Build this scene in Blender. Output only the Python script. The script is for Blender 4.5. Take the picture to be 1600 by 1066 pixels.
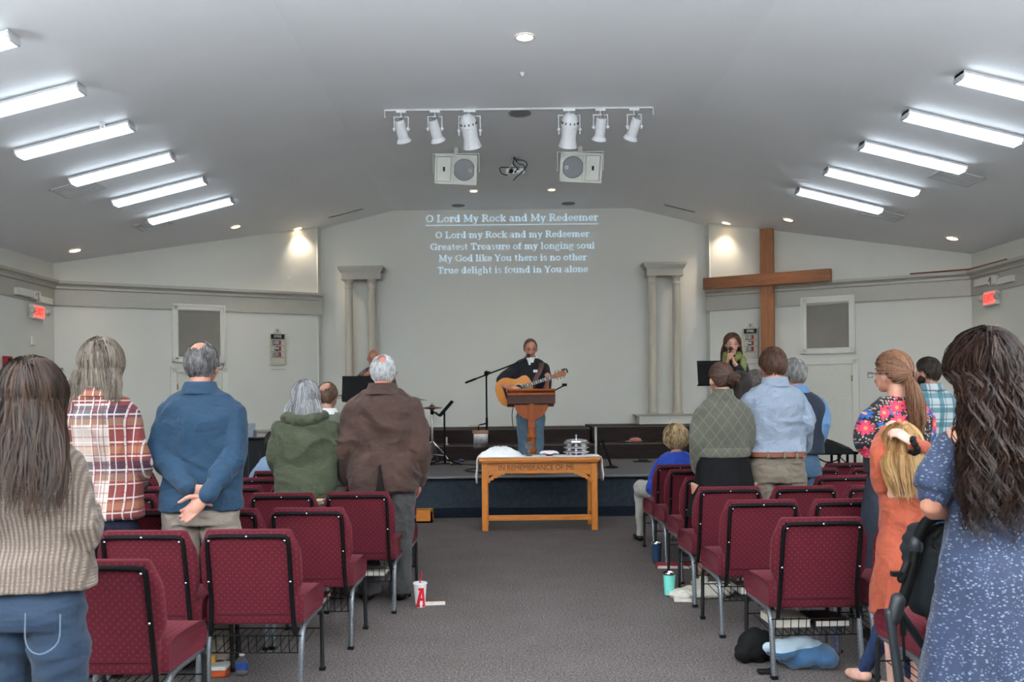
import bpy, bmesh, math, random
from mathutils import Vector, Matrix, noise, Euler
import numpy as np

for o in list(bpy.data.objects): bpy.data.objects.remove(o)
SC = bpy.context.scene
COL = SC.collection
R = math.radians
random.seed(7)

# ---------------------------------------------------------------- camera
F_PX = 1450.0; ROLL = 0.0105; CR, SR = math.cos(ROLL), math.sin(ROLL); CAMZ = 1.5
cd = bpy.data.cameras.new('camera'); cam = bpy.data.objects.new('camera', cd); COL.objects.link(cam)
cam.matrix_world = Matrix(((CR, SR, 0, 0), (0, 0, -1, 0), (-SR, CR, 0, CAMZ), (0, 0, 0, 1)))
cd.sensor_width = 36; cd.lens = F_PX / 1600 * 36
cd.shift_x = (800 - 782) / 1600; cd.shift_y = (624 - 533) / 1600
cd.clip_end = 100; cd.clip_start = .05
cd.dof.use_dof = True; cd.dof.focus_distance = 7.0; cd.dof.aperture_fstop = 4.5
SC.camera = cam

# ---------------------------------------------------------------- world and exposure
SC.view_settings.view_transform = 'Standard'; SC.view_settings.look = 'None'
SC.view_settings.gamma = 1; SC.view_settings.use_curve_mapping = False
SC.view_settings.exposure = 0.42
w = bpy.data.worlds.new('world'); SC.world = w; w.use_nodes = True
w.node_tree.nodes['Background'].inputs[0].default_value = (.75, .87, 1, 1)
w.node_tree.nodes['Background'].inputs[1].default_value = 1.0

# daylight through the windows behind the camera (panes stand in the wall openings)
def area(name, loc, rot, sx, sy, power, color):
    l = bpy.data.lights.new(name, 'AREA'); l.shape = 'RECTANGLE'; l.size = sx; l.size_y = sy
    l.energy = power; l.color = color; l.spread = R(120)
    o = bpy.data.objects.new(name, l); COL.objects.link(o); o.location = loc; o.rotation_euler = rot
    o['kind'] = 'structure'
    return o
DAY = (.84, .93, 1.0)
WIN_REAR = [(-4.6, 1.9), (-1.6, 1.9), (2.0, 1.9), (5.0, 1.9)]
for x, wd in WIN_REAR: area('window_daylight', (x, -4.85, 1.95), (R(155), 0, 0), wd, 2.0, 900, DAY)
for y in (-2.6, 0.4, 3.2):
    area('window_daylight', (-7.05, y, 1.75), (R(155), 0, R(-90)), 1.5, 1.7, 420, DAY)
    area('window_daylight', (7.48, y, 1.75), (R(155), 0, R(90)), 1.5, 1.7, 360, DAY)

# ---------------------------------------------------------------- picture <-> place
def W(px, py, Y):
    U = (px - 782) * Y / F_PX; V = (624 - py) * Y / F_PX
    return Vector((CR * U + SR * V, Y, -SR * U + CR * V + CAMZ))
CX0, CX1 = -1.97, 2.5            # folds of the ceiling
WL, WR = -7.14, 7.57             # side walls
def zc(x): return 5.03 - .2476 * max(0, CX0 - x) - .2525 * max(0, x - CX1)
def _hit(px, py, f):
    lo, hi = .5, 60
    for i in range(50):
        m = (lo + hi) / 2
        if f(W(px, py, m)): hi = m
        else: lo = m
    return W(px, py, m)
def CH(px, py, drop=0): return _hit(px, py, lambda p: p.z > zc(p.x) - drop)
def FL(px, py, z=0): return _hit(px, py, lambda p: p.z < z)

# ---------------------------------------------------------------- materials
def lin(c):
    def f(v):
        v /= 255.0
        return v / 12.92 if v <= .04045 else ((v + .055) / 1.055) ** 2.4
    return (f(c[0]), f(c[1]), f(c[2]), 1)
class NT:
    def __init__(s, name, rough=.6, metal=0, spec=None, sheen=0):
        s.m = bpy.data.materials.new(name); s.m.use_nodes = True; s.t = s.m.node_tree
        s.b = s.t.nodes['Principled BSDF']; s.b.inputs['Roughness'].default_value = rough
        s.b.inputs['Metallic'].default_value = metal
        if spec is not None: s.b.inputs['Specular IOR Level'].default_value = spec
        if sheen: s.b.inputs['Sheen Weight'].default_value = sheen
        s._c = None
    def n(s, t, **k):
        n = s.t.nodes.new(t)
        for a, b in k.items(): setattr(n, a, b)
        return n
    def l(s, a, b): s.t.links.new(a, b)
    def obj(s):
        if not s._c: s._c = s.n('ShaderNodeTexCoord').outputs['Object']
        return s._c
    def xyz(s):
        q = s.n('ShaderNodeSeparateXYZ'); s.l(s.obj(), q.inputs[0]); return q.outputs
    def map(s, scale=(1, 1, 1), rot=(0, 0, 0)):
        m = s.n('ShaderNodeMapping'); s.l(s.obj(), m.inputs[0])
        m.inputs['Scale'].default_value = scale; m.inputs['Rotation'].default_value = rot
        return m.outputs[0]
    def math(s, op, a, b=None, c=None):
        m = s.n('ShaderNodeMath', operation=op)
        for i, v in enumerate((a, b, c)):
            if v is None: continue
            if isinstance(v, (int, float)): m.inputs[i].default_value = v
            else: s.l(v, m.inputs[i])
        return m.outputs[0]
    def noise(s, scale, detail=3, vec=None, dist=0, rough=.5):
        n = s.n('ShaderNodeTexNoise'); n.inputs['Scale'].default_value = scale; n.inputs['Detail'].default_value = detail
        n.inputs['Distortion'].default_value = dist; n.inputs['Roughness'].default_value = rough
        s.l(vec or s.obj(), n.inputs['Vector']); return n.outputs['Fac']
    def ramp(s, fac, stops):
        r = s.n('ShaderNodeValToRGB'); e = r.color_ramp.elements
        while len(e) < len(stops): e.new(.5)
        for i, (p, c) in enumerate(stops): e[i].position = p; e[i].color = lin(c) if len(c) == 3 else c
        s.l(fac, r.inputs[0]); return r.outputs[0]
    def mix(s, fac, a, b, mode='MIX'):
        m = s.n('ShaderNodeMixRGB', blend_type=mode)
        for i, v in enumerate((fac, a, b)):
            if isinstance(v, (int, float)): m.inputs[i].default_value = v
            elif isinstance(v, tuple): m.inputs[i].default_value = lin(v) if len(v) == 3 else v
            else: s.l(v, m.inputs[i])
        return m.outputs[0]
    def col(s, c):
        if isinstance(c, tuple): s.b.inputs['Base Color'].default_value = lin(c)
        else: s.l(c, s.b.inputs['Base Color'])
        return s
    def bump(s, h, strength=.3, dist=.01):
        b = s.n('ShaderNodeBump'); b.inputs['Strength'].default_value = strength; b.inputs['Distance'].default_value = dist
        s.l(h, b.inputs['Height']); s.l(b.outputs[0], s.b.inputs['Normal']); return s
MATS = {}
def plain(name, c, rough=.5, metal=0, spec=None, var=0.12, nscale=30):
    if name in MATS: return MATS[name]
    if spec is None and max(c) < 70 and not metal: spec = .2
    t = NT(name, rough, metal, spec)
    d = tuple(max(0, v * (1 - var)) for v in c)
    t.col(t.ramp(t.noise(nscale), [(.3, d), (.7, c)]))
    MATS[name] = t.m; return t.m
def wood(name, c1, c2, rough=.4, axis=2, scale=6):
    if name in MATS: return MATS[name]
    t = NT(name, rough)
    sc = [scale * 3] * 3; sc[axis] = scale * .25
    f = t.noise(3, 4, t.map(tuple(sc)), dist=1.2)
    g = t.noise(40, 2, t.map(tuple(sc)))
    col = t.mix(.35, t.ramp(f, [(.3, c1), (.65, c2)]), t.ramp(g, [(.3, c1), (.7, c2)]))
    t.col(col); t.bump(g, .08, .002); MATS[name] = t.m; return t.m

M_white = plain('white_paint', (232, 232, 228), .55, var=.04)
def wallmat(name, c):
    t = NT(name, .75); t.col(t.ramp(t.noise(.7, 3), [(.35, tuple(v - 4 for v in c)), (.65, c)])); t.bump(t.noise(220, 2), .05, .002); return t.m
M_wall = wallmat('wall_paint', (208, 206, 197))
M_wallc = wallmat('stage_wall_paint', (214, 213, 205))
M_ceil = wallmat('ceiling_paint', (240, 241, 243))
M_trim = plain('trim_paint', (184, 177, 162), .45, var=.03)
M_trimd = plain('cornice_paint', (172, 167, 155), .45, var=.03)
M_blk = plain('black_metal', (9, 9, 10), .6, 0, .12)
M_blkp = plain('black_plastic', (17, 17, 18), .5)
M_chrome = plain('polished_chrome', (205, 205, 208), .15, 1, var=.03)
M_silver = plain('silver_tray_metal', (225, 225, 228), .13, 1, var=.03)
M_leg = plain('grey_hammered_metal', (112, 116, 120), .38, .6, var=.3, nscale=160)
M_legd = plain('black_hammered_metal', (48, 48, 48), .4, .4, var=.4, nscale=160)
M_oak = wood('golden_oak', (160, 88, 22), (205, 128, 44), .38, 2, 7)
M_oakh = wood('golden_oak_long', (158, 86, 22), (202, 126, 44), .38, 0, 7)
M_pulpit = wood('cherry_wood', (104, 48, 20), (158, 84, 40), .6, 2, 7); M_pulpit.node_tree.nodes['Principled BSDF'].inputs['Specular IOR Level'].default_value = .25
M_cross = wood('cedar_beam', (112, 66, 34), (158, 100, 54), .6, 2, 3)
M_crossh = wood('cedar_cross_beam', (104, 60, 32), (150, 92, 50), .6, 0, 3)
M_dwood = wood('dark_walnut_panel', (26, 17, 15), (48, 35, 32), .6, 0, 3); M_dwood.node_tree.nodes['Principled BSDF'].inputs['Specular IOR Level'].default_value = .15
M_skin = {}
def skin(c, rough=.5):
    k = 'skin_%d_%d_%d' % c
    if k in M_skin: return M_skin[k]
    c = (int(c[0] * .82), int(c[1] * .75), int(c[2] * .72))
    t = NT('skin_tone', rough)
    t.col(t.ramp(t.noise(14, 4), [(.3, tuple(int(v * .9) for v in c)), (.7, c)]))
    t.b.inputs['Subsurface Weight'].default_value = .12
    t.b.inputs['Subsurface Radius'].default_value = (.012, .004, .002)
    t.bump(t.noise(180, 2), .06, .001)
    M_skin[k] = t.m; return t.m

# ---------------------------------------------------------------- object helpers
def empty(name, loc=(0, 0, 0), rz=0):
    o = bpy.data.objects.new(name, None); COL.objects.link(o); o.location = loc; o.rotation_euler = (0, 0, rz)
    o.empty_display_size = .1
    return o
def tag(o, label, cat, group=None, kind=None):
    o['label'] = label; o['category'] = cat
    if group: o['group'] = group
    if kind: o['kind'] = kind
    return o
def thing(name, label, cat, loc=(0, 0, 0), rz=0, group=None): return tag(empty(name, loc, rz), label, cat, group)
def smooth_flags(me, ang=40):
    me.polygons.foreach_set('use_smooth', [True] * len(me.polygons))
    try: me.set_sharp_from_angle(angle=R(ang))
    except Exception: pass
def mesh_obj(name, verts, faces, mat, parent=None, smooth=True, ang=40):
    me = bpy.data.meshes.new(name); me.from_pydata([tuple(v) for v in verts], [], faces); me.update()
    bm = bmesh.new(); bm.from_mesh(me); bmesh.ops.recalc_face_normals(bm, faces=bm.faces); bm.to_mesh(me); bm.free()
    if smooth: smooth_flags(me, ang)
    if mat: me.materials.append(mat)
    o = bpy.data.objects.new(name, me); COL.objects.link(o)
    if parent: o.parent = parent
    return o
def copy_tree(o, parent=None):
    c = o.copy(); COL.objects.link(c); c.parent = parent
    for ch in CHILD(o): copy_tree(ch, c)
    return c
def CHILD(o): return [x for x in COL.objects if x.parent == o]
def interp(tab, x):
    if x <= tab[0][0]: return tab[0][1:]
    for a, b in zip(tab, tab[1:]):
        if x <= b[0]:
            t = (x - a[0]) / (b[0] - a[0]); return tuple(p + (q - p) * t for p, q in zip(a[1:], b[1:]))
    return tab[-1][1:]
def crom(pts, k):
    pts = [Vector(p) for p in pts]
    if k <= 1 or len(pts) < 3: return pts, None
    P = [pts[0] * 2 - pts[1]] + pts + [pts[-1] * 2 - pts[-2]]
    out = []; par = []
    for i in range(1, len(P) - 2):
        for j in range(k):
            t = j / k; a, b, c, d = P[i - 1:i + 3]
            out.append(.5 * ((2 * b) + (c - a) * t + (2 * a - 5 * b + 4 * c - d) * t * t + (3 * b - a - 3 * c + d) * t ** 3)); par.append(i - 1 + t)
    out.append(pts[-1]); par.append(len(pts) - 1)
    return out, par
class G:
    """gathers shapes for one mesh"""
    def __init__(s): s.v = []; s.f = []
    def add(s, v, f):
        b = len(s.v); s.v += [Vector(x) for x in v]; s.f += [[i + b for i in q] for q in f]; return s
    def box(s, c, d, rot=None):
        x, y, z = [q / 2 for q in d]
        v = [Vector((a * x, b * y, e * z)) for a in (-1, 1) for b in (-1, 1) for e in (-1, 1)]
        if rot is not None: v = [rot @ q for q in v]
        c = Vector(c)
        return s.add([q + c for q in v], [(0, 1, 3, 2), (4, 6, 7, 5), (0, 4, 5, 1), (2, 3, 7, 6), (0, 2, 6, 4), (1, 5, 7, 3)])
    def rings(s, rg, cap=True):
        n = len(rg[0]); v = []; f = []
        for r in rg: v += list(r)
        for i in range(len(rg) - 1):
            for j in range(n):
                f.append((i * n + j, i * n + (j + 1) % n, (i + 1) * n + (j + 1) % n, (i + 1) * n + j))
        if cap: f.append(tuple(range(n))[::-1]); f.append(tuple((len(rg) - 1) * n + j for j in range(n)))
        return s.add(v, f)
    def loft(s, rg, n=28, e=2.2, pleat=None):
        out = []
        for q in rg:
            x, y, z, rx, ry = q[:5]; r = []
            for j in range(n):
                a = 2 * math.pi * j / n; c, d = math.cos(a), math.sin(a)
                k = 1.0
                if pleat: k = 1 + pleat(z) * math.sin(a * pleat.k + 1.3 * math.sin(a * 3) + z * 1.5)
                r.append(Vector((x + k * rx * abs(c) ** (2 / e) * (1 if c >= 0 else -1), y + k * ry * abs(d) ** (2 / e) * (1 if d >= 0 else -1), z)))
            out.append(r)
        return s.rings(out)
    def lathe(s, c, prof, n=24, rot=None):
        c = Vector(c); rg = []
        for r, z in prof:
            q = [Vector((r * math.cos(2 * math.pi * j / n), r * math.sin(2 * math.pi * j / n), z)) for j in range(n)]
            if rot is not None: q = [rot @ p for p in q]
            rg.append([p + c for p in q])
        return s.rings(rg)
    def tube(s, pts, rad, n=12, up=None, flat=1.0, k=3, round_=True):
        """tube along pts; with up, the section is rad wide across and rad*flat along up"""
        if isinstance(rad, (int, float)): rad = [rad] * len(pts)
        P, par = crom(pts, k)
        if par is None: rr = list(rad)
        else: rr = [rad[int(t)] + (rad[min(int(t) + 1, len(rad) - 1)] - rad[int(t)]) * (t - int(t)) for t in par]
        T = []
        for i in range(len(P)):
            a = P[max(i - 1, 0)]; b = P[min(i + 1, len(P) - 1)]; T.append((b - a).normalized())
        u = Vector(up) if up is not None else Vector((0, 0, 1) if abs(T[0].z) < .9 else (0, 1, 0))
        rg = []
        def ring(p, t, u, r):
            u = (u - t * u.dot(t)).normalized(); w = t.cross(u)
            return [p + (w * math.cos(2 * math.pi * j / n) + u * (math.sin(2 * math.pi * j / n) * flat)) * r for j in range(n)], u
        if round_:
            for a in (80, 50, 22): q, u = ring(P[0] - T[0] * rr[0] * math.sin(R(a)) * min(1, flat * 1.2), T[0], u, rr[0] * math.cos(R(a))); rg.append(q)
        for p, t, r in zip(P, T, rr): q, u = ring(p, t, u, r); rg.append(q)
        if round_:
            for a in (22, 50, 80): q, u = ring(P[-1] + T[-1] * rr[-1] * math.sin(R(a)) * min(1, flat * 1.2), T[-1], u, rr[-1] * math.cos(R(a))); rg.append(q)
        return s.rings(rg)
    def bar(s, a, b, w, h, up=(0, 0, 1)):
        a, b = Vector(a), Vector(b); t = (b - a).normalized(); u = Vector(up)
        if abs(t.dot(u)) > .98: u = Vector((0, 1, 0))
        u = (u - t * u.dot(t)).normalized(); x = t.cross(u)
        rg = [[p + x * w / 2 * i + u * h / 2 * j for i, j in ((-1, -1), (1, -1), (1, 1), (-1, 1))] for p in (a, b)]
        return s.rings(rg)
    def ell(s, c, r, rot=None, n=20, m=12):
        c = Vector(c); rg = []
        for i in range(m + 1):
            a = math.pi * (i + .02 if i == 0 else (i - .02 if i == m else i)) / m
            q = [Vector((r[0] * math.sin(a) * math.cos(2 * math.pi * j / n), r[1] * math.sin(a) * math.sin(2 * math.pi * j / n), -r[2] * math.cos(a))) for j in range(n)]
            if rot is not None: q = [rot @ p for p in q]
            rg.append([p + c for p in q])
        return s.rings(rg)
    def prism(s, poly, a, b):
        """poly: 3d points of one side; the other side is shifted from a to b"""
        a, b = Vector(a), Vector(b); poly = [Vector(p) for p in poly]
        return s.rings([[p + a for p in poly], [p + b for p in poly]])
    def xf(s, m):
        s.v = [m @ p for p in s.v]; return s
    def build(s, name, mat, parent=None, smooth=True, ang=40, bevel=0, sub=0):
        o = mesh_obj(name, s.v, s.f, mat, parent, smooth, ang)
        if bevel or sub:
            if bevel:
                m = o.modifiers.new('b', 'BEVEL'); m.width = bevel; m.segments = 2; m.limit_method = 'ANGLE'; m.angle_limit = R(40)
            if sub:
                m = o.modifiers.new('s', 'SUBSURF'); m.levels = sub; m.render_levels = sub
        return o
    def vox(s, name, mat, parent, size=.01, it=3, fn=None, fac=.5):
        """weld everything gathered into ONE continuous surface"""
        me = bpy.data.meshes.new('tmp'); me.from_pydata([tuple(v) for v in s.v], [], s.f); me.update()
        bm = bmesh.new(); bm.from_mesh(me); bmesh.ops.triangulate(bm, faces=[f for f in bm.faces if len(f.verts) > 4])
        bmesh.ops.recalc_face_normals(bm, faces=bm.faces); bm.to_mesh(me); bm.free()
        o = bpy.data.objects.new('tmp', me); COL.objects.link(o)
        r = o.modifiers.new('r', 'REMESH'); r.mode = 'VOXEL'; r.voxel_size = size; r.use_smooth_shade = True
        if it: q = o.modifiers.new('q', 'SMOOTH'); q.iterations = it; q.factor = fac
        dg = bpy.context.evaluated_depsgraph_get(); e = o.evaluated_get(dg)
        nm = bpy.data.meshes.new_from_object(e, depsgraph=dg)
        bpy.data.objects.remove(o); bpy.data.meshes.remove(me)
        if fn:
            co = [v.co.copy() for v in nm.vertices]; no = [v.normal.copy() for v in nm.vertices]
            out = np.empty(len(co) * 3, dtype=np.float32)
            for i, (c, nn) in enumerate(zip(co, no)):
                p = c + nn * fn(c, nn); out[3 * i:3 * i + 3] = p
            nm.vertices.foreach_set('co', out); nm.update()
        nm.polygons.foreach_set('use_smooth', [True] * len(nm.polygons))
        nm.name = name; nm.materials.clear(); nm.materials.append(mat)
        x = bpy.data.objects.new(name, nm); COL.objects.link(x)
        if parent: x.parent = parent
        return x
def struct(o): o['kind'] = 'structure'; return o
# ================================================================ THE ROOM
CW_Y = 17.26
WA, WB = Vector((WL, 14.87, 0)), Vector((-3.32, 17.0, 0))
WC, WD = Vector((3.85, 17.0, 0)), Vector((WR, 14.87, 0))
YR = -5.0
t = NT('carpet', .95, spec=.1)
c1 = t.noise(80, 4, rough=.75); c2 = t.noise(2.2, 4); c3 = t.noise(9, 3, t.map((1, 6, 1)))
cc = t.ramp(c1, [(.38, (48, 43, 42)), (.5, (88, 81, 79)), (.62, (142, 134, 131))])
cc = t.mix(.22, cc, t.ramp(c2, [(.3, (68, 60, 57)), (.7, (106, 99, 97))]))
cc = t.mix(.18, cc, t.ramp(c3, [(.3, (60, 52, 49)), (.7, (108, 98, 94))]))
t.col(cc); t.bump(c1, .5, .006); M_carpet = t.m
def carpet2(name, a, b):
    t = NT(name, .95, spec=.1); f = t.noise(240, 2); g = t.noise(18, 4)
    t.col(t.mix(.4, t.ramp(f, [(.35, a), (.65, b)]), t.ramp(g, [(.3, a), (.7, b)]))); t.bump(f, .4, .004); return t.m
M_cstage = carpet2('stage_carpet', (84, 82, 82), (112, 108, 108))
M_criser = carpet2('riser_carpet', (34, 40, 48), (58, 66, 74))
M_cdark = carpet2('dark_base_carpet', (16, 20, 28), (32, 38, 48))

g = G().box((.2, 6.3, -.05), (15.2, 23, .1)); struct(g.build('floor', M_carpet, smooth=False))
# ceiling: flat middle and two slopes, one slab
sec = [(WL - .1, zc(WL - .1)), (CX0, zc(CX0)), (CX1, zc(CX1)), (WR + .1, zc(WR + .1))]
sec = [Vector((x, 0, z)) for x, z in sec] + [Vector((x, 0, z + .25)) for x, z in sec[::-1]]
g = G().prism(sec, (0, YR - .1, 0), (0, 17.7, 0)); struct(g.build('ceiling', M_ceil, smooth=False))
def wall_with_windows(name, x, out, wins, z0, z1):
    g = G(); h = zc(x) + .05; ys = YR
    for a, b in wins:
        g.box((x + out * .1, (ys + a) / 2, h / 2), (.2, a - ys, h)); g.box((x + out * .1, (a + b) / 2, z0 / 2), (.2, b - a, z0))
        g.box((x + out * .1, (a + b) / 2, (z1 + h) / 2), (.2, b - a, h - z1)); ys = b
    g.box((x + out * .1, (ys + 15) / 2, h / 2), (.2, 15 - ys, h))
    struct(g.build(name, M_wall, smooth=False))
SW = [(-3.4, -1.8), (-.4, 1.2), (2.4, 4.0)]
wall_with_windows('wall_left', WL, -1, SW, .85, 2.65)
wall_with_windows('wall_right', WR, 1, SW, .85, 2.65)
g = G(); xs = WL - .2
for x, wd in WIN_REAR:
    a, b = x - wd / 2 - .05, x + wd / 2 + .05
    g.box(((xs + a) / 2, YR - .1, 1.9), (a - xs, .2, 3.8)); g.box(((a + b) / 2, YR - .1, .4), (b - a, .2, .8)); g.box(((a + b) / 2, YR - .1, 3.45), (b - a, .2, .7)); xs = b
g.box(((xs + WR + .2) / 2, YR - .1, 1.9), (WR + .2 - xs, .2, 3.8)); g.box((.2, YR - .1, 4.45), (14.9, .2, 1.3))
struct(g.build('wall_rear', wallmat('rear_wall_darkened', (150, 140, 128)), smooth=False))  # unseen wall, its tone made darker to cut bounce light on people's backs
t = NT('window_pane', .05); t.b.inputs['Transmission Weight'].default_value = 1; t.b.inputs['Base Color'].default_value = (.9, .95, 1, 1); M_pane = t.m
wn = 0
def window(c, wd, h, rz):
    global wn; wn += 1
    o = empty('window_%d' % wn, c, rz); o['kind'] = 'structure'
    g = G()
    for s in (-1, 1): g.box((s * (wd / 2 - .03), 0, 0), (.06, .08, h)); g.box((0, 0, s * (h / 2 - .03)), (wd, .08, .06))
    g.box((0, 0, 0), (.035, .05, h))
    for k in (-1, 0, 1): g.box((0, 0, k * h / 4), (wd, .04, .025))
    g.build('window_frame', M_white, o, smooth=False)
    G().box((0, .02, 0), (wd - .06, .01, h - .06)).build('pane', M_pane, o, smooth=False)
for x, wd in WIN_REAR: window((x, YR - .1, 1.95), wd + .1, 2.3, 0)
for a, b in SW:
    window((WL - .1, (a + b) / 2, 1.75), b - a, 1.8, R(90)); window((WR + .1, (a + b) / 2, 1.75), b - a, 1.8, R(90))
# walls beside the stage
def slant(name, a, b, mat):
    d = (b - a).normalized(); n = Vector((-d.y, d.x, 0)) * .12
    poly = [Vector((p.x, p.y, z)) for p, z in ((a, 0), (b, 0), (b, zc(b.x) + .05), (a, zc(a.x) + .05))]
    struct(G().prism(poly, (0, 0, 0), n).build(name, mat, smooth=False))
slant('wall_front_left', WA, WB, M_wall); slant('wall_front_right', WC, WD, M_wall)
xl, xr = WB.x, WC.x
poly = [Vector((x, CW_Y, z)) for x, z in ((xl - .1, 0), (xr + .1, 0), (xr + .1, zc(xr) + .06), (CX1, zc(CX1) + .06), (CX0, zc(CX0) + .06), (xl - .1, zc(xl) + .06))]
struct(G().prism(poly, (0, 0, 0), (0, .2, 0)).build('wall_stage', M_wallc, smooth=False))
for nm, x, s in (('wall_return_left', xl, -1), ('wall_return_right', xr, 1)):
    struct(G().box((x + s * .05, (17.0 + CW_Y) / 2, zc(x) / 2), (.1, CW_Y - 17.0 + .02, zc(x))).build(nm, M_wallc, smooth=False))

# local frames on the walls: x to the right as seen, y into the wall, z up
class Wl:
    def __init__(s, p, ang): s.p = Vector(p); s.a = ang; s.x = Vector((math.cos(ang), math.sin(ang), 0)); s.y = Vector((-math.sin(ang), math.cos(ang), 0))
    def hit(s, px, py):
        o = Vector((0, 0, CAMZ)); d = W(px, py, 1) - o
        return o + d * ((s.p - o).dot(s.y) / d.dot(s.y))
    def uz(s, px, py): h = s.hit(px, py); return (h - s.p).dot(s.x), h.z
    def empty(s, name, px, py, **k):
        o = empty(name, s.hit(px, py), s.a); return o
WFL = Wl(WA, math.atan2(WB.y - WA.y, WB.x - WA.x)); WFR = Wl(WC, math.atan2(WD.y - WC.y, WD.x - WC.x))
WSL = Wl((WL, 0, 0), R(90)); WSR = Wl((WR, 0, 0), R(-90)); WCT = Wl((0, CW_Y, 0), 0)

# cornice running round the front walls: frieze board and crown moulding
CZ = 3.47
prof = [(0, -.40), (-.025, -.40), (-.03, -.385), (-.02, -.375), (-.02, -.13), (-.05, -.12), (-.05, -.085), (-.08, -.06), (-.12, -.045), (-.12, 0), (0, 0)]
def cornice(name, a, b, rz_):
    d = (b - a).normalized(); n = Vector((-d.y, d.x, 0))
    poly = [a + n * y + Vector((0, 0, CZ + z)) for y, z in prof]
    struct(G().prism(poly, (0, 0, 0), b - a).build(name, M_trimd, smooth=False))
cornice('trim_1', WA + Vector((.0, 0, 0)), WB + WFL.x * .06, 0)
cornice('trim_2', WC - WFR.x * .06, WD, 0)
cornice('trim_3', Vector((WL, YR + .3, 0)), WA, 0)
cornice('trim_4', WD, Vector((WR, YR + .3, 0)), 0)
# low ledge on the left slanting wall and corner beads
a = WFL.uz(372, 669); b = WFL.uz(501, 671)
g = G().prism([WFL.p + WFL.x * 2.4 + WFL.y * y + Vector((0, 0, z + .98)) for y, z in ((0, -.03), (-.03, -.03), (-.05, 0), (-.05, .02), (0, .03))], (0, 0, 0), WFL.x * 1.97)
struct(g.build('trim_5', M_trimd, smooth=False))
g = G().box((WL + 3.7, 0, 0), (0, 0, 0)) if False else None

# panel-and-door pairs on the slanting walls
M_speakergrille = None
t = NT('speaker_grille_cloth', .85); f = t.noise(400, 2, t.map((1, 1, 3)))
t.col(t.mix(.3, t.ramp(f, [(.35, (112, 108, 98)), (.65, (138, 133, 122))]), t.ramp(t.noise(3, 4), [(.3, (112, 108, 99)), (.7, (136, 131, 120))]))); t.bump(f, .3, .002); M_grille = t.m
M_frame = plain('cream_frame_paint', (214, 212, 200), .45, var=.03)
M_door = plain('cream_door_paint', (205, 203, 190), .5, var=.03)
def frame_g(g, w0, h0, bw, y0, y1, cx=0, cz=0):
    for s in (-1, 1):
        g.box((cx + s * (w0 / 2 - bw / 2), (y0 + y1) / 2, cz), (bw, y1 - y0, h0)); g.box((cx, (y0 + y1) / 2, cz + s * (h0 / 2 - bw / 2)), (w0, y1 - y0, bw))
def grille(wl, x0, y0, x1, y1, label):
    (u0, z1_), (u1, z0_) = wl.uz(x0, y0), wl.uz(x1, y1)
    _, za = wl.uz(x1, y0); _, zb = wl.uz(x0, y1)
    c = wl.p + wl.x * (u0 + u1) / 2; w0 = u1 - u0; zt = (z1_ + za) / 2; zb = (z0_ + zb) / 2; h0 = zt - zb
    e = thing('wall_grille', label, 'wall grille', (c.x, c.y, (zt + zb) / 2), wl.a)
    g = G(); frame_g(g, w0, h0, .10, -.03, 0); frame_g(g, w0 - .02, h0 - .02, .025, -.045, -.028); frame_g(g, w0 - .16, h0 - .16, .02, -.038, -.028)
    g.build('frame', M_frame, e, smooth=False)
    G().box((0, -.008, 0), (w0 - .18, .014, h0 - .18)).build('grille_cloth', M_grille, e, smooth=False)
grille(WFL, 268, 476, 353, 567, 'grey cloth grille in a cream frame, high on the left wall')
grille(WFR, 1251, 463, 1337, 553, 'grey cloth grille in a cream frame, high on the right wall near the cross')
dn = 0
def door(wl, x0, x1, ytop, hinge):
    global dn; dn += 1
    (u0, za), (u1, zb) = wl.uz(x0, ytop), wl.uz(x1, ytop); zt = (za + zb) / 2 - (0)
    c = wl.p + wl.x * (u0 + u1) / 2; w0 = u1 - u0
    e = empty('door_%d' % dn, (c.x, c.y, 0), wl.a); e['kind'] = 'structure'
    g = G()
    for s in (-1, 1): g.box((s * (w0 / 2 - .05), -.015, zt / 2), (.1, .03, zt)); g.box((s * (w0 / 2 - .012), -.027, zt / 2), (.024, .024, zt))
    g.box((0, -.015, zt - .05), (w0, .03, .1)); g.box((0, -.027, zt - .012), (w0, .024, .024))
    g.build('door_frame', M_frame, e, smooth=False)
    g = G().box((0, -.008, zt / 2 - .06), (w0 - .22, .016, zt - .12)); g.build('door_leaf', M_door, e, smooth=False)
    G().box((hinge * (w0 / 2 - .11), -.03, zt - .35), (.02, .02, .1)).build('hinge', plain('brass_hinge', (120, 108, 80), .4, .8), e)
door(WFL, 266, 356, 573, -1); door(WFR, 1250, 1342, 560, 1)

# ---------------------------------------------------------------- stage
S_Y0, S_Y1 = 11.82, 15.12; SX0, SX1 = -3.0, 3.75; SZ = .5
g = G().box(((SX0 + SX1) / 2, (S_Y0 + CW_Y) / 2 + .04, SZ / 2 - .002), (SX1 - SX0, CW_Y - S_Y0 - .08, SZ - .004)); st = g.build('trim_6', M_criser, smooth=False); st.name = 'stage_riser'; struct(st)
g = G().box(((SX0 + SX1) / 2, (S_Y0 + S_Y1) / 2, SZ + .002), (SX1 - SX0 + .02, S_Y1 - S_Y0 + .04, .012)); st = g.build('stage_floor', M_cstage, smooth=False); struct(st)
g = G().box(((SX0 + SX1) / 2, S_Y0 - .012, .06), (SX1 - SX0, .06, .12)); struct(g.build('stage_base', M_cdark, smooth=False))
g = G().box(((SX0 + SX1) / 2, S_Y0 + .02, SZ + .012), (SX1 - SX0 + .02, .1, .012)); struct(g.build('stage_nosing', plain('nosing_grey', (118, 118, 120), .8), smooth=False))
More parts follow.
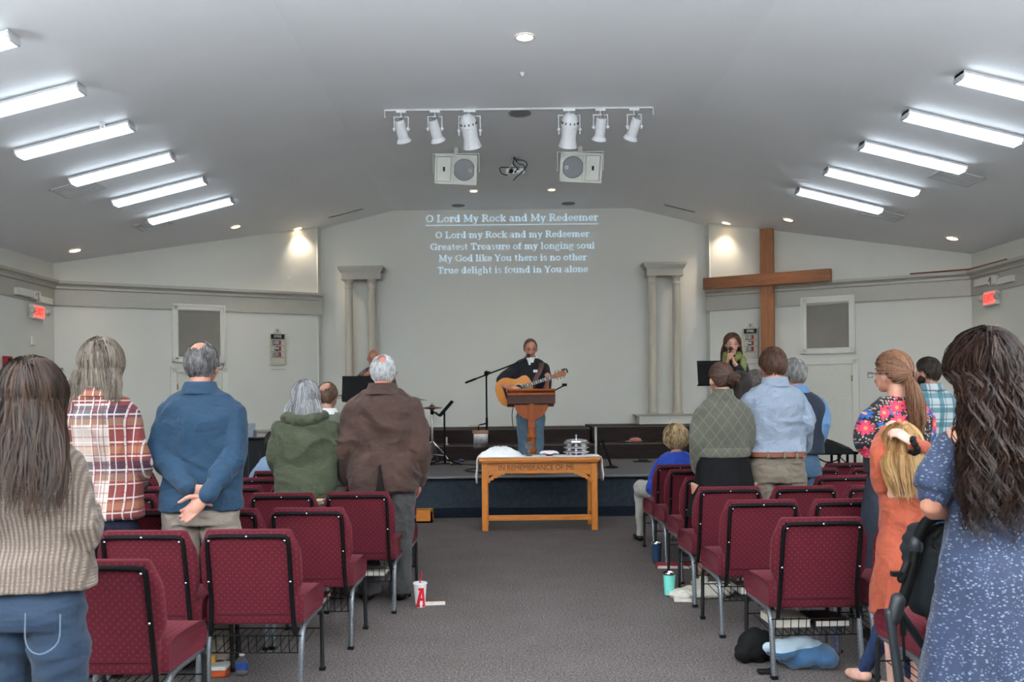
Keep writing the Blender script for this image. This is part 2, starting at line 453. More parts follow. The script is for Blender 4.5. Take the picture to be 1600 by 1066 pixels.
def tier(name, x0, x1, y0, y1, z0, z1):
    g = G().box(((x0 + x1) / 2, (y0 + y1) / 2, (z0 + z1) / 2), (x1 - x0, y1 - y0, z1 - z0)); struct(g.build(name, M_dwood, smooth=False))
    g = G().box(((x0 + x1) / 2, y0 - .006, z1 - .012), (x1 - x0, .014, .016)); struct(g.build(name + '_edge', plain('tier_edge', (92, 76, 68), .5), smooth=False))
SPL = W(931, 680, 15.1).x
tier('stage_tier', SX0, SPL - .02, S_Y1, 15.9, SZ, .755); tier('stage_tier', SPL + .02, SX1, S_Y1, 15.9, SZ, .765)
tier('stage_upper_tier', SX0 + .0, SPL - .02, 15.9, CW_Y - .01, SZ, .995); tier('stage_upper_tier', SPL + .02, xr - .02, 15.9, CW_Y - .01, SZ, 1.02)
M_shut = plain('pale_strip', (196, 192, 184), .5)
struct(G().box((SPL, 15.12, .78), (.035, .03, .5)).build('tier_joint_strip', M_shut, smooth=False))

# ---------------------------------------------------------------- twin columns
def columns(px0, px1, ptop, pcols, base_label, label):
    Yc = 17.05
    a = W(px0, ptop, Yc); b = W(px1, ptop, Yc); cx = (a.x + b.x) / 2; zt = (a.z + b.z) / 2; w0 = b.x - a.x; zb = 1.2
    e = thing('twin_columns', label, 'columns', (cx, Yc, zb))
    g = G(); H = zt - zb
    g.box((0, .02, H - .02), (w0, .34, .04)); g.box((0, .02, H - .06), (w0 - .05, .31, .04)); g.box((0, .02, H - .095), (w0 - .10, .28, .035)); g.box((0, .02, H - .17), (w0 - .14, .25, .13)); g.box((0, .02, H - .235), (w0 - .12, .26, .015))
    g.build('entablature', M_trimd, e, smooth=False)
    for p in pcols:
        x = W(p, ptop + 80, Yc).x - cx; g = G(); n = 60; rg = []
        hh = H - .24
        for z, r, fl in ((0, .105, 0), (.03, .105, 0), (.035, .09, 0), (.07, .09, 0), (.09, .082, 0), (.10, .08, 1), (hh - .2, .07, 1), (hh - .16, .07, 0), (hh - .15, .08, 0), (hh - .13, .08, 0), (hh - .12, .072, 0), (hh - .04, .074, 0), (hh - .02, .09, 0), (hh, .095, 0)):
            rg.append([Vector((x + r * (1 - .07 * fl * (j % 3 == 0)) * math.cos(2 * math.pi * j / n), r * (1 - .07 * fl * (j % 3 == 0)) * math.sin(2 * math.pi * j / n), z)) for j in range(n)])
        g.rings(rg); g.build('column', M_trim, e, ang=30)
    # pedestal
    p = thing('column_pedestal', base_label, 'pedestal', (cx, Yc, 1.0))
    zz = zb - 1.0
    g = G().box((0, .0, zz / 2 - .02), (w0 + .2, .36, zz - .04)); 
    frame_g(g, .40, zz - .06, .02, -.19, -.18, -.25, zz / 2 - .03); frame_g(g, .40, zz - .06, .02, -.19, -.18, .25, zz / 2 - .03)
    g.build('plinth', M_frame, p, smooth=False)
    G().box((0, 0, zz - .012), (w0 + .36, .44, .02)).box((0, 0, zz - .032), (w0 + .28, .40, .02)).build('ledge', M_trimd, p, smooth=False)
columns(529, 601, 417, (545.5, 581.5), 'low cream panelled pedestal under the left pair of columns', 'pair of cream half-height wall columns under an entablature, left of the lyrics')
columns(1003, 1071, 411, (1019, 1057), 'low cream panelled pedestal under the right pair of columns', 'pair of cream wall columns under an entablature, between the lyrics and the cross')

# ---------------------------------------------------------------- cross
e = thing('wooden_cross', 'tall rough-sawn wooden cross standing against the right slanting wall', 'cross', WFR.hit(1199, 640), WFR.a)
e.location.z = 0
def off(wl, dy):
    w2 = Wl(wl.p - wl.y * dy, wl.a); return w2
wq = off(WFR, .24); ux, _ = wq.uz(1198, 445); e.location = wq.p + wq.x * ux
_, zt = wq.uz(1197, 357); zt = min(zt, 4.47)
G().box((0, .045, zt / 2), (.225, .11, zt)).build('upright_beam', M_cross, e, smooth=False, bevel=.008)
(u0, z0), (u1, z1), (_, z2) = wq.uz(1101, 436), wq.uz(1300, 420), wq.uz(1101, 453)
G().box(((u0 + u1) / 2 - ux, -.06, (z0 + z2) / 2), (u1 - u0, .10, .21)).build('cross_beam', M_crossh, e, smooth=False, bevel=.008)

# ---------------------------------------------------------------- ceiling fixtures
def emis(name, c, s):
    m = bpy.data.materials.new(name); m.use_nodes = True; b = m.node_tree.nodes['Principled BSDF']
    b.inputs['Base Color'].default_value = lin(c); b.inputs['Emission Color'].default_value = lin(c); b.inputs['Emission Strength'].default_value = s; return m
M_tube = emis('fluorescent_diffuser', (230, 243, 255), 9.5)
M_bulb = emis('warm_bulb', (255, 222, 170), 14)
M_fix = plain('fixture_white_enamel', (205, 205, 205), .4, var=.03)
SLL, SLR = math.atan(.2476), math.atan(.2525)
def tube_light():
    e = empty('ceiling_light')
    sec = [(-.085, 0), (.085, 0), (.10, -.032), (-.10, -.032)]
    G().prism([Vector((-.635, y, z)) for y, z in sec], (0, 0, 0), (1.27, 0, 0)).build('housing', M_fix, e, smooth=False)
    sec = [(-.10, -.032), (.10, -.032), (.098, -.050), (.07, -.082), (-.07, -.082), (-.098, -.050)]
    G().prism([Vector((-.615, y, z)) for y, z in sec], (0, 0, 0), (1.23, 0, 0)).build('diffuser', M_tube, e, smooth=False)
    sec = [(-.088, .0), (.088, 0), (.102, -.052), (.074, -.086), (-.074, -.086), (-.102, -.052)]
    for x in (-.635, .615): G().prism([Vector((x, y, z)) for y, z in sec], (0, 0, 0), (.02, 0, 0)).build('end_cap', M_fix, e, smooth=False)
    return e
TL = None; ORD = ['nearest the camera', 'second from the camera', 'third from the camera', 'fourth from the camera', 'fifth from the camera', 'sixth from the camera', 'seventh from the camera']
def place_tl(x, y, side, label):
    global TL
    if TL is None: TL = tube_light(); o = TL
    else: o = copy_tree(TL)
    o.location = (x, y, zc(x) - .012); o.rotation_euler = (0, -SLL if side < 0 else SLR, 0)
    tag(o, label, 'ceiling light', 'fluorescent strip lights on the %s slope' % ('left' if side < 0 else 'right'))
LY = [7.57, 8.8, 10.0, 11.25, 12.48, 13.74]; RY = [8.78, 9.95, 11.15, 12.38, 13.56]
for i, y in enumerate(LY): place_tl(-4.56, y, -1, 'white fluorescent strip light on the left ceiling slope, ' + (ORD[i] if i < 5 else 'farthest, nearest the stage'))
for i, y in enumerate(RY): place_tl(4.99, y, 1, 'white fluorescent strip light on the right ceiling slope, ' + (ORD[i] if i < 4 else 'farthest, nearest the stage'))

def down(px, py, rad, label, watts=12, spot=True):
    p = CH(px, py); e = thing('downlight', label, 'downlight', (p.x, p.y, zc(p.x)), 0, 'recessed ceiling downlights')
    e.rotation_euler = (0, 0 if CX0 < p.x < CX1 else (-SLL if p.x < 0 else SLR), 0)
    n = 28; g = G(); rg = []
    for r, z in ((rad * .78, -.004), (rad * .82, -.014), (rad, -.012), (rad * 1.03, -.002)): rg.append([Vector((r * math.cos(2 * math.pi * j / n), r * math.sin(2 * math.pi * j / n), z)) for j in range(n)])
    g.rings(rg, cap=False); g.build('trim_ring', M_fix, e)
    G().lathe((0, 0, -.008), [(.001, -.004), (rad * .45, -.003), (rad * .78, .004)], n).build('lamp', M_bulb, e)
    l = bpy.data.lights.new('downlight_beam', 'SPOT'); l.energy = watts; l.color = (1, .85, .66); l.spot_size = R(110); l.spot_blend = .8; l.shadow_soft_size = rad * .6
    o = bpy.data.objects.new('downlight_beam', l); COL.objects.link(o); o.parent = e; o.location = (0, 0, -.03)
down(820, 57, .10, 'round recessed downlight in the flat ceiling above the spotlight track', 35)
down(117, 391, .10, 'warm recessed downlight at the far left over the left corner', 22)
down(368, 354, .09, 'warm recessed downlight, left of two by the left strip lights', 30)
down(465, 357, .09, 'warm recessed downlight close to the left stage corner', 45)
down(740, 298, .075, 'small warm downlight behind the left ceiling loudspeaker', 22)
down(862, 296, .075, 'small warm downlight behind the right ceiling loudspeaker', 22)
down(1135, 348, .09, 'warm recessed downlight left of the cross top', 45)
down(1232, 343, .09, 'warm recessed downlight right of the cross top', 30)
down(1488, 372, .10, 'warm recessed downlight at the far right over the right corner', 22)

def slope_rot(x): return 0 if CX0 < x < CX1 else (-SLL if x < 0 else SLR)
def vent(px, py, sx, sy, label, mat=None, rz=0, slats=6):
    p = CH(px, py); e = thing('ceiling_vent', label, 'ceiling vent', (p.x, p.y, zc(p.x)), 0)
    e.rotation_euler = (0, slope_rot(p.x), rz)
    g = G(); frame_g(g.xf(Matrix()), 0, 0, 0, 0, 0) if False else None
    for s in (-1, 1): g.box((s * sx / 2, 0, -.006), (.03, sy + .03, .012)); g.box((0, s * sy / 2, -.006), (sx + .03, .03, .012))
    g.build('frame', M_fix, e, smooth=False)
    g = G()
    for k in range(slats): g.box((0, -sy / 2 + sy * (k + .5) / slats, -.004), (sx - .03, sy / slats * .55, .006))
    g.build('slats', mat or M_fix, e, smooth=False)
vent(540, 332.5, .62, .1, 'long slot air vent in the ceiling near the left stage corner', M_blkp, 0, 2)
vent(1062, 325, .55, .1, 'long slot air vent in the ceiling near the right stage corner', M_blkp, 0, 2)
vent(122, 295, .5, .45, 'square white ceiling vent under the fourth left strip light')
vent(238, 351, .45, .42, 'square white ceiling vent under the farthest left strip light')
vent(1494, 277, .5, .42, 'square white ceiling vent beside the third right strip light')
vent(1378, 335, .55, .4, 'square white ceiling vent under the farthest right strip light')
def disc(px, py, r, label):
    p = CH(px, py); e = thing('ceiling_speaker', label, 'ceiling speaker', p)
    e.location.z = zc(p.x)
    G().lathe((0, 0, 0), [(.001, -.006), (r * .7, -.006), (r * .75, -.012), (r, -.01), (r * 1.02, 0)], 28).build('grille', plain('ceiling_grille', (122, 122, 122), .6), e)
disc(812, 177, .14, 'round grey ceiling speaker disc in the middle of the spotlight track')
disc(888, 318, .12, 'round flat ceiling disc at the stage wall, right one')
disc(716, 321, .12, 'round flat ceiling disc at the stage wall, left one')
o = G().lathe(CH(816, 114) + Vector((0, 0, -.01)), [(.001, -.03), (.012, -.028), (.02, -.01), (.03, .01)], 14).build('sprinkler', M_fix); tag(o, 'tiny sprinkler head in the ceiling behind the top downlight', 'sprinkler')
o = G().lathe(Vector((-4.2, 10.1 - .25, zc(-4.2) - .03)), [(.001, -.03), (.02, -.028), (.03, -.01), (.03, .03)], 14).build('sprinkler', M_fix); tag(o, 'small sprinkler head beside the third left strip light', 'sprinkler')

# track and spotlights
ty = 11.27; e = thing('lighting_track', 'thin white lighting track across the ceiling carrying six spotlights', 'lighting track', (0, ty, 5.03))
G().box(((-1.37 + 1.89) / 2, 0, -.01), (3.26, .035, .02)).build('rail', M_fix, e, smooth=False)
for x in (-1.37, 1.89): G().box((x, 0, -.05), (.012, .012, .10)).build('hook', M_fix, e, smooth=False)
M_spot = plain('spotlight_white', (226, 227, 230), .35, var=.03)
def spotlight(tx, tpy, tilt, yaw, big, label):
    """hangs from the track at tx; can is tilted sideways by tilt (deg) in the picture"""
    e = thing('stage_spotlight', label, 'spotlight', (tx, ty, 5.01), 0, 'white stage spotlights on the track')
    s = 1.12 if big else .9
    G().box((0, 0, -.012), (.13 * s, .05, .025)).tube([(0, 0, -.02), (0, 0, -.07)], .008).build('clamp', M_spot, e)
    hw = .115 * s if big else .085
    G().tube([(-hw, 0, -.07), (hw, 0, -.07)], .006, k=1).tube([(-hw, 0, -.07), (-hw, -.01, -.27 * s)], .007, 8, k=1).tube([(hw, 0, -.07), (hw, -.01, -.27 * s)], .007, 8, k=1).build('yoke', M_spot, e)
    rot = Euler((R(30), R(tilt), R(yaw))).to_matrix(); s *= .88
    piv = Vector((0, -.01, -.25 * s if big else -.22))
    if big: pr = [(.002, .20), (.045, .195), (.085, .16), (.10, .12), (.102, .06), (.106, .055), (.106, .04), (.098, .035), (.09, -.10), (.115, -.20), (.118, -.21), (.10, -.212), (.07, -.2), (.002, -.19)]
    else: pr = [(.002, .14), (.07, .138), (.076, .13), (.078, .05), (.08, -.14), (.09, -.15), (.115, -.19), (.115, -.20), (.09, -.202), (.07, -.19), (.002, -.18)]
    pr = [(r * s, z * s) for r, z in pr][::-1]
    G().lathe(piv, pr, 28, rot).build('can', M_spot, e, ang=30)
    g = G()
    if big:
        for k in range(12): a = k * math.pi / 6; g.box(piv + rot @ Vector((.1035 * s * math.cos(a), .1035 * s * math.sin(a), .088 * s)), (.012, .012, .022), rot)
    else:
        for k in range(8): a = k * math.pi / 4; g.ell(piv + rot @ Vector((.045 * s * math.cos(a), .045 * s * math.sin(a), .139 * s)), (.009, .009, .003), rot, 8, 5)
    g.build('cooling_vents', M_blkp, e, smooth=False)
    for q in (-1, 1): G().ell(piv + Vector((q * hw, 0, 0)), (.022, .02, .02), None, 12, 8).build('knob', M_spot, e)
    G().tube([(0, 0, -.02), (.03, -.02, -.08), piv + rot @ Vector((0, 0, .15 * s))], .006, 6).build('cord', plain('grey_cord', (110, 110, 112), .6), e)
spotlight(-1.17, 0, -12, 0, False, 'white stage spotlight at the far left end of the track, tilted right')
spotlight(-.76, 0, -20, 8, False, 'white slim stage spotlight, second from the left on the track')
spotlight(-.34, 0, -10, 0, True, 'large round-backed white spotlight, third from the left on the track')
spotlight(.87, 0, 4, 0, True, 'large round-backed white spotlight, first right of the ceiling disc')
spotlight(1.25, 0, 10, -8, False, 'white slim stage spotlight, second from the right on the track')
spotlight(1.66, 0, 24, -10, False, 'white stage spotlight at the far right end of the track, tilted left')

# ceiling loudspeakers
M_spk = plain('loudspeaker_cream', (216, 217, 208), .5, var=.03); M_cone = plain('speaker_mesh_grey', (140, 142, 146), .6, nscale=300)
def loudspeaker(px, py, flip, label):
    Y = 12.95; p = W(px, py, Y)
    e = thing('loudspeaker', label, 'loudspeaker', (p.x, Y, p.z), 0, 'white loudspeakers hung from the ceiling')
    T = Matrix.Rotation(R(-8) * flip, 4, 'Y') @ Matrix.Rotation(R(14), 4, 'X')
    if flip < 0: T = Matrix.Rotation(R(3), 4, 'Y') @ Matrix.Rotation(R(14), 4, 'X')
    else: T = Matrix.Rotation(R(-3) * -1, 4, 'Y') @ Matrix.Rotation(R(14), 4, 'X')
    w0, h0 = .58, .40
    g = G(); n = 24
    # front shell with a round woofer well and a square horn mouth
    poly = [Vector((x, y, z)) for x, y, z in ((-w0 / 2, -.13, -h0 / 2), (w0 / 2, -.13, -h0 / 2), (w0 / 2, -.13, h0 / 2), (-w0 / 2, -.13, h0 / 2))]
    back = [Vector((x * .82, .15, z * .8)) for x, y, z in poly]
    g.rings([[Vector((v.x, -.10, v.z)) for v in poly], back]); g.xf(T).build('cabinet', M_spk, e, smooth=False, bevel=.006)
    g = G(); frame_g(g, w0, h0, .025, -.135, -.10); f = flip
    frame_g(g, .32, h0 - .03, .02, -.14, -.10, f * .115, 0); g.xf(T).build('front_rim', M_spk, e, smooth=False)
    G().lathe((0, 0, 0), [(.001, .012), (.12, .012), (.14, .004), (.147, 0), (.15, -.01)], 32, Matrix.Rotation(R(90), 3, 'X')).xf(Matrix.Translation((f * .115, -.118, 0))).xf(T).build('woofer', M_cone, e)
    g = G(); cx = -f * .165
    ro = [(-.10, -.17), (.09, -.17), (.09, .17), (-.10, .17)]; ri = [(-.02, -.03), (.015, -.03), (.015, .03), (-.02, .03)]
    g.rings([[Vector((cx + x, -.13, z)) for x, z in ro], [Vector((cx + x * .95, -.115, z * .95)) for x, z in ro], [Vector((cx + x, -.104, z)) for x, z in ri]], cap=False); g.xf(T).build('horn', M_spk, e, smooth=False)
    G().box((cx, -.103, 0), (.03, .004, .06)).xf(T).build('horn_throat', M_blkp, e, smooth=False)
    G().box((f * .02 if f > 0 else .0, -.137, 0), (.0, .0, .0)) if False else None
    lx = f * .115 + (.085 if f > 0 else -.085)
    g = G().box((lx, -.137, -.005), (.042, .004, .042)); b = g.xf(T).build('badge', plain('badge_cream' if f > 0 else 'badge_white', (222, 205, 150) if f > 0 else (225, 225, 225), .5), e, smooth=False)
    g = G()
    for z, d in ((.008, 1), (0, 0), (-.012, -1)): g.box((lx, -.1395, z - .003), (.018, .002, .004))
    g.box((lx - .008, -.1395, .001), (.004, .002, .012)); g.box((lx + .008, -.1395, -.009), (.004, .002, .012)); g.xf(T).build('badge_mark', M_blkp, b, smooth=False)
    g = G(); zt = 5.02 - p.z
    hb = w0 / 2 + .03
    g.bar((-hb, .02, .22), (hb, .02, .22), .05, .012); 
    for s in (-1, 1): g.bar((s * hb, .02, .226), (s * hb, .02, -.05), .012, .045, (0, 1, 0)) if False else g.box((s * hb, .02, .09), (.012, .045, .27))
    g.build('bracket', M_spk, e, smooth=False)
    G().box((0, .02, (.226 + zt) / 2), (.06, .05, zt - .226)).build('mount', M_spk, e, smooth=False)
loudspeaker(713, 265, 1, 'cream loudspeaker on the ceiling with its round cone at the right, left one')
loudspeaker(907, 262, -1, 'cream loudspeaker on the ceiling with its round cone at the left, right one')

# projector
p = W(805, 270, 13.5); e = thing('projector', 'small white projector with loose black cables hung between the loudspeakers', 'projector', p)
G().box((.0, 0, -.0), (.27, .22, .075)).build('body', plain('projector_white', (240, 242, 242), .4), e, smooth=False, bevel=.012)
G().lathe((-.06, -.115, 0), [(.001, .01), (.028, .01), (.036, -.01), (.038, -.03)], 18, Matrix.Rotation(R(90), 3, 'X')).build('lens', M_blkp, e)
g = G()
for k in range(5): g.box((-.09 + k * .045, -.112, .02 if k % 2 else -.02), (.026, .006, .014))
g.build('ports', M_blkp, e, smooth=False)
G().tube([(0, 0, .03), (0, 0, 5.03 - p.z)], .022, k=1).lathe((0, 0, 5.03 - p.z - .03), [(.06, 0), (.06, .03)], 16).box((0, 0, .09), (.14, .1, .03)).build('ceiling_mount', plain('mount_grey', (176, 178, 178), .4), e)
for q in ([(.02, -.1, .16), (.12, -.14, .14), (.17, -.14, .08), (.10, -.14, -.02), (.02, -.14, -.09), (-.03, -.14, -.14)], [(-.02, -.1, .20), (.05, -.12, .10), (.12, -.12, .08), (.14, -.1, .02)], [(0, -.05, .22), (-.03, -.12, .10), (.03, -.14, .03), (-.01, -.12, -.02)], [(-.1, -.08, .06), (-.22, -.1, .05), (-.2, -.1, -.03), (-.12, -.1, -.06)]):
    G().tube(q, .007, 6, k=5).build('cable', M_blkp, e)

# ---------------------------------------------------------------- wall devices
M_red = plain('alarm_red', (150, 30, 26), .4)
M_dev = plain('device_white', (212, 210, 202), .5, var=.03)
def conduit(wl, px0, px1, py0, py1, flip, label):
    a = wl.hit(px0, py0); b = wl.hit(px1, py1); c = (a + b) / 2; L = (b - a).length; c.z = (a.z + b.z) / 2
    e = thing('heat_register_box', label, 'wall device', c, wl.a)
    e.name = 'wall_equipment_box'
    G().box((-L * .22, -.05, .02), (L * .5, .08, .11)).build('housing', M_dev, e, smooth=False, bevel=.006)
    G().box((L * .28, -.04, -.03), (L * .44, .06, .10)).build('side_housing', M_dev, e, smooth=False, bevel=.006)
    G().box((L * .02, -.07, .01), (L * .18, .06, .13)).build('latch_box', M_dev, e, smooth=False, bevel=.006)
    g = G().tube([(-L * .05, -.10, .0), (L * .02, -.11, .05), (L * .02, -.11, -.05)], .008, 6, k=1); g.build('lever', plain('dull_steel', (120, 118, 110), .4, .6), e)
conduit(WSL, 18, 76, 459, 466, 1, 'white rectangular wall equipment box above the left exit sign')
conduit(WSR, 1529, 1588, 444, 433, -1, 'white rectangular wall equipment box above the right exit sign')
def exit_sign(wl, px, py, w0, label):
    p = wl.hit(px, py); e = thing('exit_sign', label, 'exit sign', p, wl.a)
    G().box((0, -.035, 0), (w0, .07, .22)).build('housing', M_dev, e, smooth=False, bevel=.01)
    fx = .045
    G().box((0, -.073, 0), (w0 - .03, .006, .18)).build('face_plate', emis('exit_face_glow', (255, 120, 108), .55), e, smooth=False)
    cu = bpy.data.curves.new('exit', 'FONT'); cu.body = 'EXIT'; cu.size = .155; cu.align_x = 'CENTER'; cu.align_y = 'CENTER'; cu.extrude = .002
    to = bpy.data.objects.new('tmp', cu); COL.objects.link(to); dg = bpy.context.evaluated_depsgraph_get(); me = bpy.data.meshes.new_from_object(to.evaluated_get(dg)); bpy.data.objects.remove(to)
    me.transform(Matrix.Translation((0, -.079, 0)) @ Matrix.Rotation(R(90), 4, 'X') @ Matrix.Diagonal((.82, 1.05, 1, 1)))
    o = bpy.data.objects.new('lettering', me); COL.objects.link(o); o.parent = e; me.materials.append(emis('exit_letters_red', (230, 20, 20), 1.2))
    for s in (-1, 1): G().lathe((0, 0, 0), [(.002, .05), (.03, .045), (.055, 0), (.055, -.01), (.045, -.012), (.002, -.012)], 18, Matrix.Rotation(R(60), 3, 'X')).xf(Matrix.Translation((s * (w0 / 2 + .05), -.08, .01))).build('emergency_lamp', plain('lamp_head_cream', (190, 188, 176), .35), e)
exit_sign(WSL, 54, 488, .36, 'lit red exit sign on the left side wall with two lamp heads')
exit_sign(WSR, 1553, 466, .36, 'lit red exit sign on the right side wall with two lamp heads')
def small_plate(wl, px, py, w0, h0, d, mat, name, label, cat):
    p = wl.hit(px, py); e = thing(name, label, cat, p, wl.a); G().box((0, -d / 2, 0), (w0, d, h0)).build('plate', mat, e, smooth=False, bevel=.004); return e
small_plate(WSL, 50, 533, .09, .13, .03, M_dev, 'thermostat', 'small white thermostat on the left side wall under the exit sign', 'thermostat')
small_plate(WSR, 1558, 515, .09, .13, .03, M_dev, 'thermostat', 'small white thermostat on the right side wall under the exit sign', 'thermostat')
e = small_plate(WSL, 8, 565, .16, .15, .07, M_red, 'fire_alarm', 'red fire alarm box on the left side wall', 'fire alarm')
G().box((0, -.08, .0), (.07, .02, .09)).build('pull_lever', plain('alarm_dark', (60, 20, 18), .4), e, smooth=False)
def coat_rack(wl, px0, px1, py0, py1, hanger, label):
    a, b = wl.hit(px0, py0), wl.hit(px1, py1); L = (b - a).length; c = (a + b) / 2
    e = thing('coat_rack', label, 'coat rack', c, wl.a)
    G().box((0, -.012, 0), (L, .024, .14)).build('back_board', plain('rack_grey', (158, 156, 146), .5), e, smooth=False)
    G().tube([(-L / 2, -.16, -.02), (L / 2, -.16, -.02)], .012, k=1).box((-L / 2 + .02, -.08, .0), (.02, .16, .03)).box((L / 2 - .02, -.08, 0), (.02, .16, .03)).build('rail', M_chrome, e)
    for i in range(5): G().tube([(-L * .4 + i * L * .2, -.03, 0), (-L * .4 + i * L * .2, -.09, -.05), (-L * .4 + i * L * .2, -.12, -.0)], .008, 6).build('hook', M_chrome, e)
    if hanger:
        q = thing('clothes_hanger', 'wire clothes hanger on the coat rack in the left corner', 'clothes hanger', c + wl.x * L * .35 - wl.y * .16 + Vector((0, 0, -.03)), wl.a + R(60))
        G().tube([(0, 0, .02), (.02, 0, .0), (0, 0, -.04), (-.2, 0, -.12), (.22, 0, -.12), (0, 0, -.04)], .005, 6, k=1).build('wire', plain('dull_steel', (120, 118, 110), .4, .6), q)
coat_rack(WSL, 30, 84, 573, 577, True, 'wall coat rack with chrome rail in the left corner of the room')
coat_rack(WSR, 1572, 1640, 553, 548, False, 'wall coat rack with chrome hooks on the right side wall')
# cable end lying on the right cornice
q = [WSR.hit(1524, 420) + Vector((-.1, 0, .02)), Vector((WR - .1, WD.y - .1, 3.49)), WFR.hit(1500, 424) - WFR.y * .08]
q = [Vector((WR - .08, 13.7, 3.485)), Vector((WR - .10, 14.72, 3.485)), Vector((6.75, 15.22, 3.485))]
o = G().tube(q, .014, 6, k=1).build('cable', plain('red_cable', (120, 60, 50), .5)); tag(o, 'reddish cable lying on the cornice in the right corner', 'cable')

# ================================================================ LYRICS PROJECTED ON THE WALL
def text_mesh(body, size, depth=.002, align='CENTER'):
    cu = bpy.data.curves.new('t', 'FONT'); cu.body = body; cu.size = size; cu.align_x = align; cu.align_y = 'CENTER'; cu.extrude = depth
    to = bpy.data.objects.new('tmp', cu); COL.objects.link(to); dg = bpy.context.evaluated_depsgraph_get()
    me = bpy.data.meshes.new_from_object(to.evaluated_get(dg)); bpy.data.objects.remove(to); return me
def text_on(body, size, name, mat, parent, m, width=None, depth=.002):
    me = text_mesh(body, size, depth); me.transform(Matrix.Rotation(R(90), 4, 'X'))
    if width:
        xs = [v.co.x for v in me.vertices]; me.transform(Matrix.Diagonal((width / (max(xs) - min(xs)), 1, 1, 1)))
    me.transform(m); me.materials.append(mat); o = bpy.data.objects.new(name, me); COL.objects.link(o); o.parent = parent; return o
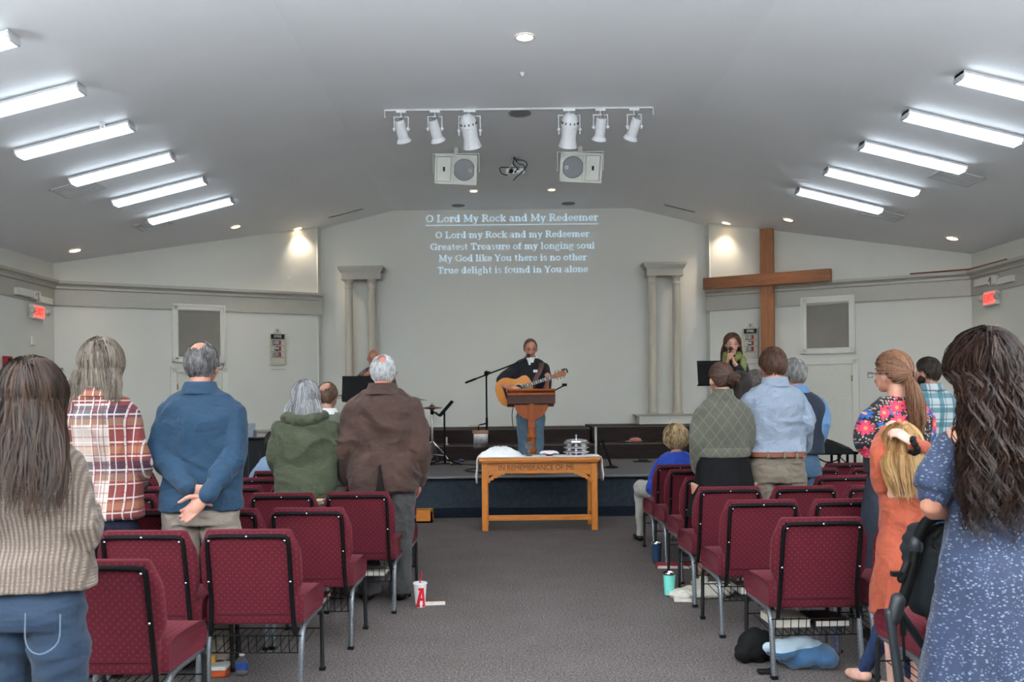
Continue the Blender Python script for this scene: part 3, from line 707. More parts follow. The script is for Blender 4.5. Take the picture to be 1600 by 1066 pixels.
# a bold slab-serif alphabet drawn with strokes. units: cap height 1, x height .7
T_, t_ = .19, .115
def ln(x1, y1, x2, y2, w=T_): return ('l', x1, y1, x2, y2, w)
def arc(cx, cy, rx, ry, a, b, w=T_): return ('a', cx, cy, rx, ry, a, b, w)
def sf(x, y, w): return ('s', x, y, w)          # slab serif: centre x, lower edge y, width
X = .7
GL = {
 ' ': (.34, []),
 'O': (1.0, [arc(.5, .5, .37, .43, 0, 360, .17)]),
 'L': (.84, [ln(.22, 0, .22, 1), sf(.22, 0, .40), sf(.22, .9, .40), ln(.2, .05, .76, .05, .11), ln(.74, 0, .74, .3, .1)]),
 'M': (1.18, [ln(.2, 0, .2, 1, .12), ln(.2, .97, .58, .12, .19), ln(.94, .97, .58, .12, .12), ln(.96, 0, .96, 1, .2), sf(.2, 0, .36), sf(.17, .9, .3), sf(.96, 0, .38), sf(1.0, .9, .3)]),
 'R': (.92, [ln(.22, 0, .22, 1), sf(.22, 0, .4), sf(.2, .9, .36), arc(.42, .73, .27, .22, -90, 90, .17), ln(.22, .95, .44, .95, .11), ln(.22, .51, .44, .51, .11), ln(.45, .5, .78, .05, .19), sf(.82, 0, .26)]),
 'G': (1.0, [arc(.52, .5, .39, .44, 40, 325, .17), ln(.84, .04, .84, .42, .17), sf(.82, .38, .36), ln(.86, .7, .86, .98, .1)]),
 'T': (.86, [ln(.43, 0, .43, 1, .2), sf(.43, 0, .44), ln(.06, .945, .8, .945, .11), ln(.09, .7, .09, .98, .1), ln(.77, .7, .77, .98, .1)]),
 'Y': (.86, [ln(.43, 0, .43, .46, .2), ln(.43, .42, .13, .95, .19), ln(.43, .42, .73, .95, .12), sf(.43, 0, .42), sf(.14, .9, .34), sf(.74, .9, .28)]),
 'a': (.68, [arc(.27, .21, .17, .17, 0, 360, .13), ln(.48, 0, .48, .5, .18), arc(.3, .48, .19, .2, 0, 150, .13), sf(.56, 0, .18)]),
 'c': (.6, [arc(.34, .35, .24, .3, 50, 315, .16), ln(.52, .5, .52, .66, .1)]),
 'd': (.76, [arc(.32, .34, .21, .29, 0, 360, .16), ln(.54, 0, .54, 1), sf(.45, .9, .24), sf(.62, 0, .22)]),
 'e': (.64, [arc(.33, .35, .24, .3, 5, 325, .16), ln(.14, .36, .56, .36, .11)]),
 'f': (.48, [ln(.2, 0, .2, .82), sf(.22, 0, .38), arc(.36, .8, .16, .17, 40, 180, .13), sf(.24, .6, .42)]),
 'g': (.66, [arc(.29, .43, .19, .2, 0, 360, .14), ln(.42, .62, .6, .64, .11), arc(.3, -.13, .22, .14, 0, 360, .11), arc(.25, .12, .14, .12, 120, 260, .11)]),
 'h': (.8, [ln(.2, 0, .2, 1), sf(.14, .9, .26), sf(.2, 0, .34), arc(.4, .42, .19, .22, 0, 160, .15), ln(.6, 0, .6, .45), sf(.6, 0, .32)]),
 'i': (.42, [ln(.2, 0, .2, X), sf(.14, .6, .26), sf(.2, 0, .36), ln(.2, .84, .2, 1.0, .19)]),
 'k': (.76, [ln(.2, 0, .2, 1), sf(.14, .9, .26), sf(.2, 0, .34), ln(.28, .3, .56, .64, .11), ln(.34, .38, .6, .06, .18), sf(.6, 0, .3), sf(.56, .6, .28)]),
 'l': (.42, [ln(.2, 0, .2, 1), sf(.14, .9, .26), sf(.2, 0, .36)]),
 'm': (1.18, [ln(.2, 0, .2, X), sf(.14, .6, .26), sf(.2, 0, .34), arc(.39, .42, .18, .22, 0, 160, .15), ln(.58, 0, .58, .45), sf(.58, 0, .3), arc(.77, .42, .18, .22, 0, 160, .15), ln(.96, 0, .96, .45), sf(.96, 0, .3)]),
 'n': (.8, [ln(.2, 0, .2, X), sf(.14, .6, .26), sf(.2, 0, .34), arc(.4, .42, .19, .22, 0, 160, .15), ln(.6, 0, .6, .45), sf(.6, 0, .32)]),
 'o': (.7, [arc(.35, .35, .25, .3, 0, 360, .16)]),
 'r': (.58, [ln(.2, 0, .2, X), sf(.14, .6, .26), sf(.22, 0, .38), arc(.42, .42, .2, .22, 55, 160, .14), ln(.5, .5, .5, .66, .14)]),
 's': (.56, [arc(.28, .51, .16, .14, 30, 250, .13), arc(.28, .19, .17, .15, -150, 75, .14)]),
 't': (.5, [ln(.22, .16, .22, .88, .17), sf(.25, .6, .42), arc(.34, .17, .12, .12, 180, 300, .14)]),
 'u': (.8, [ln(.2, .24, .2, X), sf(.13, .6, .24), arc(.36, .26, .17, .2, 180, 340, .15), ln(.6, 0, .6, X), sf(.52, .6, .24), sf(.67, 0, .2)]),
 'y': (.7, [ln(.15, .64, .38, .06, .19), ln(.57, .64, .28, -.2, .12), arc(.17, -.16, .13, .09, 180, 330, .12), sf(.15, .6, .34), sf(.57, .6, .28)]),
}
def lyric_line(s, g, cx, z, width, cap):
    pen = 0; q = G()
    for ch in s:
        wd, st = GL[ch]
        for k in st:
            if k[0] == 'l':
                _, x1, y1, x2, y2, w_ = k; a = Vector((x1, 0, y1)); b = Vector((x2, 0, y2)); d = (b - a).normalized(); nn = Vector((-d.z, 0, d.x)) * w_ / 2
                p = [a + nn, b + nn, b - nn, a - nn]
                polys = [p]
            elif k[0] == 's':
                _, x, y, w_ = k; polys = [[Vector((x - w_ / 2, 0, y)), Vector((x + w_ / 2, 0, y)), Vector((x + w_ / 2, 0, y + .1)), Vector((x - w_ / 2, 0, y + .1))]]
            else:
                _, ax, ay, rx, ry, a0, a1, w_ = k; n = max(4, int(abs(a1 - a0) / 18)); polys = []
                pts = []
                for i in range(n + 1):
                    a = R(a0 + (a1 - a0) * i / n); c_, s_ = math.cos(a), math.sin(a); ww = w_ / 2 * (.62 + .38 * abs(c_))
                    pts.append((Vector((ax + (rx + ww) * c_, 0, ay + (ry + ww) * s_)), Vector((ax + (rx - ww) * c_, 0, ay + (ry - ww) * s_))))
                for u, v in zip(pts, pts[1:]): polys.append([u[0], v[0], v[1], u[1]])
            for p in polys: q.add([Vector((v.x + pen, 0, v.z)) for v in p], [(0, 1, 2, 3)])
        pen += wd
    sx = width / pen
    for v in q.v: v.x = cx + (v.x - pen / 2) * sx; v.z = z + v.z * cap; v.y = 0
    g.add(q.v, q.f)
M_lyr = emis('projected_white_light', (214, 232, 244), .22)
LYR = [('O Lord My Rock and My Redeemer', 665, 935, 346.3, 334.9), ('O Lord my Rock and my Redeemer', 680, 921, 371.5, 361.0), ('Greatest Treasure of my longing soul', 672, 929.5, 389.9, 379.4), ('My God like You there is no other', 685.5, 917, 408, 397.5), ('True delight is found in You alone', 683.5, 919, 426.6, 416.1)]
p0 = W(802, 380, CW_Y - .012); e = thing('projected_lyrics', 'white song lyrics projected on the pale wall above the stage', 'projected text', (0, CW_Y - .012, 0))
for s, x0, x1, yb, yt in LYR:
    a, b, c = W(x0, yb, CW_Y), W(x1, yb, CW_Y), W((x0 + x1) / 2, yt, CW_Y); m = W((x0 + x1) / 2, yb, CW_Y)
    g = G(); lyric_line(s, g, m.x, m.z, b.x - a.x, c.z - m.z)
    if yb < 350: g.add([Vector((x, 0, m.z - z)) for x, z in ((a.x, .05), (b.x, .05), (b.x, .068), (a.x, .068))], [(0, 1, 2, 3)])
    g.build('lyric_line', M_lyr, e, smooth=False)
# the four lower lines measured again for the spacing of the block
# ================================================================ HYMN BOARDS
M_card = plain('number_card_black', (18, 18, 18), .5); M_cardr = plain('number_card_red', (150, 22, 34), .5); M_digit = plain('digit_white', (232, 232, 228), .5, var=.02)
M_board = plain('hymn_board_cream', (190, 184, 166), .5, var=.04); M_boardd = plain('hymn_board_slot', (140, 134, 120), .5)
def hymn_board(wl, x0, x1, yt, yb, label):
    (u0, za), (u1, _) = wl.uz(x0, yt), wl.uz(x1, yt); _, zb = wl.uz((x0 + x1) / 2, yb)
    _, za = wl.uz((x0 + x1) / 2, yt); w0 = u1 - u0; h0 = za - zb; c = wl.p + wl.x * (u0 + u1) / 2
    e = thing('hymn_board', label, 'hymn board', (c.x, c.y, (za + zb) / 2), wl.a, 'hymn number boards')
    poly = [(-w0 / 2, -h0 / 2), (w0 / 2, -h0 / 2), (w0 / 2, h0 / 2), (w0 * .28, h0 / 2), (w0 * .1, h0 / 2 + .09), (-w0 * .1, h0 / 2 + .09), (-w0 * .28, h0 / 2), (-w0 / 2, h0 / 2)]
    G().prism([Vector((x, -.02, z)) for x, z in poly], (0, 0, 0), (0, .02, 0)).build('board', M_board, e, smooth=False)
    g = G(); 
    for s in (-1, 1): g.box((s * (w0 / 2 - .01), -.03, 0), (.02, .02, h0))
    g.box((0, -.03, -h0 / 2 + .01), (w0, .02, .02)); g.build('side_frame', M_board, e, smooth=False)
    G().box((0, -.024, h0 / 2 + .045), (.008, .006, .06)).box((0, -.024, h0 / 2 + .055), (.03, .006, .008)).build('small_cross', M_card, e, smooth=False)
    hd = G().box((0, -.026, h0 / 2 - .055), (w0 * .84, .01, .085)).build('title_card', M_card, e, smooth=False)
    text_on('HYMNS', .07, 'lettering', M_digit, hd, Matrix.Translation((0, -.033, h0 / 2 - .055)), w0 * .46)
    rows = [('100', 0), ('94', 1), ('535', 0)]; rh = .105
    g = G()
    for i in range(6): g.box((0, -.027, h0 / 2 - .115 - i * rh), (w0 - .04, .014, .008))
    g.build('slot_rail', M_boardd, e, smooth=False)
    dw = w0 * .125
    for i, (s, _) in enumerate(rows):
        z = h0 / 2 - .115 - (i + .48) * rh; xr_ = w0 * .06
        for k, ch in enumerate(s[::-1]):
            cx = xr_ - (k + .5) * dw
            q = G().box((cx, -.026, z), (dw * .96, .008, .078)).build('number_card', M_card, e, smooth=False)
            text_on(ch, .085, 'digit', M_digit, q, Matrix.Translation((cx, -.031, z)))
        G().box((xr_ + dw * .62, -.026, z), (dw * 1.2, .008, .078)).build('red_card', M_cardr, e, smooth=False)
hymn_board(WFL, 420.5, 445.5, 521.5, 570, 'cream hymn number board on the left wall beside the columns')
hymn_board(WFR, 1161, 1185, 513, 560, 'cream hymn number board on the right wall left of the cross')

# ================================================================ COMMUNION TABLE
def tw(px, py, Y): return W(px, py, Y)
TY = 10.57; tl = W(748, 720, TY - .05); tr = W(938, 717, TY - .05); tcx = (tl.x + tr.x) / 2; tz = .83; TD = .56
e = thing('communion_table', 'golden oak communion table with carved front lettering before the stage', 'table', (tcx, TY, 0))
hw = (tr.x - tl.x) / 2; lw = .068
G().box((0, TD / 2 - .03, tz - .018), (hw * 2, TD + .1, .036)).build('tabletop', M_oakh, e, smooth=False, bevel=.006)
G().box((0, TD / 2 - .03, tz - .044), (hw * 2 - .04, TD + .06, .018)).build('top_moulding', M_oakh, e, smooth=False, bevel=.004)
lx = hw - .065
for sx in (-1, 1):
    for y in (.02, TD - .06): G().box((sx * lx, y, (tz - .05) / 2), (lw, lw, tz - .05)).build('leg', M_oak, e, smooth=False, bevel=.004)
G().box((0, .015, tz - .115), (lx * 2 - lw, .025, .125)).box((0, TD - .06, tz - .115), (lx * 2 - lw, .025, .125)).build('apron', M_oakh, e, smooth=False)
text_on('IN REMEMBRANCE OF ME', .088, 'carved_lettering', plain('carved_brown', (92, 48, 14), .6), e, Matrix.Translation((-.035, .0, tz - .115)), .86, .002)
G().box((0, .02, .145), (lx * 2 - lw, .035, .06)).build('stretcher', M_oakh, e, smooth=False, bevel=.004)
for sx in (-1, 1): G().box((sx * lx, TD / 2 - .02, .145), (.035, TD - .12, .06)).build('side_stretcher', M_oakh, e, smooth=False)
for sx in (-1, 1):
    g = G(); z0 = tz - .178
    prof_ = [(0, 0), (.20, 0), (.19, -.015), (.155, -.018), (.14, -.035), (.115, -.035), (.10, -.055), (.075, -.052), (.06, -.075), (.035, -.075), (.02, -.105), (0, -.11), (0, -.08), (.035, -.05), (.02, -.025), (.06, -.018), (.05, -.006), (0, -.01)]
    pts = [Vector((sx * (lx - lw / 2 - x), 0, z0 + z)) for x, z in prof_[:12]]
    g.prism(pts, (0, .008, 0), (0, .032, 0)); g.build('corner_bracket', M_oakh, e, smooth=False)
    G().prism([Vector((sx * (lx - lw / 2 - x), .006, z0 + z)) for x, z in ((.015, -.02), (.07, -.012), (.045, -.03), (.018, -.055))], (0, 0, 0), (0, .004, 0)).build('bracket_cutout', M_blkp, e, smooth=False)
M_cloth = plain('white_linen', (246, 246, 248), .85, var=.03)
# runner
g = G(); zc_ = tz + .004; n = 26; rg = []
path = [(-hw - .028, tz - .29), (-hw - .035, tz - .22), (-hw - .022, tz - .12), (-hw - .02, tz - .03), (-hw - .006, tz + .006), (-hw * .5, zc_), (0, zc_), (hw * .5, zc_), (hw + .006, tz + .006), (hw + .02, tz - .03), (hw + .022, tz - .12), (hw + .035, tz - .2), (hw + .03, tz - .27)]
v = []; f = []
for i, (x, z) in enumerate(path):
    for j in range(9):
        yy = .02 + j * .05; hang = abs(x) > hw
        v.append(Vector((x + (.012 * math.sin(j * 1.9 + (1 if x > 0 else 0)) if hang else 0), TY + yy, z + (.02 * math.sin(j * 1.3) if (i in (0, 12)) else 0))))
for i in range(len(path) - 1):
    for j in range(8): f.append((i * 9 + j, (i + 1) * 9 + j, (i + 1) * 9 + j + 1, i * 9 + j + 1))
g.add([q - Vector((-tcx, 0, 0)) if False else Vector((q.x + tcx, q.y, q.z)) for q in v], f)
o = g.build('table_runner', M_cloth); m = o.modifiers.new('s', 'SOLIDIFY'); m.thickness = .004; m.offset = 1
tag(o, 'white linen runner over the communion table, ends hanging at both sides', 'table runner')
zt = tz + .009
# covered bread tray
c0 = W(782, 712, TY + .25)
g = G(); rg = []
for r, z in ((.235, 0), (.235, .012), (.20, .045), (.13, .085), (.06, .105), (.002, .108)):
    rg.append([Vector((r * math.cos(a) * (1.0 + .08 * math.cos(4 * a)), r * .75 * math.sin(a) * (1 + .08 * math.cos(4 * a)), z + (.010 * math.sin(6 * a + r * 30) if .02 < r < .22 else 0))) for a in [2 * math.pi * j / 40 for j in range(40)]])
o = g.rings(rg).build('covered_bread_tray', M_cloth); o.location = (c0.x, TY + .23, zt); tag(o, 'low tray covered with a stiff white cloth, left on the communion table', 'covered tray')
c0 = W(826, 712, TY + .2)
o = G().lathe((0, 0, 0), [(.002, 0), (.042, 0), (.044, .008), (.02, .018), (.008, .03), (.009, .05), (.016, .06), (.009, .07), (.012, .08), (.034, .098), (.042, .125), (.043, .158), (.040, .158), (.038, .13), (.002, .10)], 28).build('chalice', plain('pewter', (150, 148, 146), .3, .9)); o.location = (c0.x, TY + .12, zt); tag(o, 'pewter chalice on the communion table before the pulpit post', 'chalice')
c0 = W(858, 712, TY + .2)
o = G().lathe((0, 0, 0), [(.002, 0), (.035, 0), (.04, .01), (.075, .032), (.085, .045), (.08, .045), (.03, .02), (.002, .02)], 28).build('wooden_bowl', plain('bowl_brown', (124, 62, 34), .4)); o.location = (c0.x, TY + .16, zt); tag(o, 'small brown wooden bowl on the communion table', 'bowl')
g = G(); rg = []
for r, z in ((.002, .062), (.05, .062), (.085, .055), (.095, .045), (.105, .036), (.10, .033), (.08, .046), (.04, .052), (.002, .052)):
    rg.append([Vector((r * 1.0 * math.cos(a) * (1 + .12 * math.cos(4 * a + .6)), r * math.sin(a) * (1 + .12 * math.cos(4 * a + .6)), z + .004 * math.sin(5 * a))) for a in [2 * math.pi * j / 40 for j in range(40)]])
o = g.rings(rg).build('folded_napkin', M_cloth); o.location = (c0.x, TY + .16, zt - .004); tag(o, 'white napkin laid over the brown wooden bowl', 'napkin')
# tray stack
c0 = W(901, 710, TY + .2); e = None
for k in range(3):
    z0 = zt + k * .052
    o = G().lathe((0, 0, 0), [(.002, .0), (.125, .0), (.128, .006), (.128, .030), (.150, .034), (.152, .038), (.148, .041), (.125, .040), (.12, .046), (.002, .046)], 40).build('communion_tray', M_silver, ang=25)
    o.location = (c0.x, TY + .24, z0); tag(o, 'polished communion tray, %s of the stack on the oak table' % ('bottom', 'middle', 'top')[k], 'communion tray', 'stacked silver communion trays')
e = thing('tray_lid', 'polished domed lid with a small cross on the tray stack', 'lid', (c0.x, TY + .24, zt + .156))
G().lathe((0, 0, 0), [(.134, -.0), (.136, .0), (.134, .012), (.12, .022), (.06, .032), (.002, .036)], 40).build('dome', M_silver, e, ang=25)
G().lathe((0, 0, .034), [(.012, 0), (.014, .006), (.006, .012), (.005, .02)], 14).box((0, 0, .066), (.010, .008, .04)).box((0, 0, .070), (.030, .008, .010)).build('cross_knob', M_silver, e)

# ================================================================ PULPIT
pc = W(831, 740, 12.25); e = thing('pulpit', 'wooden pulpit stand with slanted desk and turned post on the stage', 'pulpit', (pc.x, 12.25, .51))
def zs(py): return W(831, py, 12.25).z - .51
g = G(); rot = Euler((R(-32), 0, 0)).to_matrix(); zb_ = zs(622)
g.box((0, .08, zb_ + .0), (.63, .42, .025), rot).build('desk_board', M_pulpit, e, smooth=False, bevel=.006)
G().box((0, -.135, zb_ + .055), (.635, .02, .17), Euler((R(-8), 0, 0)).to_matrix()).build('front_board', M_pulpit, e, smooth=False, bevel=.004) if False else G().box((0, -.12, zs(623.5)), (.625, .025, .13)).build('front_board', wood('dark_cherry', (44, 20, 14), (72, 34, 22), .7, 0, 7), e, smooth=False, bevel=.004)
G().box((0, -.115, zs(616)), (.63, .06, .03)).build('top_edge', M_pulpit, e, smooth=False, bevel=.006)
n = 30; rr = .225; pts = [Vector((rr * math.cos(math.pi + math.pi * j / n), 0, rr * 1.02 * math.sin(math.pi + math.pi * j / n))) for j in range(n + 1)]
G().prism(pts, (0, -.07, zs(629)), (0, -.045, zs(629))).build('half_round_panel', M_pulpit, e, smooth=False)
zq = zs(668)
G().box((0, -.085, (zs(622) + zq) / 2), (.095, .05, zs(622) - zq)).box((0, -.12, zs(645)), (.04, .03, .25)).build('upper_post', M_pulpit, e, smooth=False, bevel=.004)
pr = [(.06, 0), (.062, .03), (.05, .06), (.064, .08), (.066, .10), (.05, .12), (.048, .2), (.052, .28), (.066, .30), (.066, .33), (.048, .36), (.045, .42), (.055, .47), (.07, .49), (.055, .52), (.05, zq)]
G().lathe((0, -.06, .0), [(.001, 0)] + [(r, z) for r, z in pr[:-1]] + [(.052, zq), (.001, zq)], 24).build('turned_post', M_pulpit, e, ang=30)
for a in (0, 90, 180, 270):
    c_, s_ = math.cos(R(a)), math.sin(R(a)); G().bar((c_ * .05, -.06 + s_ * .05, .075), (c_ * .28, -.06 + s_ * .28, .03), .06, .06).build('foot', M_pulpit, e, smooth=False, bevel=.008)

# ================================================================ MICROPHONE STANDS, CHIMES, MUSIC STANDS
def mic(g, a, b):
    a, b = Vector(a), Vector(b); d = (b - a).normalized(); g.tube([a, b], .012, 10, k=1); g.ell(b + d * .02, (.028, .028, .028))
Y = 12.5; po = W(761, 700, Y); px_ = po.x
e = thing('microphone_stand', 'black microphone stand with long boom in front of the guitarist', 'microphone stand', (px_, Y, .508))
topz = W(760, 584, Y).z - .508
G().tube([(0, 0, .02), (0, 0, topz)], .012, 10, k=1).tube([(0, 0, .02), (0, 0, W(761, 654, Y).z - .508)], .017, 10, k=1).build('pole', M_blk, e)
G().lathe((0, 0, 0), [(.001, 0), (.13, 0), (.13, .015), (.03, .03), (.001, .03)], 24).build('round_base', M_blk, e)
b0 = W(728, 598, Y); b1 = W(811, 566, Y - .0); q0 = Vector((b0.x - px_, .0, b0.z - .508)); q1 = Vector((b1.x - px_, .05, b1.z - .508))
G().tube([q0, q1], .010, 8, k=1).tube([q0, q0 + (q1 - q0) * .18], .014, 8, k=1).build('boom', M_blk, e)
G().ell((0, .0, topz), (.03, .03, .04)).box((.03, 0, topz + .02), (.05, .03, .02)).build('clutch', M_blk, e)
g = G(); mm = W(824, 557, 12.53); mic(g, q1, Vector((mm.x - px_, .06, mm.z - .508))); g.build('microphone', plain('mic_dark', (40, 40, 42), .4, .4), e)
# chime bar hung on the stand
cb = W(741, 675, Y); ce = W(763, 675, Y)
e = thing('bar_chimes', 'set of silver bar chimes clamped low on the microphone stand', 'chimes', ((cb.x + ce.x) / 2 - .01, Y - .03, cb.z))
wq_ = ce.x - cb.x
G().box((0, -.02, .0), (wq_ + .02, .04, .045)).build('wooden_bar', plain('chime_wood', (120, 78, 46), .5), e, smooth=False)
g = G()
for i in range(16): g.tube([(-wq_ / 2 + .01 + i * wq_ / 16, -.02, -.03), (-wq_ / 2 + .01 + i * wq_ / 16, -.02, -.22 + i * .001)], .0045, 6, k=1)
g.build('chime_bars', M_chrome, e)
G().tube([(-.02, -.02, .02), (-.02, -.03, .09), (.03, 0, .10), (wq_ / 2, .03, .12)], .010, 8).build('clamp_arm', M_blk, e)
G().tube([(-.15, -.04, .085), (.0, -.04, .087)], .006, 6, k=1).build('beater', plain('beater_wood', (200, 170, 120), .5), e)
# short stand right of the pulpit with a clip on its arm
Y = 13.6; a = W(858, 614, Y); b = W(881, 603, Y)
e = thing('microphone_stand', 'black slanting stand arm sticking out behind the pulpit at its right', 'microphone stand', (a.x - .12, Y, .508))
G().tube([(0, 0, .02), (0, 0, a.z - .55)], .012, 8, k=1).build('pole', M_blk, e); G().lathe((0, 0, 0), [(.001, 0), (.12, 0), (.12, .012), (.001, .03)], 20).build('round_base', M_blk, e)
G().tube([(0, 0, a.z - .57), (b.x - a.x + .12, 0, b.z - .508)], .009, 8, k=1).box((b.x - a.x + .13, 0, b.z - .495), (.07, .03, .04)).build('arm', M_blk, e)
# low stand on the floor of the stage, at the right of the table
p_, q_ = W(936, 690, 13.2), W(955, 726, 13.2)
e = thing('microphone_stand', 'low black microphone stand lying bent on the stage right of the table', 'microphone stand', (q_.x, 13.2, .508))
G().tube([(p_.x - q_.x - .03, 0, .02), (p_.x - q_.x, 0, p_.z - .508), (p_.x - q_.x + .05, 0, p_.z - .50)], .014, 8, k=1).tube([(p_.x - q_.x + .05, 0, p_.z - .50), (.0, 0, .03)], .018, 8, k=1).build('arm', M_blk, e)
G().lathe((0, 0, 0), [(.001, 0), (.10, 0), (.10, .015), (.001, .05)], 20).build('base', M_blk, e)
def music_stand(x, Y, z0, zt, w0, h0, yaw, tilt, label, face=None):
    e = thing('music_stand', label, 'music stand', (x, Y, z0), yaw)
    G().tube([(0, 0, .05), (0, 0, zt)], .012, 10, k=1).tube([(0, 0, .05), (0, 0, zt * .55)], .017, 10, k=1).build('pole', M_blk, e)
    for a in (30, 150, 270): G().tube([(0, 0, .22), (.28 * math.cos(R(a)), .28 * math.sin(R(a)), .015)], .011, 8, k=1).build('leg', M_blk, e)
    rot = Euler((R(tilt), 0, 0)).to_matrix()
    G().box(Vector((0, 0, zt)) + rot @ Vector((0, 0, h0 / 2 - .03)), (w0, .008, h0), rot).box(Vector((0, 0, zt)) + rot @ Vector((0, .04, -.025)), (w0, .08, .008), rot).build('desk', M_blk, e, smooth=False, bevel=.003)
    return e
a, b = W(533, 596, 12.35), W(600, 594, 12.35)
music_stand((a.x + b.x) / 2, 12.35, .508, 1.02, .56, .34, 0, -12, 'black music stand in front of the bald man on stage')
a, b = W(1091, 569, 11.95), W(1152, 566, 11.95)
e = music_stand((a.x + b.x) / 2, 11.98, .508, 1.18, .5, .32, 0, -12, 'black music stand in front of the singing woman with the green scarf')
# music stand seen edge-on by the cymbals
p_ = W(695, 722, 14.0)
e = thing('music_stand', 'black music stand turned edge-on right of the hi-hat cymbals', 'music stand', (p_.x, 14.0, .508))
zz = W(695, 645, 14.0).z - .508
G().tube([(0, 0, .04), (0, 0, zz)], .014, 8, k=1).build('pole', M_blk, e)
for a in (0, 180, 90): G().tube([(0, 0, .10), (.25 * math.cos(R(a)), .2 * math.sin(R(a)), .015)], .012, 8, k=1).build('leg', M_blk, e)
u, v_ = W(687, 650, 14.0), W(707, 627, 14.0); u = Vector((u.x - p_.x, 0, u.z - .508)); v_ = Vector((v_.x - p_.x, 0, v_.z - .508))
G().bar(u + Vector((0, 0, 0)), v_, .40, .035, (0, 0, 1)).bar(u, u + Vector((-.08, 0, .06)), .40, .012).build('desk', M_blk, e, smooth=False)
# hi-hat
M_brass = plain('cymbal_bronze', (134, 100, 70), .35, .75, var=.2)
p_ = W(676, 722, 14.3); e = thing('hi_hat_stand', 'hi-hat cymbals on a chrome tripod stand on the stage', 'cymbal stand', (p_.x, 14.3, .508))
zt_ = W(676, 630, 14.3).z - .508; zc2 = W(676, 637, 14.3).z - .508
G().tube([(0, 0, .12), (0, 0, zt_)], .009, 8, k=1).tube([(0, 0, .12), (0, 0, zc2 - .08)], .018, 12, k=1).build('pole', M_chrome, e)
G().lathe((0, 0, zc2), [(.002, .045), (.03, .04), (.045, .015), (.15, .0), (.165, -.006), (.15, -.004), (.002, .0)], 32).build('top_cymbal', M_brass, e)
G().lathe((0, 0, zc2 - .012), [(.002, -.035), (.03, -.03), (.045, -.012), (.15, .0), (.165, .004), (.15, .002), (.002, .0)], 32).build('bottom_cymbal', M_brass, e)
G().ell((0, 0, zc2 - .07), (.03, .03, .05)).build('clutch', M_blk, e)
for a in (200, 330, 80):
    d = Vector((math.cos(R(a)), math.sin(R(a)), 0)); G().tube([(0, 0, .36), d * .22 + Vector((0, 0, .16)), d * .34 + Vector((0, 0, .015))], .011, 8, k=1).tube([(0, 0, .15), d * .23 + Vector((0, 0, .14))], .008, 8, k=1).ell(d * .34 + Vector((0, 0, .02)), (.02, .02, .02)).build('leg', M_chrome, e)
G().box((.0, -.16, .03), (.08, .26, .03)).build('pedal', M_chrome, e, smooth=False)
p_ = W(640, 722, 14.3); e = thing('crash_cymbal', 'bronze crash cymbal on a stand, mostly behind the brown jacket', 'cymbal', (p_.x, 14.3, .508))
zc2 = W(645, 623, 14.3).z - .508
G().lathe((0, 0, zc2), [(.002, .05), (.04, .04), (.06, .015), (.22, -.01), (.30, -.03), (.22, -.014), (.002, .0)], 36).build('cymbal', M_brass, e)
G().tube([(0, 0, .1), (0, 0, zc2 + .06)], .011, 8, k=1).build('pole', M_chrome, e)
for a in (200, 330, 80): d = Vector((math.cos(R(a)), math.sin(R(a)), 0)); G().tube([(0, 0, .4), d * .32 + Vector((0, 0, .015))], .010, 8, k=1).build('leg', M_chrome, e)
# loose things on the stage
p_ = _hit(991, 690, lambda p: p.z < .772); p_.z = .765; p_.y = max(p_.y, 15.3)
e = thing('plate', 'white plate resting on the dark stage tier at the right', 'plate', (W(991, 690, 15.35).x, 15.35, .766)); G().lathe((0, 0, 0), [(.002, 0), (.10, 0), (.145, .014), (.15, .018), (.10, .010), (.002, .008)], 32).build('dish', plain('plate_pinkish', (222, 200, 194), .35), e)
o = G().ell((0, 0, .03), (.10, .09, .04)).vox('pink_bundle', plain('pink_cloth', (196, 120, 112), .8), None, .008, 2, lambda c, n: .006 * noise.noise(c * 30)); o.location = (W(991, 690, 15.35).x + .02, 15.35, .774); tag(o, 'small pink cloth bundle on the white plate', 'cloth bundle')
p_ = FL(1003, 722, .51); o = G().box((0, 0, .012), (.26, .16, .022)).box((.02, .03, .03), (.14, .08, .02)).build('cable_box', M_blkp, bevel=.004); o.location = (p_.x, min(p_.y, 14.7), .508); tag(o, 'flat black box on the stage floor near the seated woman', 'box')
p_ = W(698, 697, 15.3); o = G().lathe((0, 0, 0), [(.001, 0), (.035, 0), (.035, .012), (.012, .016), (.012, .13), (.001, .13)], 16).build('candle', plain('candle_white', (224, 220, 208), .5)); o.location = (p_.x, 15.3, .756); tag(o, 'thin white candle standing on the stage tier by the music stand', 'candle')
p_ = FL(721, 722, .51); o = G().ell((0, 0, .025), (.055, .04, .028)).build('purple_ball', plain('purple_thing', (84, 70, 120), .6)); o.location = (p_.x, 14.75, .508); tag(o, 'small dark purple object on the stage floor by the tier', 'toy')
q = [(-.9, 14.3, .52), (-.5, 14.0, .52), (-.2, 13.5, .52), (-.5, 12.9, .52), (-.25, 12.4, .52), (.1, 12.2, .52), (.25, 12.6, .52), (.35, 12.8, .52)]
o = G().tube(q, .009, 6, k=6).build('audio_cable', M_blkp); tag(o, 'black audio cable winding over the stage floor', 'cable')
p0_ = FL(705, 727, .51); p1_ = FL(655, 730, .51); o = G().tube([(p1_.x, 13.9, .52), ((p0_.x + p1_.x) / 2, 14.2, .52), (p0_.x + .1, 14.35, .52), (-.75, 14.0, .52)], .009, 6, k=6).build('audio_cable', M_blkp); tag(o, 'black cable around the hi-hat stand feet', 'cable')
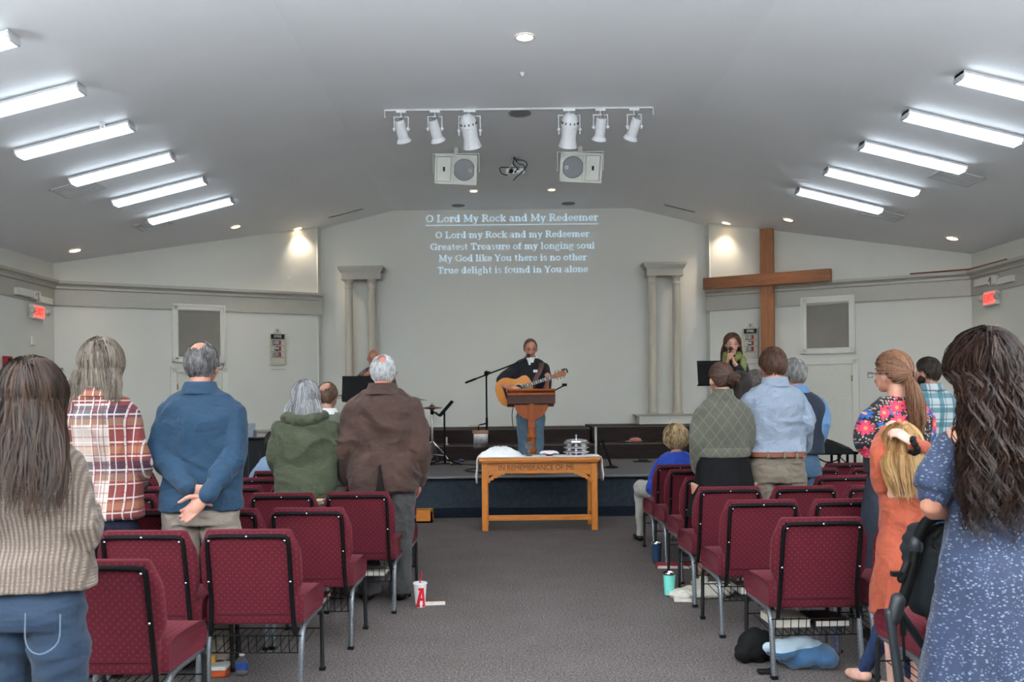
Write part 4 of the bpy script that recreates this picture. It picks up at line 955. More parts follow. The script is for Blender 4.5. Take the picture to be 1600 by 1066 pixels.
# wooden box on the floor left of the stage front
a, b = FL(655, 812), FL(677, 812); zt = W(665, 794, a.y).z
e = thing('wooden_box', 'small open oak box on the floor against the stage front', 'box', (W(660, 812, 11.45).x, 11.45, 0))
wb = .26; hb = .15
g = G().box((0, 0, .01), (wb, .24, .02))
for s in (-1, 1): g.box((s * (wb / 2 - .01), 0, hb / 2), (.02, .24, hb)); g.box((0, s * .11, hb / 2), (wb, .02, hb))
g.build('case', M_oakh, e, smooth=False); G().tube([(-wb / 2, -.12, hb + .015), (wb / 2, -.12, hb + .015)], .007, 6, k=1).box((wb / 2, -.12, hb), (.03, .02, .03)).build('wire_handle', plain('brass', (150, 120, 60), .3, .9), e)
# upright piano, black, at the left
e = thing('upright_piano', 'black console piano against the left wall behind the chairs', 'piano', (W(412, 700, 12.9).x - .35, 12.9, 0), R(14))
pw, ph = 1.5, .98
G().box((0, .12, ph / 2), (pw, .34, ph)).build('case', plain('piano_black', (20, 22, 26), .35), e, smooth=False, bevel=.008)
G().box((0, .10, ph + .012), (pw + .05, .44, .024)).build('lid', plain('piano_dark_brown', (34, 24, 24), .25), e, smooth=False, bevel=.006)
g = G()
for k in range(9): g.box((-pw / 2 + .1 + k * pw / 9.6, -.055, ph * .42), (.016, .012, ph * .78))
g.build('panel_ribs', plain('piano_rib', (44, 48, 54), .5), e, smooth=False)
o = G().box((0, 0, .05), (.26, .17, .09)).box((0, .05, .13), (.24, .02, .12)).build('tape_deck', plain('device_grey_blue', (120, 130, 140), .4), bevel=.005); pp = W(383, 683, 12.75); o.location = (pp.x - .05, 12.97, ph + .026); tag(o, 'small grey device standing on top of the black piano', 'device')
# folded cover on a low black stand, at the right door
pp = W(1306, 735, 13.9)
e = thing('keyboard_stand', 'low black folding stand in front of the right door', 'stand', (pp.x, 13.9, 0))
a, b = W(1256, 710, 13.9), W(1336, 708, 13.9); zt = b.z; x0, x1 = a.x - pp.x, b.x - pp.x
G().bar((x0, -.1, zt), (x1, -.1, zt), .03, .03).bar((x0, .2, zt), (x1, .2, zt), .03, .03).box((x1 - .04, .05, zt + .01), (.09, .34, .03)).build('top_rail', M_blk, e, smooth=False)
for x in (x0 + .1, x1 - .28, x1 - .04):
    for y in (-.1, .2): G().bar((x, y, zt), (x, y, 0), .03, .03).build('leg', M_blk, e, smooth=False)
G().bar((x1 - .32, -.1, zt), (x1 - .05, -.1, zt - .25), .015, .015, (0, 1, 0)).tube([(x0 + .1, -.12, zt - .01), (x0 + .28, -.12, zt - .12), (x0 + .45, -.12, zt - .10), (x0 + .52, -.12, zt)], .012, 6).build('strap', M_blk, e)
g = G(); rg = []
for i, (x, h_) in enumerate(((x0 - .02, .02), (x0 + .1, .17), (x0 + .3, .22), (x0 + .5, .15), (x0 + .7, .06), (x1 - .1, .03), (x1 - .06, .015))):
    rg.append([Vector((x, y, zt + .02 + z)) for y, z in ((-.13, -.02 - (.02 if i in (2, 3, 4) else 0)), (-.12, h_ * .6), (.0, h_), (.12, h_ * .9), (.22, h_ * .4), (.23, -.015))])
o = g.rings(rg).vox('black_cover', plain('black_nylon', (20, 24, 26), .6), None, .015, 4, lambda c, n: .008 * noise.noise(c * 9)); o.location = e.location; tag(o, 'black fabric cover heaped on the low stand by the right door', 'cover')
# ================================================================ CHAIRS
t = NT('burgundy_chair_fabric', .85, spec=.2, sheen=.12)
vec = t.map((1, 1, 1), (0, R(0), 0))
q = t.xyz()
def diam(px_, pz):
    a = t.math('FRACT', t.math('ADD', t.math('MULTIPLY', q[0], 1 / px_), t.math('MULTIPLY', q[2], 1 / pz)))
    b = t.math('FRACT', t.math('SUBTRACT', t.math('MULTIPLY', q[0], 1 / px_), t.math('MULTIPLY', q[2], 1 / pz)))
    a = t.math('ABSOLUTE', t.math('SUBTRACT', a, .5)); b = t.math('ABSOLUTE', t.math('SUBTRACT', b, .5))
    return t.math('LESS_THAN', t.math('MAXIMUM', a, b), .2)
dm = diam(.034, .034)
base = t.ramp(t.noise(300, 2), [(.3, (54, 9, 18)), (.7, (88, 20, 32))])
t.col(t.mix(t.math('MULTIPLY', dm, .36), base, (112, 42, 50))); t.bump(t.noise(420, 2), .4, .003)
t.b.inputs['Sheen Tint'].default_value = lin((220, 130, 140))
M_fab = t.m
M_cush = M_fab
def chair_frame():
    """a padded stacking chair: origin on the floor under the back legs, facing +y"""
    e = empty('church_chair')
    def lean(z): return -.085 * max(0, (z - .42)) / .44        # the back leans towards -y
    hw = .255
    out = [(-.200, .865), (.200, .865), (.213, .856), (.249, .765), (hw, .735), (hw, .60), (.249, .572), (.222, .51), (.215, .37), (-.215, .37), (-.222, .51), (-.249, .572), (-hw, .60), (-hw, .735), (-.249, .765), (-.213, .856)]
    c = Vector((0, .62)); P = [Vector(p) for p in out]
    def inset(d):
        r = []; n = len(P)
        for i in range(n):
            a, b, g_ = P[i - 1], P[i], P[(i + 1) % n]
            n1 = Vector((-(b - a).y, (b - a).x)).normalized(); n2 = Vector((-(g_ - b).y, (g_ - b).x)).normalized(); m = (n1 + n2)
            if m.length < .1: m = n1
            m.normalize(); r.append(b - m * d if (b - c).dot(m) > 0 else b + m * d)
        return r
    rg = []
    for y, d in ((-.030, .045), (-.028, .020), (-.022, .006), (-.008, 0), (.018, .002), (.034, .016), (.046, .05), (.05, .09)):
        rg.append([Vector((p.x, y + lean(p.y), p.y)) for p in inset(d)])
    G().rings(rg).build('backrest', M_fab, e, ang=50)
    # seam strip at the lower rear of the back
    G().box((0, -.032, .425), (.36, .008, .006)).build('back_seam', plain('seam_dark', (50, 10, 20), .9), e, smooth=False)
    pts = [(-.215, .33), (-.205, .5), (-.205, .79), (-.195, .82), (-.165, .832), (0, .832), (.165, .832), (.195, .82), (.205, .79), (.205, .5), (.215, .33)]
    G().tube([(x, -.035 + lean(z), z) for x, z in pts], .012, 8, k=2).build('back_frame', M_blk, e)
    g = G()
    for x, z in ((-.19, .81), (0, .832), (.19, .81), (-.206, .6), (.206, .6)): g.ell((x, -.049 + lean(z), z), (.006, .004, .006), None, 8, 6)
    g.build('bolts', M_chrome, e)
    prof = [(.005, .375), (.0, .40), (.0, .46), (.02, .495), (.07, .51), (.2, .512), (.36, .508), (.43, .49), (.465, .455), (.468, .42), (.45, .385), (.42, .37)]
    cy, cz = .22, .44; rg = []
    for x, k in ((-.232, .80), (-.245, .9), (-.250, .97), (-.235, 1.0), (-.1, 1.01), (.1, 1.01), (.235, 1.0), (.250, .97), (.245, .9), (.232, .80)):
        rg.append([Vector((x, cy + (y - cy) * (k if k < 1 else 1), cz + (z - cz) * k)) for y, z in prof])
    g = G().rings(rg); g.build('seat', M_fab, e, ang=50)
    for s in (-1, 1):
        x = s * .238
        l = G(); l.tube([(x, .46, .012), (x, .452, .25), (x, .44, .33), (x, .40, .362)], .0125, 8, k=2, round_=False); o = l.build('leg', M_legd, e)
        G().box((x, .462, .01), (.032, .032, .02)).build('foot_cap', M_blkp, o, smooth=False)
        l = G(); l.tube([(x, .30, .36), (x, .10, .358), (x, .035, .335), (x, .005, .27), (x, -.03, .012)], .0155, 8, k=3, round_=False); o = l.build('leg', M_leg, e)
        G().box((x, -.031, .01), (.034, .034, .02)).build('foot_cap', M_blkp, o, smooth=False)
        G().tube([(x, .42, .362), (x, .28, .36)], .012, 8, k=1).build('seat_rail', M_leg, e)
    g = G(); z = .215
    g.tube([(-.238, .03, z), (.238, .03, z)], .0035, 6, k=1).tube([(-.238, .42, z + .03), (.238, .42, z + .03)], .0035, 6, k=1).tube([(-.238, .0, .31), (.238, .0, .31)], .0035, 6, k=1)
    for i in range(11): a = -.21 + i * .042; g.tube([(a, .02, .315), (a, .03, z), (a, .42, z + .03)], .0025, 5, k=1, round_=False)
    for s in (-1, 1): g.tube([(s * .238, .03, z), (s * .238, .03, .33)], .0035, 6, k=1)
    g.build('book_rack', M_blk, e)
    return e
CHAIR = None
SIDE = {}
def chair(cx, Y, label, group, yaw=0):
    global CHAIR
    if CHAIR is None: CHAIR = chair_frame(); o = CHAIR
    else: o = copy_tree(CHAIR)
    p = W(cx, 624 + (1.5 - .83) * F_PX / Y, Y)
    o.location = (p.x, Y + .02, 0); o.rotation_euler = (0, 0, R(yaw))
    tag(o, label, 'chair', group); return o
LROWS = [(3.85, [166], 'nearest row'), (4.70, [395, 236, 75], 'second row from the camera'), (5.62, [486, 353, 220], 'third row from the camera'), (6.55, [562, 446, 331, 201], 'fourth row from the camera'), (7.12, [589, 473, 369, 265], 'fifth row from the camera'), (7.86, [590, 494, 400, 299, 205], 'sixth row from the camera'), (8.62, [598, 511, 437, 338, 208], 'front row by the stage')]
RROWS = [(3.95, [1531], 'nearest row'), (4.94, [1275, 1434], 'second row from the camera'), (5.80, [1185, 1319, 1452], 'third row from the camera'), (6.65, [1135, 1252, 1365], 'fourth row from the camera'), (7.48, [1109, 1211, 1313], 'fifth row from the camera'), (8.30, [1081, 1173, 1266, 1363], 'sixth row from the camera'), (8.87, [1059, 1150, 1235, 1321], 'front row by the stage')]
NTH = ['on the aisle', 'second from the aisle', 'third from the aisle', 'fourth from the aisle', 'fifth from the aisle']
CH_L = {}; CH_R = {}
for i, (Y, cs, nm) in enumerate(LROWS):
    for j, c in enumerate(cs):
        lab = 'burgundy padded chair in the left block, %s, %s' % (nm, NTH[j] if len(cs) > 1 else 'the one nearest the camera')
        CH_L[i, j] = chair(c, Y, lab, 'burgundy chairs of the left block', -2 if j == 0 else (-4 if i == 1 and j == 1 else -2))
for i, (Y, cs, nm) in enumerate(RROWS):
    for j, c in enumerate(cs):
        lab = 'burgundy padded chair in the right block, %s, %s' % (nm, NTH[j] if len(cs) > 1 else 'beside the stroller')
        CH_R[i, j] = chair(c, Y, lab, 'burgundy chairs of the right block', 2)

# ================================================================ BOOKS AND THINGS UNDER THE CHAIRS
M_page = plain('book_pages', (214, 208, 196), .8, var=.06)
def book(loc, w0, d0, h0, rz, cover, label, name='book'):
    e = thing(name, label, 'book', loc, rz)
    cm = plain('cover_%s' % '_'.join(map(str, cover)), cover, .55)
    G().box((0, 0, h0 / 2), (w0 - .008, d0 - .008, h0 - .006)).build('pages', M_page, e, smooth=False)
    g = G().box((0, 0, .0015), (w0, d0, .003)).box((0, 0, h0 - .0015), (w0, d0, .003)).box((-w0 / 2 + .0015, 0, h0 / 2), (.003, d0, h0)); g.build('cover', cm, e, smooth=False)
def rack_book(ch, dx, w0, h0, cover, label, k=0, dy=0):
    m = Matrix.Rotation(ch.rotation_euler.z, 4, 'Z'); p = ch.location + m @ Vector((dx, .19 + dy, 0)); book((p.x, p.y, .246 + k), w0, .24, h0, ch.rotation_euler.z, cover, label)
rack_book(CH_L[2, 0], -.04, .17, .035, (120, 30, 40), 'book with pale page edges in the rack under the left block third row aisle chair')
rack_book(CH_L[3, 0], .06, .19, .03, (196, 190, 178), 'pale hymnal in the rack under the left block fourth row aisle chair')
rack_book(CH_R[1, 0], -.10, .20, .042, (190, 182, 166), 'thick cream book in the rack under the right block second row aisle chair')
rack_book(CH_R[1, 0], .12, .19, .036, (30, 24, 26), 'black book beside the cream one, right block second row aisle chair')
rack_book(CH_R[2, 0], .02, .22, .04, (196, 192, 180), 'white-edged book in the rack under the right block third row aisle chair')
p = FL(668, 947); book((p.x + .04, p.y + .06, 0), .17, .12, .035, R(8), (96, 66, 60), 'closed book lying on the carpet beside the white paper cup')
p = FL(1035, 880); book((p.x + .06, 8.2, 0), .30, .18, .03, R(-4), (140, 30, 44), 'red book lying on the carpet under the chairs behind the navy tumbler')
def floor_at(px, py, dy=0): p = FL(px, py); return Vector((p.x, p.y + dy, 0))
# paper cup with a red letter
p = floor_at(656, 950, .04); s = p.y / F_PX
e = thing('paper_cup', 'white paper cup with a red letter A and red straw on the aisle carpet', 'cup', p)
H = 38 * s; rt = 10.6 * s; rb = 7.4 * s
G().lathe((0, 0, 0), [(.001, 0), (rb, 0), (rb, .004), (rt * .96, H * .93), (rt * 1.06, H * .935), (rt * 1.08, H * .96), (rt * 1.02, H), (rt * .9, H * .985), (.001, H * .975)], 32).build('cup_body', plain('cup_white', (226, 224, 222), .4, var=.03), e)
M_redp = plain('print_red', (196, 16, 34), .4)
def wrap(u, v, lift=.0008):      # u, v in cup units: u across -1..1, v 0..1
    r = rb + (rt * .96 - rb) * v + lift; a = -math.pi / 2 + u / r; return Vector((r * math.cos(a), r * math.sin(a), H * .93 * v))
g = G()
def quad(pts, m=8):
    a, b, c, d = [Vector(q) for q in pts]; vv = []; ff = []
    for i in range(m + 1):
        for j in range(m + 1):
            l = a.lerp(d, j / m); r_ = b.lerp(c, j / m); q = l.lerp(r_, i / m); vv.append(wrap(q.x, q.y))
    for i in range(m):
        for j in range(m): k = i * (m + 1) + j; ff.append((k, k + m + 1, k + m + 2, k + 1))
    g.add(vv, ff)
k = rt
quad([(-.62 * k, .03), (-.62 * k + .5 * k, .03), (.42 * k, .83), (.05 * k, .83)]); quad([(.50 * k, .03), (.95 * k, .03), (.62 * k, .83), (.22 * k, .83)])
quad([(-.2 * k, .30), (.7 * k, .30), (.66 * k, .43), (-.05 * k, .43)]); quad([(-.75 * k, .02), (.02 * k, .02), (.02 * k, .13), (-.75 * k, .13)]); quad([(.38 * k, .02), (1.0 * k, .02), (1.0 * k, .13), (.38 * k, .13)]); quad([(-.2 * k, .76), (.66 * k, .76), (.66 * k, .87), (-.2 * k, .87)])
g.build('letter_a', M_redp, e)
g = G()
for a in range(6):
    for b in range(9):
        if (a + b) % 2: c_ = (-.95 * k + a * .1 * k + b * .035 * k, .35 + b * .055); quad([(c_[0], c_[1]), (c_[0] + .04 * k, c_[1]), (c_[0] + .04 * k, c_[1] + .018), (c_[0], c_[1] + .018)], 1)
g.build('dot_print', M_redp, e)
G().tube([(-.01, 0, H * .5), (.0, 0, H), (.012, 0, H * 1.42)], .0055, 8, k=1).build('straw', plain('straw_red', (170, 24, 40), .4), e)
def tumbler(px, py, h_px, wt, wb, col, label):
    p = floor_at(px, py, .04); s = p.y / F_PX; H = h_px * s; a, b = wt * s / 2, wb * s / 2
    e = thing('tumbler', label, 'tumbler', p)
    G().lathe((0, 0, 0), [(.001, 0), (b * .8, 0), (b * .84, H * .06), (b * .9, H * .08)], 32).build('steel_base', M_chrome, e)
    G().lathe((0, 0, 0), [(.001, H * .07), (b, H * .075), (b * 1.03, H * .12), (a, H * .9), (.001, H * .9)], 32).build('coated_body', plain('coat_%d_%d_%d' % col, col, .35, var=.04), e)
    G().lathe((0, 0, 0), [(.001, H * .89), (a, H * .9), (a * 1.02, H * .97), (a * .98, H), (a * .9, H), (a * .86, H * .97), (.001, H * .965)], 32).build('steel_rim', M_chrome, e)
tumbler(1047.5, 934, 38, 19, 15, (112, 205, 190), 'mint green steel tumbler on the carpet beside the right block')
tumbler(1027, 881, 32, 16, 13, (30, 56, 84), 'navy blue steel tumbler on the carpet beside the right block')
t = NT('clear_plastic', .08); t.b.inputs['Transmission Weight'].default_value = .93; t.b.inputs['IOR'].default_value = 1.2; t.b.inputs['Base Color'].default_value = lin((236, 242, 246)); M_clear = t.m
p = floor_at(376, 1057, .03); s = p.y / F_PX; H = 34 * s; r = 9.5 * s
e = thing('water_bottle', 'small clear water bottle with a blue label beside the chair leg', 'water bottle', p)
G().lathe((0, 0, 0), [(.001, 0), (r * .8, 0), (r * .95, H * .06), (r, H * .12), (r * .96, H * .2), (r, H * .28), (r * .97, H * .55), (r, H * .62), (r * .7, H * .78), (r * .4, H * .87), (r * .38, H * .9), (.001, H * .9)], 28).build('bottle_body', M_clear, e)
G().lathe((0, 0, 0), [(r * .99, H * .3), (r * 1.01, H * .3), (r * 1.01, H * .54), (r * .99, H * .54)], 28).build('blue_label', plain('label_blue', (30, 70, 150), .4), e)
G().lathe((0, 0, 0), [(.001, H * .88), (r * .44, H * .88), (r * .44, H), (.001, H)], 20).build('cap', plain('cap_white', (226, 228, 230), .4), e)
# things by the left chair legs
p = floor_at(343, 1058, .0)
for dx, dz, w0, d0, h0, c_, lab in ((-.02, 0, .11, .12, .035, (170, 70, 24), 'orange snack box lying under the chairs, lowest of the pile'), (-.02, .036, .11, .12, .022, (206, 210, 204), 'white packet lying on the orange box under the chairs')):
    o = G().box((0, 0, h0 / 2), (w0, d0, h0)).build('snack_box' if dz == 0 else 'snack_packet', plain('snack_%d' % c_[1], c_, .4), bevel=.004); o.location = (p.x + dx, p.y + .05, dz); tag(o, lab, 'box')
o = G().box((0, 0, .03), (.03, .10, .10)).build('juice_pouch', plain('pouch_yellow', (196, 140, 30), .35), bevel=.006); o.location = (p.x - .06, p.y + .12, .075 - .055); tag(o, 'yellow drink pouch standing behind the white packet', 'pouch')
# canvas bag and white shoes
M_canvas = plain('canvas_cream', (206, 200, 186), .85, var=.1)
p = floor_at(1105, 940, .06)
g = G().ell((0, .1, .035), (.22, .11, .045)).ell((.12, .08, .06), (.12, .09, .06)).ell((-.16, .05, .03), (.10, .09, .035))
o = g.vox('canvas_bag', M_canvas, None, .007, 2, lambda c, n: .018 * (abs(noise.noise(c * 16)) - .2) + .006 * noise.noise(c * 50)); o.location = p; tag(o, 'crumpled cream canvas bag on the carpet under the aisle chairs', 'bag')
book((p.x - .17, p.y - .0, 0), .13, .14, .02, R(-6), (216, 208, 196), 'cream booklet lying at the edge of the canvas bag')
# tall bottle of water with a printed name, and hoodie pile
p = floor_at(1312, 1040, .10); s = p.y / F_PX; H = .30; r = .042
e = thing('water_bottle', 'tall clear water bottle with vertical blue lettering behind the blue hoodie', 'water bottle', p)
G().lathe((0, 0, 0), [(.001, 0), (r * .9, 0), (r, H * .05), (r, H * .7), (r * .9, H * .8), (r * .4, H * .93), (r * .38, H * .95), (.001, H * .95)], 28).build('bottle_body', M_clear, e)
G().lathe((0, 0, 0), [(.001, H * .94), (r * .42, H * .94), (r * .42, H * 1.03), (.001, H * 1.03)], 20).build('cap', plain('cap_white', (226, 228, 230), .4), e)
text_on('smartwater', .036, 'lettering', plain('letter_blue', (36, 60, 140), .4), e, Matrix.Translation((-.006, -r - .001, H * .42)) @ Matrix.Rotation(R(-90), 4, 'Y'), None, .0006)
o = G().lathe((0, 0, 0), [(.001, 0), (.036, 0), (.04, .01), (.042, .14), (.03, .17), (.02, .18), (.001, .18)], 28).build('shaker_cup', M_clear); o.location = p + Vector((-.11, .03, 0)); tag(o, 'clear shaker cup standing left of the tall water bottle', 'cup')
M_hood = None
t = NT('two_tone_fleece', .9, sheen=.3); zz = t.xyz()
nz = t.noise(3, 2); v = t.math('ADD', t.math('ADD', zz[2], t.math('MULTIPLY', zz[0], -.12)), t.math('MULTIPLY', t.math('SUBTRACT', nz, .5), .05))
t.col(t.mix(t.math('GREATER_THAN', v, .115), (40, 78, 112), (158, 176, 186))); t.bump(t.noise(200, 2), .3, .003); M_hood = t.m
p = floor_at(1262, 1052, .10)
g = G().ell((.02, .05, .07), (.16, .13, .085)).ell((-.10, .0, .10), (.10, .08, .045)).ell((.11, .02, .06), (.09, .11, .07)).tube([(-.19, -.02, .12), (-.08, -.02, .125), (.02, 0, .13)], [.03, .045, .05])
o = g.vox('hoodie', M_hood, None, .006, 3, lambda c, n: .030 * (abs(noise.noise(c * 9)) - .25) + .004 * noise.noise(c * 30)); o.location = p; tag(o, 'blue and pale grey fleece hoodie heaped under the aisle chair', 'hoodie')
p = floor_at(1190, 1048, .14)
g = G().ell((.02, .04, .09), (.10, .08, .10)).ell((.2, .06, .05), (.16, .12, .055)).ell((-.06, .02, .05), (.05, .06, .05))
o = g.vox('black_bag', plain('black_fleece', (12, 12, 13), .85), None, .007, 3, lambda c, n: .02 * (abs(noise.noise(c * 11)) - .25)); o.location = p; tag(o, 'black soft bag slumped left of the blue hoodie', 'bag')
p = floor_at(1196, 1053, 0); o = G().box((0, 0, .012), (.08, .05, .02)).ell((.03, .01, .018), (.02, .02, .012)).build('sunglasses_case', M_blkp, bevel=.004); o.location = (p.x, p.y, 0); tag(o, 'small black case on the carpet left of the front chair leg', 'case')

# ================================================================ STROLLER
SY = 3.62; sp = W(1470, 1000, SY)
e = thing('stroller', 'black folding stroller standing behind the orange-dressed girl', 'stroller', (sp.x, SY, 0))
def sl(px, py, dy=0): q = W(px, py, SY + dy); return q - Vector((sp.x, SY, 0))
def sg(g, pts, r, dy=0, **k): return g.tube([sl(x, y, d) for x, y, d in pts], r, 10, **k)
M_sf = plain('stroller_grey_frame', (44, 48, 52), .4, .3); M_sfab = plain('stroller_fabric', (30, 34, 37), .8)
sg(G(), [(1500, 812, .0), (1470, 806, 0), (1448, 816, 0), (1436, 840, 0), (1428, 880, 0), (1410, 942, 0)], .022).build('handle_tube', M_blk, e)
sg(G(), [(1446, 830, 0), (1470, 822, .02), (1500, 822, .04)], .011).build('handle_brace', M_blk, e)
G().ell(sl(1432, 853), (.026, .026, .04)).build('hinge', M_sf, e); G().tube([sl(1404, 938), sl(1396, 968)], [.030, .026], 14, k=1).build('fold_joint', M_sf, e)
sg(G(), [(1390, 958, 0), (1400, 1030, -.02), (1412, 1110, -.05)], .019).build('front_leg', M_sf, e)
G().tube([sl(1398, 945), sl(1470, 1050, .25), sl(1480, 1090, .3)], .017, 10, k=1).build('rear_leg', M_sf, e)
sg(G(), [(1408, 905, 0), (1418, 880, 0)], .016, k=1).box(sl(1403, 897), (.05, .03, .018)).build('latch_lever', M_blkp, e)
G().tube([sl(1409, 962), sl(1411, 985), sl(1413, 1030)], .006, 8, k=1).box(sl(1411, 983), (.02, .012, .05)).build('strap', M_blkp, e)
for px_, dy in ((1412, -.06), (1485, .28)):
    q = sl(px_, 1100, dy); q.z = .09
    w_ = G().lathe((0, 0, 0), [(.05, -.02), (.085, -.02), (.09, -.01), (.09, .01), (.085, .02), (.05, .02)], 28, Matrix.Rotation(R(90), 3, 'Y')); w_.xf(Matrix.Translation(q)).build('wheel', M_blkp, e)
# seat pack and canopy
a = sl(1430, 905); b = sl(1550, 980)
g = G()
rg = []
for z, w_, d in ((sl(0, 985).z, .13, .08), (sl(0, 965).z, .16, .10), (sl(0, 920).z, .165, .11), (sl(0, 880).z, .165, .11), (sl(0, 862).z, .15, .10)):
    rg.append((sl(1492, 0).x, .10, z, w_, d))
g.loft(rg, 28, 3.5).vox('seat_bag', M_sfab, e, .008, 3, lambda c, n: .006 * noise.noise(Vector((c.x * 14, c.y * 10, c.z * 8))))
g = G()
for z, w_ in ((896, .160), (880, .168), (865, .158), (850, .135)):
    zc3 = sl(0, z).z; g.tube([(sl(1490, 0).x + w_ * .96 * math.cos(a_), .10 + .105 * math.sin(a_), zc3) for a_ in [2 * math.pi * j / 18 for j in range(19)]], .024, 10, k=1)
g.loft([(sl(1490, 0).x, .10, sl(0, 905).z, .15, .10), (sl(1490, 0).x, .10, sl(0, 842).z, .12, .09)], 28, 3)
g.vox('canopy', M_sfab, e, .008, 3)
G().tube([sl(1460, 838), sl(1458, 850), sl(1470, 864), sl(1490, 864)], .008, 8).tube([sl(1460, 838), sl(1470, 828), sl(1490, 828)], .014, 8).build('canopy_ring', M_blkp, e)
# ================================================================ PEOPLE
def fold(amp, fx=7, fz=5, seed=0, fine=.25):
    """cloth folds: ridges running mostly down and across"""
    s = Vector((seed * 3.7, seed * 1.3, seed * 5.1))
    def f(c, n):
        w_ = noise.noise(Vector((c.x * 3, c.y * 3, c.z * 3)) + s) * .35
        a = noise.noise(Vector((c.x * fx + w_ * 3, c.y * fx, c.z * fz + w_ * 4)) + s)
        b = noise.noise(Vector((c.x * fx * 2.3 + w_ * 5, c.y * fx * 2.3, c.z * fz * 2.6)) + s * 2)
        return 1.7 * amp * ((1 - abs(a) * 2.6) * .8 + (1 - abs(b) * 2.6) * fine - .45)
    return f
class Cloth(NT): pass
def cloth(name, c, kind='plain', c2=None, rough=.85):
    t = NT(name, rough, sheen=.08); c2 = c2 or tuple(int(v * .82) for v in c); c = tuple(int(v * .77) for v in c); c2 = tuple(int(v * .68) for v in c2)
    q = t.xyz(); fine = t.noise(260, 2); big = t.noise(5, 3)
    base = t.mix(.35, t.ramp(fine, [(.3, c2), (.7, c)]), t.ramp(big, [(.3, c2), (.7, c)]))
    if kind == 'plain': t.col(base); t.bump(fine, .25, .002)
    elif kind == 'wrinkle':
        t.col(base); wv = t.noise(9, 4, t.map((1, 1, 1.6)), dist=.8); t.bump(wv, .6, .025)
    elif kind == 'denim':
        tw_ = t.math('FRACT', t.math('MULTIPLY', t.math('ADD', q[0], q[2]), 260)); t.col(t.mix(t.math('MULTIPLY', tw_, .25), base, c2)); t.bump(t.noise(8, 4, t.map((1, 1, 2.2)), dist=.8), .35, .02)
    elif kind == 'rib':
        s_ = t.math('SINE', t.math('MULTIPLY', q[0], 2 * math.pi / .0165)); k = t.math('MULTIPLY_ADD', s_, .5, .5)
        st = t.math('MULTIPLY_ADD', t.math('SINE', t.math('MULTIPLY', q[2], 2 * math.pi / .011)), .25, .5)
        h = t.math('MULTIPLY', k, t.math('ADD', st, .5)); t.col(t.mix(t.math('MULTIPLY', k, .8), c2, base)); t.bump(h, .7, .006)
    elif kind == 'cable':
        def dg(sg_):
            v = t.math('FRACT', t.math('ADD' if sg_ > 0 else 'SUBTRACT', t.math('MULTIPLY', q[0], 1 / .085), t.math('MULTIPLY', q[2], 1 / .115)))
            return t.math('LESS_THAN', t.math('ABSOLUTE', t.math('SUBTRACT', v, .5)), .055)
        d = t.math('MAXIMUM', dg(1), dg(-1)); kn = t.math('MULTIPLY', t.math('SINE', t.math('MULTIPLY', q[0], 700)), t.math('SINE', t.math('MULTIPLY', q[2], 560)))
        t.col(t.mix(t.math('MULTIPLY', d, .45), base, tuple(min(255, int(v * 1.22)) for v in c))); t.bump(t.math('ADD', d, t.math('MULTIPLY', kn, .25)), .6, .008)
    return t
def plaid(name, base, stripes, panel=None):
    """stripes: (axis, period, start, width, colour, strength)"""
    dk = lambda c: tuple(int(v * .77) for v in c)
    t = NT(name, .85, sheen=.05); q = t.xyz(); cur = t.mix(.5, dk(base), dk(base))
    if panel: cur = t.mix(t.math('MULTIPLY', t.math('LESS_THAN', t.math('ABSOLUTE', q[0]), panel[0]), t.math('LESS_THAN', q[2], panel[1])), cur, dk(panel[2]))
    for ax, per, st, wd, c, k in stripes:
        a = t.math('ABSOLUTE', t.math('SUBTRACT', t.math('FRACT', t.math('ADD', t.math('MULTIPLY', q[ax], 1 / per), 10 - st)), wd / 2))
        m = t.math('LESS_THAN', a, wd / 2); cur = t.mix(t.math('MULTIPLY', m, k), cur, dk(c))
    t.col(cur); t.bump(t.noise(260, 2), .2, .002); return t.m
def hairmat(name, dark, light, rough=.42):
    t = NT(name, rough + .1, spec=.22)
    a = t.n('ShaderNodeAttribute'); a.attribute_name = 'shade'
    f = t.math('ADD', t.math('MULTIPLY', a.outputs['Fac'], .8), t.math('MULTIPLY', t.noise(60, 2, t.map((1, 1, .12))), .35))
    dark = tuple(int(v * .8) for v in dark); light = tuple(int(v * .82) for v in light)
    t.col(t.ramp(f, [(.15, dark), (.95, light)])); t.b.inputs['Anisotropic'].default_value = .4; return t.m
def set_shade(o, vals):
    a = o.data.attributes.new('shade', 'FLOAT', 'POINT'); a.data.foreach_set('value', vals)

